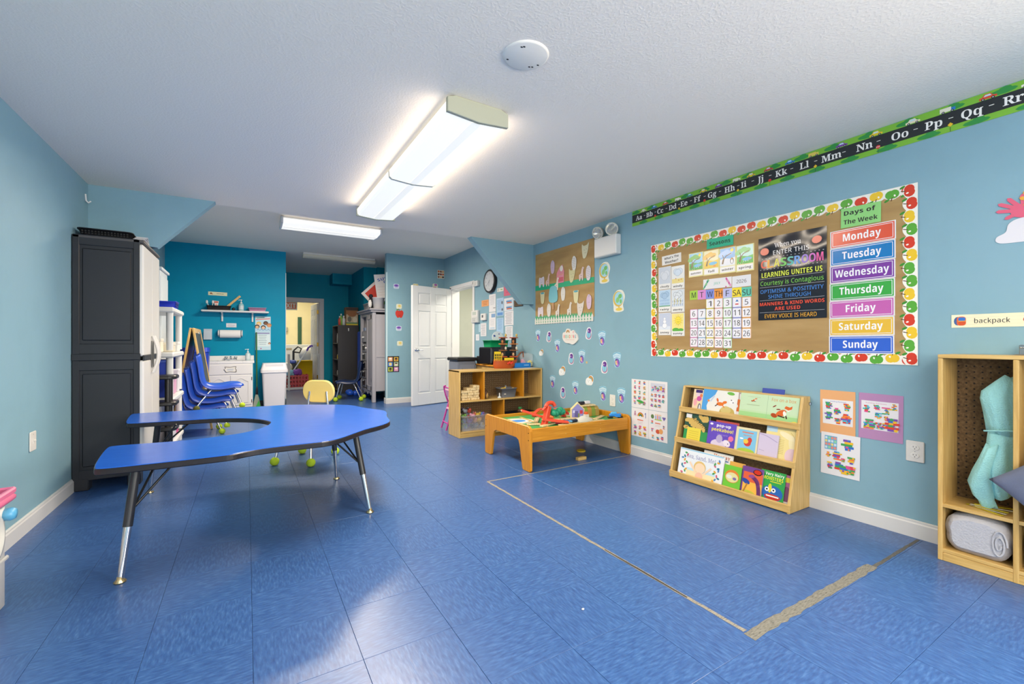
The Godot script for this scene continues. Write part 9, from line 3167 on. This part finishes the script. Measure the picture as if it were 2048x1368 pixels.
	a = book_art(b)
	a.poly(rrect(0.05, 0.09, 0.02, 4, Vector2(0.01, 0.09)), hexc("cf6a30")).line([Vector2(0.014, 0.135), Vector2(0.012, 0.18), Vector2(0.03, 0.175)], 0.004, hexc("7a4a34")).ell(0.0, 0.085, 0.012, 0.013, hexc("e8e4e0")).ell(0.0, 0.082, 0.004, 0.005, hexc("2a2a2a")).ell(0.012, 0.028, 0.026, 0.02, hexc("dcd4d8")).put(b, M.gloss)
	b = book("dark blue book standing behind the open green fox book", -1.735, -1.588, 2, 3.2, 0.232, hexc("2440a0"))
	b = book("large pale green book lettered Fox on a box, opened flat to both covers", -1.868, -1.472, 2, 0.0, 0.193, hexc("b4d2a4"), 0.006)
	a = book_art(b, 0.006)
	a.rect(0, 0.13, 0.392, 0.12, hexc("c0d8b4")).rect(0, 0.03, 0.392, 0.055, hexc("9ccb8a")).rect(-0.003, 0.096, 0.002, 0.19, hexc("9ab894"))
	a.text("Fox on a box", 0.1, 0.162, 0.022, hexc("d0904a"), "sans", 0.155)
	fox(a, 0.1, 0.085, 0.085)
	a.ell(0.045, 0.118, 0.014, 0.004, hexc("8a3a2a"), 0.6).ell(0.072, 0.1, 0.014, 0.004, hexc("8a3a2a"), 0.1).ell(0.18, 0.018, 0.024, 0.016, hexc("d8d05a"))
	fox(a, -0.095, 0.145, 0.026)
	for k in 3:
		a.rect(-0.1, 0.165 - 0.004 * k - (0.05 if k else 0.0), 0.09, 0.002, hexc("a8b894"))
	a.rect(-0.05, 0.018, 0.045, 0.014, hexc("e0e0dc")).put(b, M.gloss)


# ---------------------------------------------------------------- coat cubby
func cloth_column(secs: Array, xc: float, m: Material, parent: Node3D, called: String, fold: float, sd: float) -> void:
	# secs: [y, z0, z1, depth]; folded rings joined from bottom to top
	var st := mb(true)
	var n := 40
	var rings := []
	for s in secs:
		var ring := []
		for k in n:
			var u := TAU * k / n
			var w: float = 1.0 + fold * (sin(u * 3.0 + s[0] * 9.0 + sd) + 0.7 * sin(u * 5.0 - s[0] * 14.0 + sd * 2.0) + 0.5 * sin(u * 9.0 + s[0] * 23.0))
			ring.append(Vector3(xc + sin(u) * s[3] * 0.5 * w, s[0] + 0.012 * sin(u * 2.0 + sd), (s[1] + s[2]) / 2 + cos(u) * (s[2] - s[1]) * 0.5 * (0.6 + 0.4 * w)))
		rings.append(ring)
	for i in rings.size() - 1:
		for k in n:
			var j := (k + 1) % n
			quad(st, rings[i][k], rings[i + 1][k], rings[i + 1][j], rings[i][j])
	for e in [0, rings.size() - 1]:
		var c := Vector3.ZERO
		for p in rings[e]:
			c += p / n
		for k in n:
			if e == 0:
				tri(st, c, rings[e][k], rings[e][(k + 1) % n])
			else:
				tri(st, c, rings[e][(k + 1) % n], rings[e][k])
	obj(called, st, m, parent)


func soft(key: String, c: Color, scale := 8.0, relief := 0.3) -> StandardMaterial3D:
	var m := StandardMaterial3D.new()
	m.albedo_color = c
	m.roughness = 0.95
	m.uv1_triplanar = true
	m.uv1_world_triplanar = true
	m.uv1_scale = Vector3(scale, scale, scale)
	m.heightmap_enabled = true
	m.heightmap_texture = M.fine_relief
	m.heightmap_scale = relief
	m.rim_enabled = true
	m.rim = 0.25
	M[key] = m
	return m


func coat_cubby() -> void:
	var X := 2.918
	var H := 1.01
	var D := XR - X - 0.003
	var z0 := -0.776
	var n := 4
	var w := 0.258
	var o := thing("coat_cubby", "birch plywood coat cubby unit with pegboard back at the right edge", "coat cubby", Vector3(X + D / 2, 0, z0 + n * w / 2))
	var L := n * w
	for k in n + 1:
		var sm := mb()
		box(sm, Vector3(0, (H - 0.02) / 2, -L / 2 + w * k + (0.009 if k == 0 else -0.009 if k == n else 0.0)), Vector3(D, H - 0.02, 0.018), 0.002)
		obj("upright", sm, M.birch_y, o)
	for y in [0.05, 0.27, H - 0.01]:
		var sm := mb()
		box(sm, Vector3(0, y, 0), Vector3(D if y > 0.5 else D - 0.004, 0.018, L), 0.002)
		obj("shelf", sm, M.birch_z, o)
	var kb := mb()
	box(kb, Vector3(-D / 2 + 0.01, 0.02, 0), Vector3(0.016, 0.04, L - 0.036), 0.002)
	obj("kick_board", kb, M.birch_z, o)
	var bt := Node3D.new()
	bt.name = "back"
	bt.rotation.y = -PI / 2
	bt.position = Vector3(D / 2 - 0.006, 0, 0)
	o.add_child(bt)
	pegboard(bt, 0, 0.52, L - 0.02, 0.94, 0.0, 0.0285, 0.0042, hexc("1c130b"))
	for q in [[-0.455, 0.955], [-0.2, 0.955]]:
		var hm := mb(true)
		tube(hm, [Vector3(D / 2 - 0.015, 0.9, q[0] + 0.18), Vector3(D / 2 - 0.05, 0.89, q[0] + 0.18), Vector3(D / 2 - 0.06, 0.905, q[0] + 0.18)], 0.004, 6)
		obj("coat_hook", hm, M.steel, o)
	# hoodie hung in the first bay
	var hd := thing("hoodie", "pale turquoise hooded sweatshirt hanging in the first cubby bay", "sweatshirt", Vector3.ZERO)
	var aqua := soft("aqua_fleece", hexc("9ad6d8"))
	cloth_column([[0.905, -0.575, -0.534, 0.03], [0.875, -0.605, -0.533, 0.06], [0.825, -0.652, -0.533, 0.085], [0.79, -0.657, -0.532, 0.095], [0.73, -0.645, -0.532, 0.09], [0.68, -0.638, -0.533, 0.075], [0.645, -0.634, -0.535, 0.07]], 3.035, aqua, hd, "hood", 0.06, 0.4)
	cloth_column([[0.65, -0.63, -0.535, 0.075], [0.6, -0.635, -0.533, 0.09], [0.53, -0.64, -0.535, 0.1], [0.46, -0.645, -0.54, 0.105], [0.38, -0.632, -0.545, 0.1], [0.345, -0.615, -0.55, 0.09]], 3.04, aqua, hd, "body", 0.09, 1.7)
	cloth_column([[0.58, -0.63, -0.585, 0.05], [0.51, -0.652, -0.595, 0.06], [0.45, -0.674, -0.607, 0.065], [0.395, -0.69, -0.6, 0.075], [0.345, -0.675, -0.6, 0.065], [0.325, -0.656, -0.6, 0.045], [0.29, -0.645, -0.588, 0.042]], 3.0, aqua, hd, "sleeve", 0.07, 2.6)
	var sm2 := mb(true)
	tube(sm2, curve([Vector3(3.0, 0.648, -0.634), Vector3(2.985, 0.655, -0.6), Vector3(2.99, 0.66, -0.56), Vector3(3.0, 0.662, -0.535)], 4), 0.004, 6)
	obj("seam", sm2, aqua, hd)
	# folded blankets below
	for k in 2:
		var bl := thing("blanket", ["folded light grey fleece blanket in the lower left bay of the cubby", "light grey blanket in the second lower bay, mostly out of frame"][k], "blanket", Vector3(X + 0.1, 0.0595, z0 + w * (k + 0.5) + 0.002))
		var fl: Material = M.grey_fleece if M.has("grey_fleece") else soft("grey_fleece", hexc("b4b5bd"), 5.0, 0.2)
		var sh := mb(true)
		var prof := []
		for i in 40:
			var u := TAU * i / 40
			var r := pow(pow(absf(cos(u)), 3.2) + pow(absf(sin(u)), 3.2), -1.0 / 3.2)
			r *= 1.0 + 0.02 * sin(u * 5.0 + k) + 0.012 * sin(u * 11.0)
			prof.append(Vector2(cos(u) * r * 0.11, sin(u) * r * 0.093 + 0.094))
		prism(sh, prof, -0.085, 0.09, Transform3D(Basis(Vector3(0, 0, 1), Vector3(0, 1, 0), Vector3(-1, 0, 0)), Vector3.ZERO), 0.025, true)
		obj("fold", sh, fl, bl)
		var rl := mb(true)
		var sp := []
		for i in 26:
			var u := 0.5 * i
			sp.append(Vector3(-0.086 - 0.006, 0.085 + sin(u) * (0.07 - 0.0022 * i), 0.075 + cos(u) * (0.026 - 0.0008 * i)))
		tube(rl, sp, 0.0045, 6)
		obj("rolled_edge", rl, fl, bl)
	# cushion leaning out of the second bay
	var cu := thing("cushion", "large slate blue-grey cushion hanging out over the cubby's second bay", "cushion", Vector3(2.875, 0.45, -0.31))
	var cm := mb(true)
	var N := 24
	for side in [-1.0, 1.0]:
		for i in N:
			for j in N:
				var p := []
				for q in [[0, 0], [1, 0], [1, 1], [0, 1]]:
					var u: float = -1.0 + 2.0 * (i + q[0]) / N
					var v: float = -1.0 + 2.0 * (j + q[1]) / N
					var th: float = 0.085 * pow(maxf(0.0, (1.0 - pow(absf(u), 2.6)) * (1.0 - pow(absf(v), 2.6))), 0.6) * (1.0 + 0.07 * sin(u * 6.0 + v * 4.0) + 0.05 * sin(v * 11.0 - u * 3.0))
					var pin := 1.0 - 0.07 * (1.0 - u * u) * v * v - 0.0
					var pv := 1.0 - 0.07 * (1.0 - v * v) * u * u
					p.append(Vector3(-side * th, v * 0.2 * pin, u * 0.2 * pv))
				var bs := Basis(Vector3(1, 0, 0), deg_to_rad(-45))
				for k in 4:
					p[k] = bs * p[k]
				if side > 0:
					quad(cm, p[0], p[1], p[2], p[3])
				else:
					quad(cm, p[3], p[2], p[1], p[0])
	obj("cover", cm, soft("slate_cloth", hexc("6d7690"), 14.0, 0.1), cu)
	# yellow tape tangled on the shelf, and a metal catch on top
	var yt := thing("tape_tangle", "tangle of yellow caution tape on the cubby shelf under the hoodie", "tape", Vector3(2.96, 0.279, -0.61))
	for k in 5:
		var tm := mb()
		box(tm, Vector3(0.01 * k, 0.003 + 0.0035 * k, 0.012 * k - 0.02), Vector3(0.012, 0.0022, 0.15 - 0.02 * (k % 3)), 0.0005, Transform3D(Basis(Vector3(0, 1, 0), 0.25 * (k - 2)), Vector3.ZERO))
		obj("tape_strip", tm, paint(hexc("c8b81c") if k % 2 == 0 else hexc("b8b4a0"), 0.35), yt)
	var lt := thing("metal_catch", "small steel catch on top of the coat cubby", "catch", Vector3(3.09, H, -0.525))
	var lm := mb()
	box(lm, Vector3(0, 0.002, 0), Vector3(0.04, 0.004, 0.05), 0.001)
	box(lm, Vector3(0.01, 0.024, 0), Vector3(0.012, 0.045, 0.03), 0.003)
	obj("plate", lm, M.steel, lt)
	var l2 := mb(true)
	tube(l2, [Vector3(-0.004, 0.034, -0.01), Vector3(-0.012, 0.034, 0.0), Vector3(-0.004, 0.034, 0.01)], 0.003, 6)
	obj("ring", l2, M.chrome, lt)


# ---------------------------------------------------------------- toy at the left edge
func toy_vanity() -> void:
	var o := thing("toy_washer", "white plastic play washer with pink tray top at the left edge", "play washer", Vector3(-0.95, 0, -2.37))
	var wh := paint(hexc("dcdad6"), 0.35)
	var b := mb()
	prism(b, rrect(0.23, 0.45, 0.03, 4), 0.0, 0.425, flat_t(0.0), 0.012, true)
	obj("body", b, wh, o)
	var bd := mb()
	box(bd, Vector3(0.1175, 0.2, 0.0), Vector3(0.012, 0.018, 0.43), 0.005)
	obj("trim_bar", bd, paint(hexc("d2d0cc"), 0.35), o)
	var pk := paint(hexc("d2698f"), 0.35)
	var t := mb()
	prism(t, rrect(0.285, 0.5, 0.04, 4), 0, 0.03, flat_t(0.425), 0.01, true)
	for s in [[0.128, 0.0, 0.02, 0.46], [-0.128, 0.0, 0.02, 0.46]]:
		box(t, Vector3(s[0], 0.463, s[1]), Vector3(s[2], 0.025, s[3]), 0.006)
	for z in [-0.235, 0.235]:
		box(t, Vector3(0, 0.463, z), Vector3(0.27, 0.025, 0.02), 0.006)
	obj("tray_top", t, pk, o)
	var l := mb()
	prism(l, rrect(0.2, 0.4, 0.05, 4), 0, 0.004, flat_t(0.4555))
	obj("tray_sticker", l, paint(hexc("e0b4cc"), 0.4), o)
	var k := mb(true)
	lathe(k, [Vector2(0, 0), Vector2(0.024, 0), Vector2(0.026, 0.02), Vector2(0.02, 0.032), Vector2(0, 0.034)], 16, Transform3D(Basis(Vector3(0, 0, 1), -PI / 2), Vector3(0.114, 0.375, -0.2)))
	obj("knob", k, paint(hexc("5aa8d4"), 0.35), o)
	var d := mb(true)
	lathe(d, [Vector2(0.085, 0), Vector2(0.1, 0.004), Vector2(0.1, 0.014), Vector2(0.085, 0.016), Vector2(0.08, 0.01), Vector2(0, 0.006)], 28, Transform3D(Basis(Vector3(0, 0, 1), -PI / 2), Vector3(0.113, 0.31, -0.07)))
	obj("round_door", d, paint(hexc("cfcfca"), 0.3), o)
	var st := mb()
	box(st, Vector3(0.1155, 0.225, -0.17), Vector3(0.002, 0.03, 0.05), 0.0008, Transform3D(Basis(Vector3(1, 0, 0), 0.15), Vector3.ZERO))
	obj("red_decal", st, paint(hexc("b83a3a"), 0.4), o)


# ---------------------------------------------------------------- tape traces on the floor
func tape(called: String, label: String, a: Vector2, b: Vector2, w: float, col: Color, sd: int) -> void:
	# a ragged strip of worn tape from a to b on the floor
	var r := RandomNumberGenerator.new()
	r.seed = sd
	var o := thing(called, label, "tape trace", Vector3(a.x, 0.0004, a.y))
	var d := (b - a).normalized()
	var nn := Vector2(-d.y, d.x)
	var L := a.distance_to(b)
	var n := int(L / 0.03)
	var up := []
	var dn := []
	for k in n + 1:
		var p := d * L * k / n
		var u := p + nn * w * (0.5 + r.randf_range(-0.12, 0.1))
		var v := p - nn * w * (0.5 + r.randf_range(-0.12, 0.1))
		up.append(Vector2(u.x, -u.y))
		dn.append(Vector2(v.x, -v.y))
	dn.reverse()
	var st := mb()
	prism(st, up + dn, 0, 0.0006, flat_t(0.0))
	var key := "tape" + col.to_html()
	obj("strip", st, M[key] if M.has(key) else streaky(key, 71, [col.darkened(0.35), col.darkened(0.08), col, col.lightened(0.1)], [0.12, 0.3, 0.6, 0.9], Vector3(2, 9, 9), 0.8, 0.03), o)


func floor_marks() -> void:
	var g := hexc("79776f")
	tape("floor_tape", "long thin worn tape line running away across the blue floor", Vector2(1.579, -2.985), Vector2(1.579, -0.95), 0.019, hexc("8f8a80"), 3)
	tape("floor_tape", "broad grey worn tape line across the floor toward the coat cubby", Vector2(1.56, -0.925), Vector2(2.56, -0.915), 0.043, g, 4)
	tape("floor_tape", "thin dark broken tape trace ending at the baseboard", Vector2(2.56, -0.905), Vector2(3.11, -0.905), 0.016, hexc("5a5a58"), 5)
	tape("floor_tape", "thin pale tape line passing in front of the train table", Vector2(1.58, -2.985), Vector2(3.12, -2.99), 0.014, hexc("8f8a80"), 6)
	var o := thing("floor_tape", "dark grime strip along the middle of the long tape line", "tape trace", Vector3(1.578, 0.0011, -1.45))
	var st := mb()
	prism(st, [Vector2(-0.004, -0.25), Vector2(0.003, -0.25), Vector2(0.006, 0.0), Vector2(0.003, 0.25), Vector2(-0.003, 0.24), Vector2(-0.005, 0.05)], 0, 0.0004, flat_t(0))
	obj("strip", st, paint(hexc("3a3836"), 0.9), o)
	var c := thing("floor_crumb", "tiny white crumb on the blue floor left of the tape corner", "crumb", Vector3(1.15, 0.0, -1.36))
	var cm := mb(true)
	ball(cm, Vector3(0, 0.003, 0), Vector3(0.007, 0.003, 0.005), 7)
	obj("crumb", cm, paint(hexc("dcdcdc"), 0.8), c)
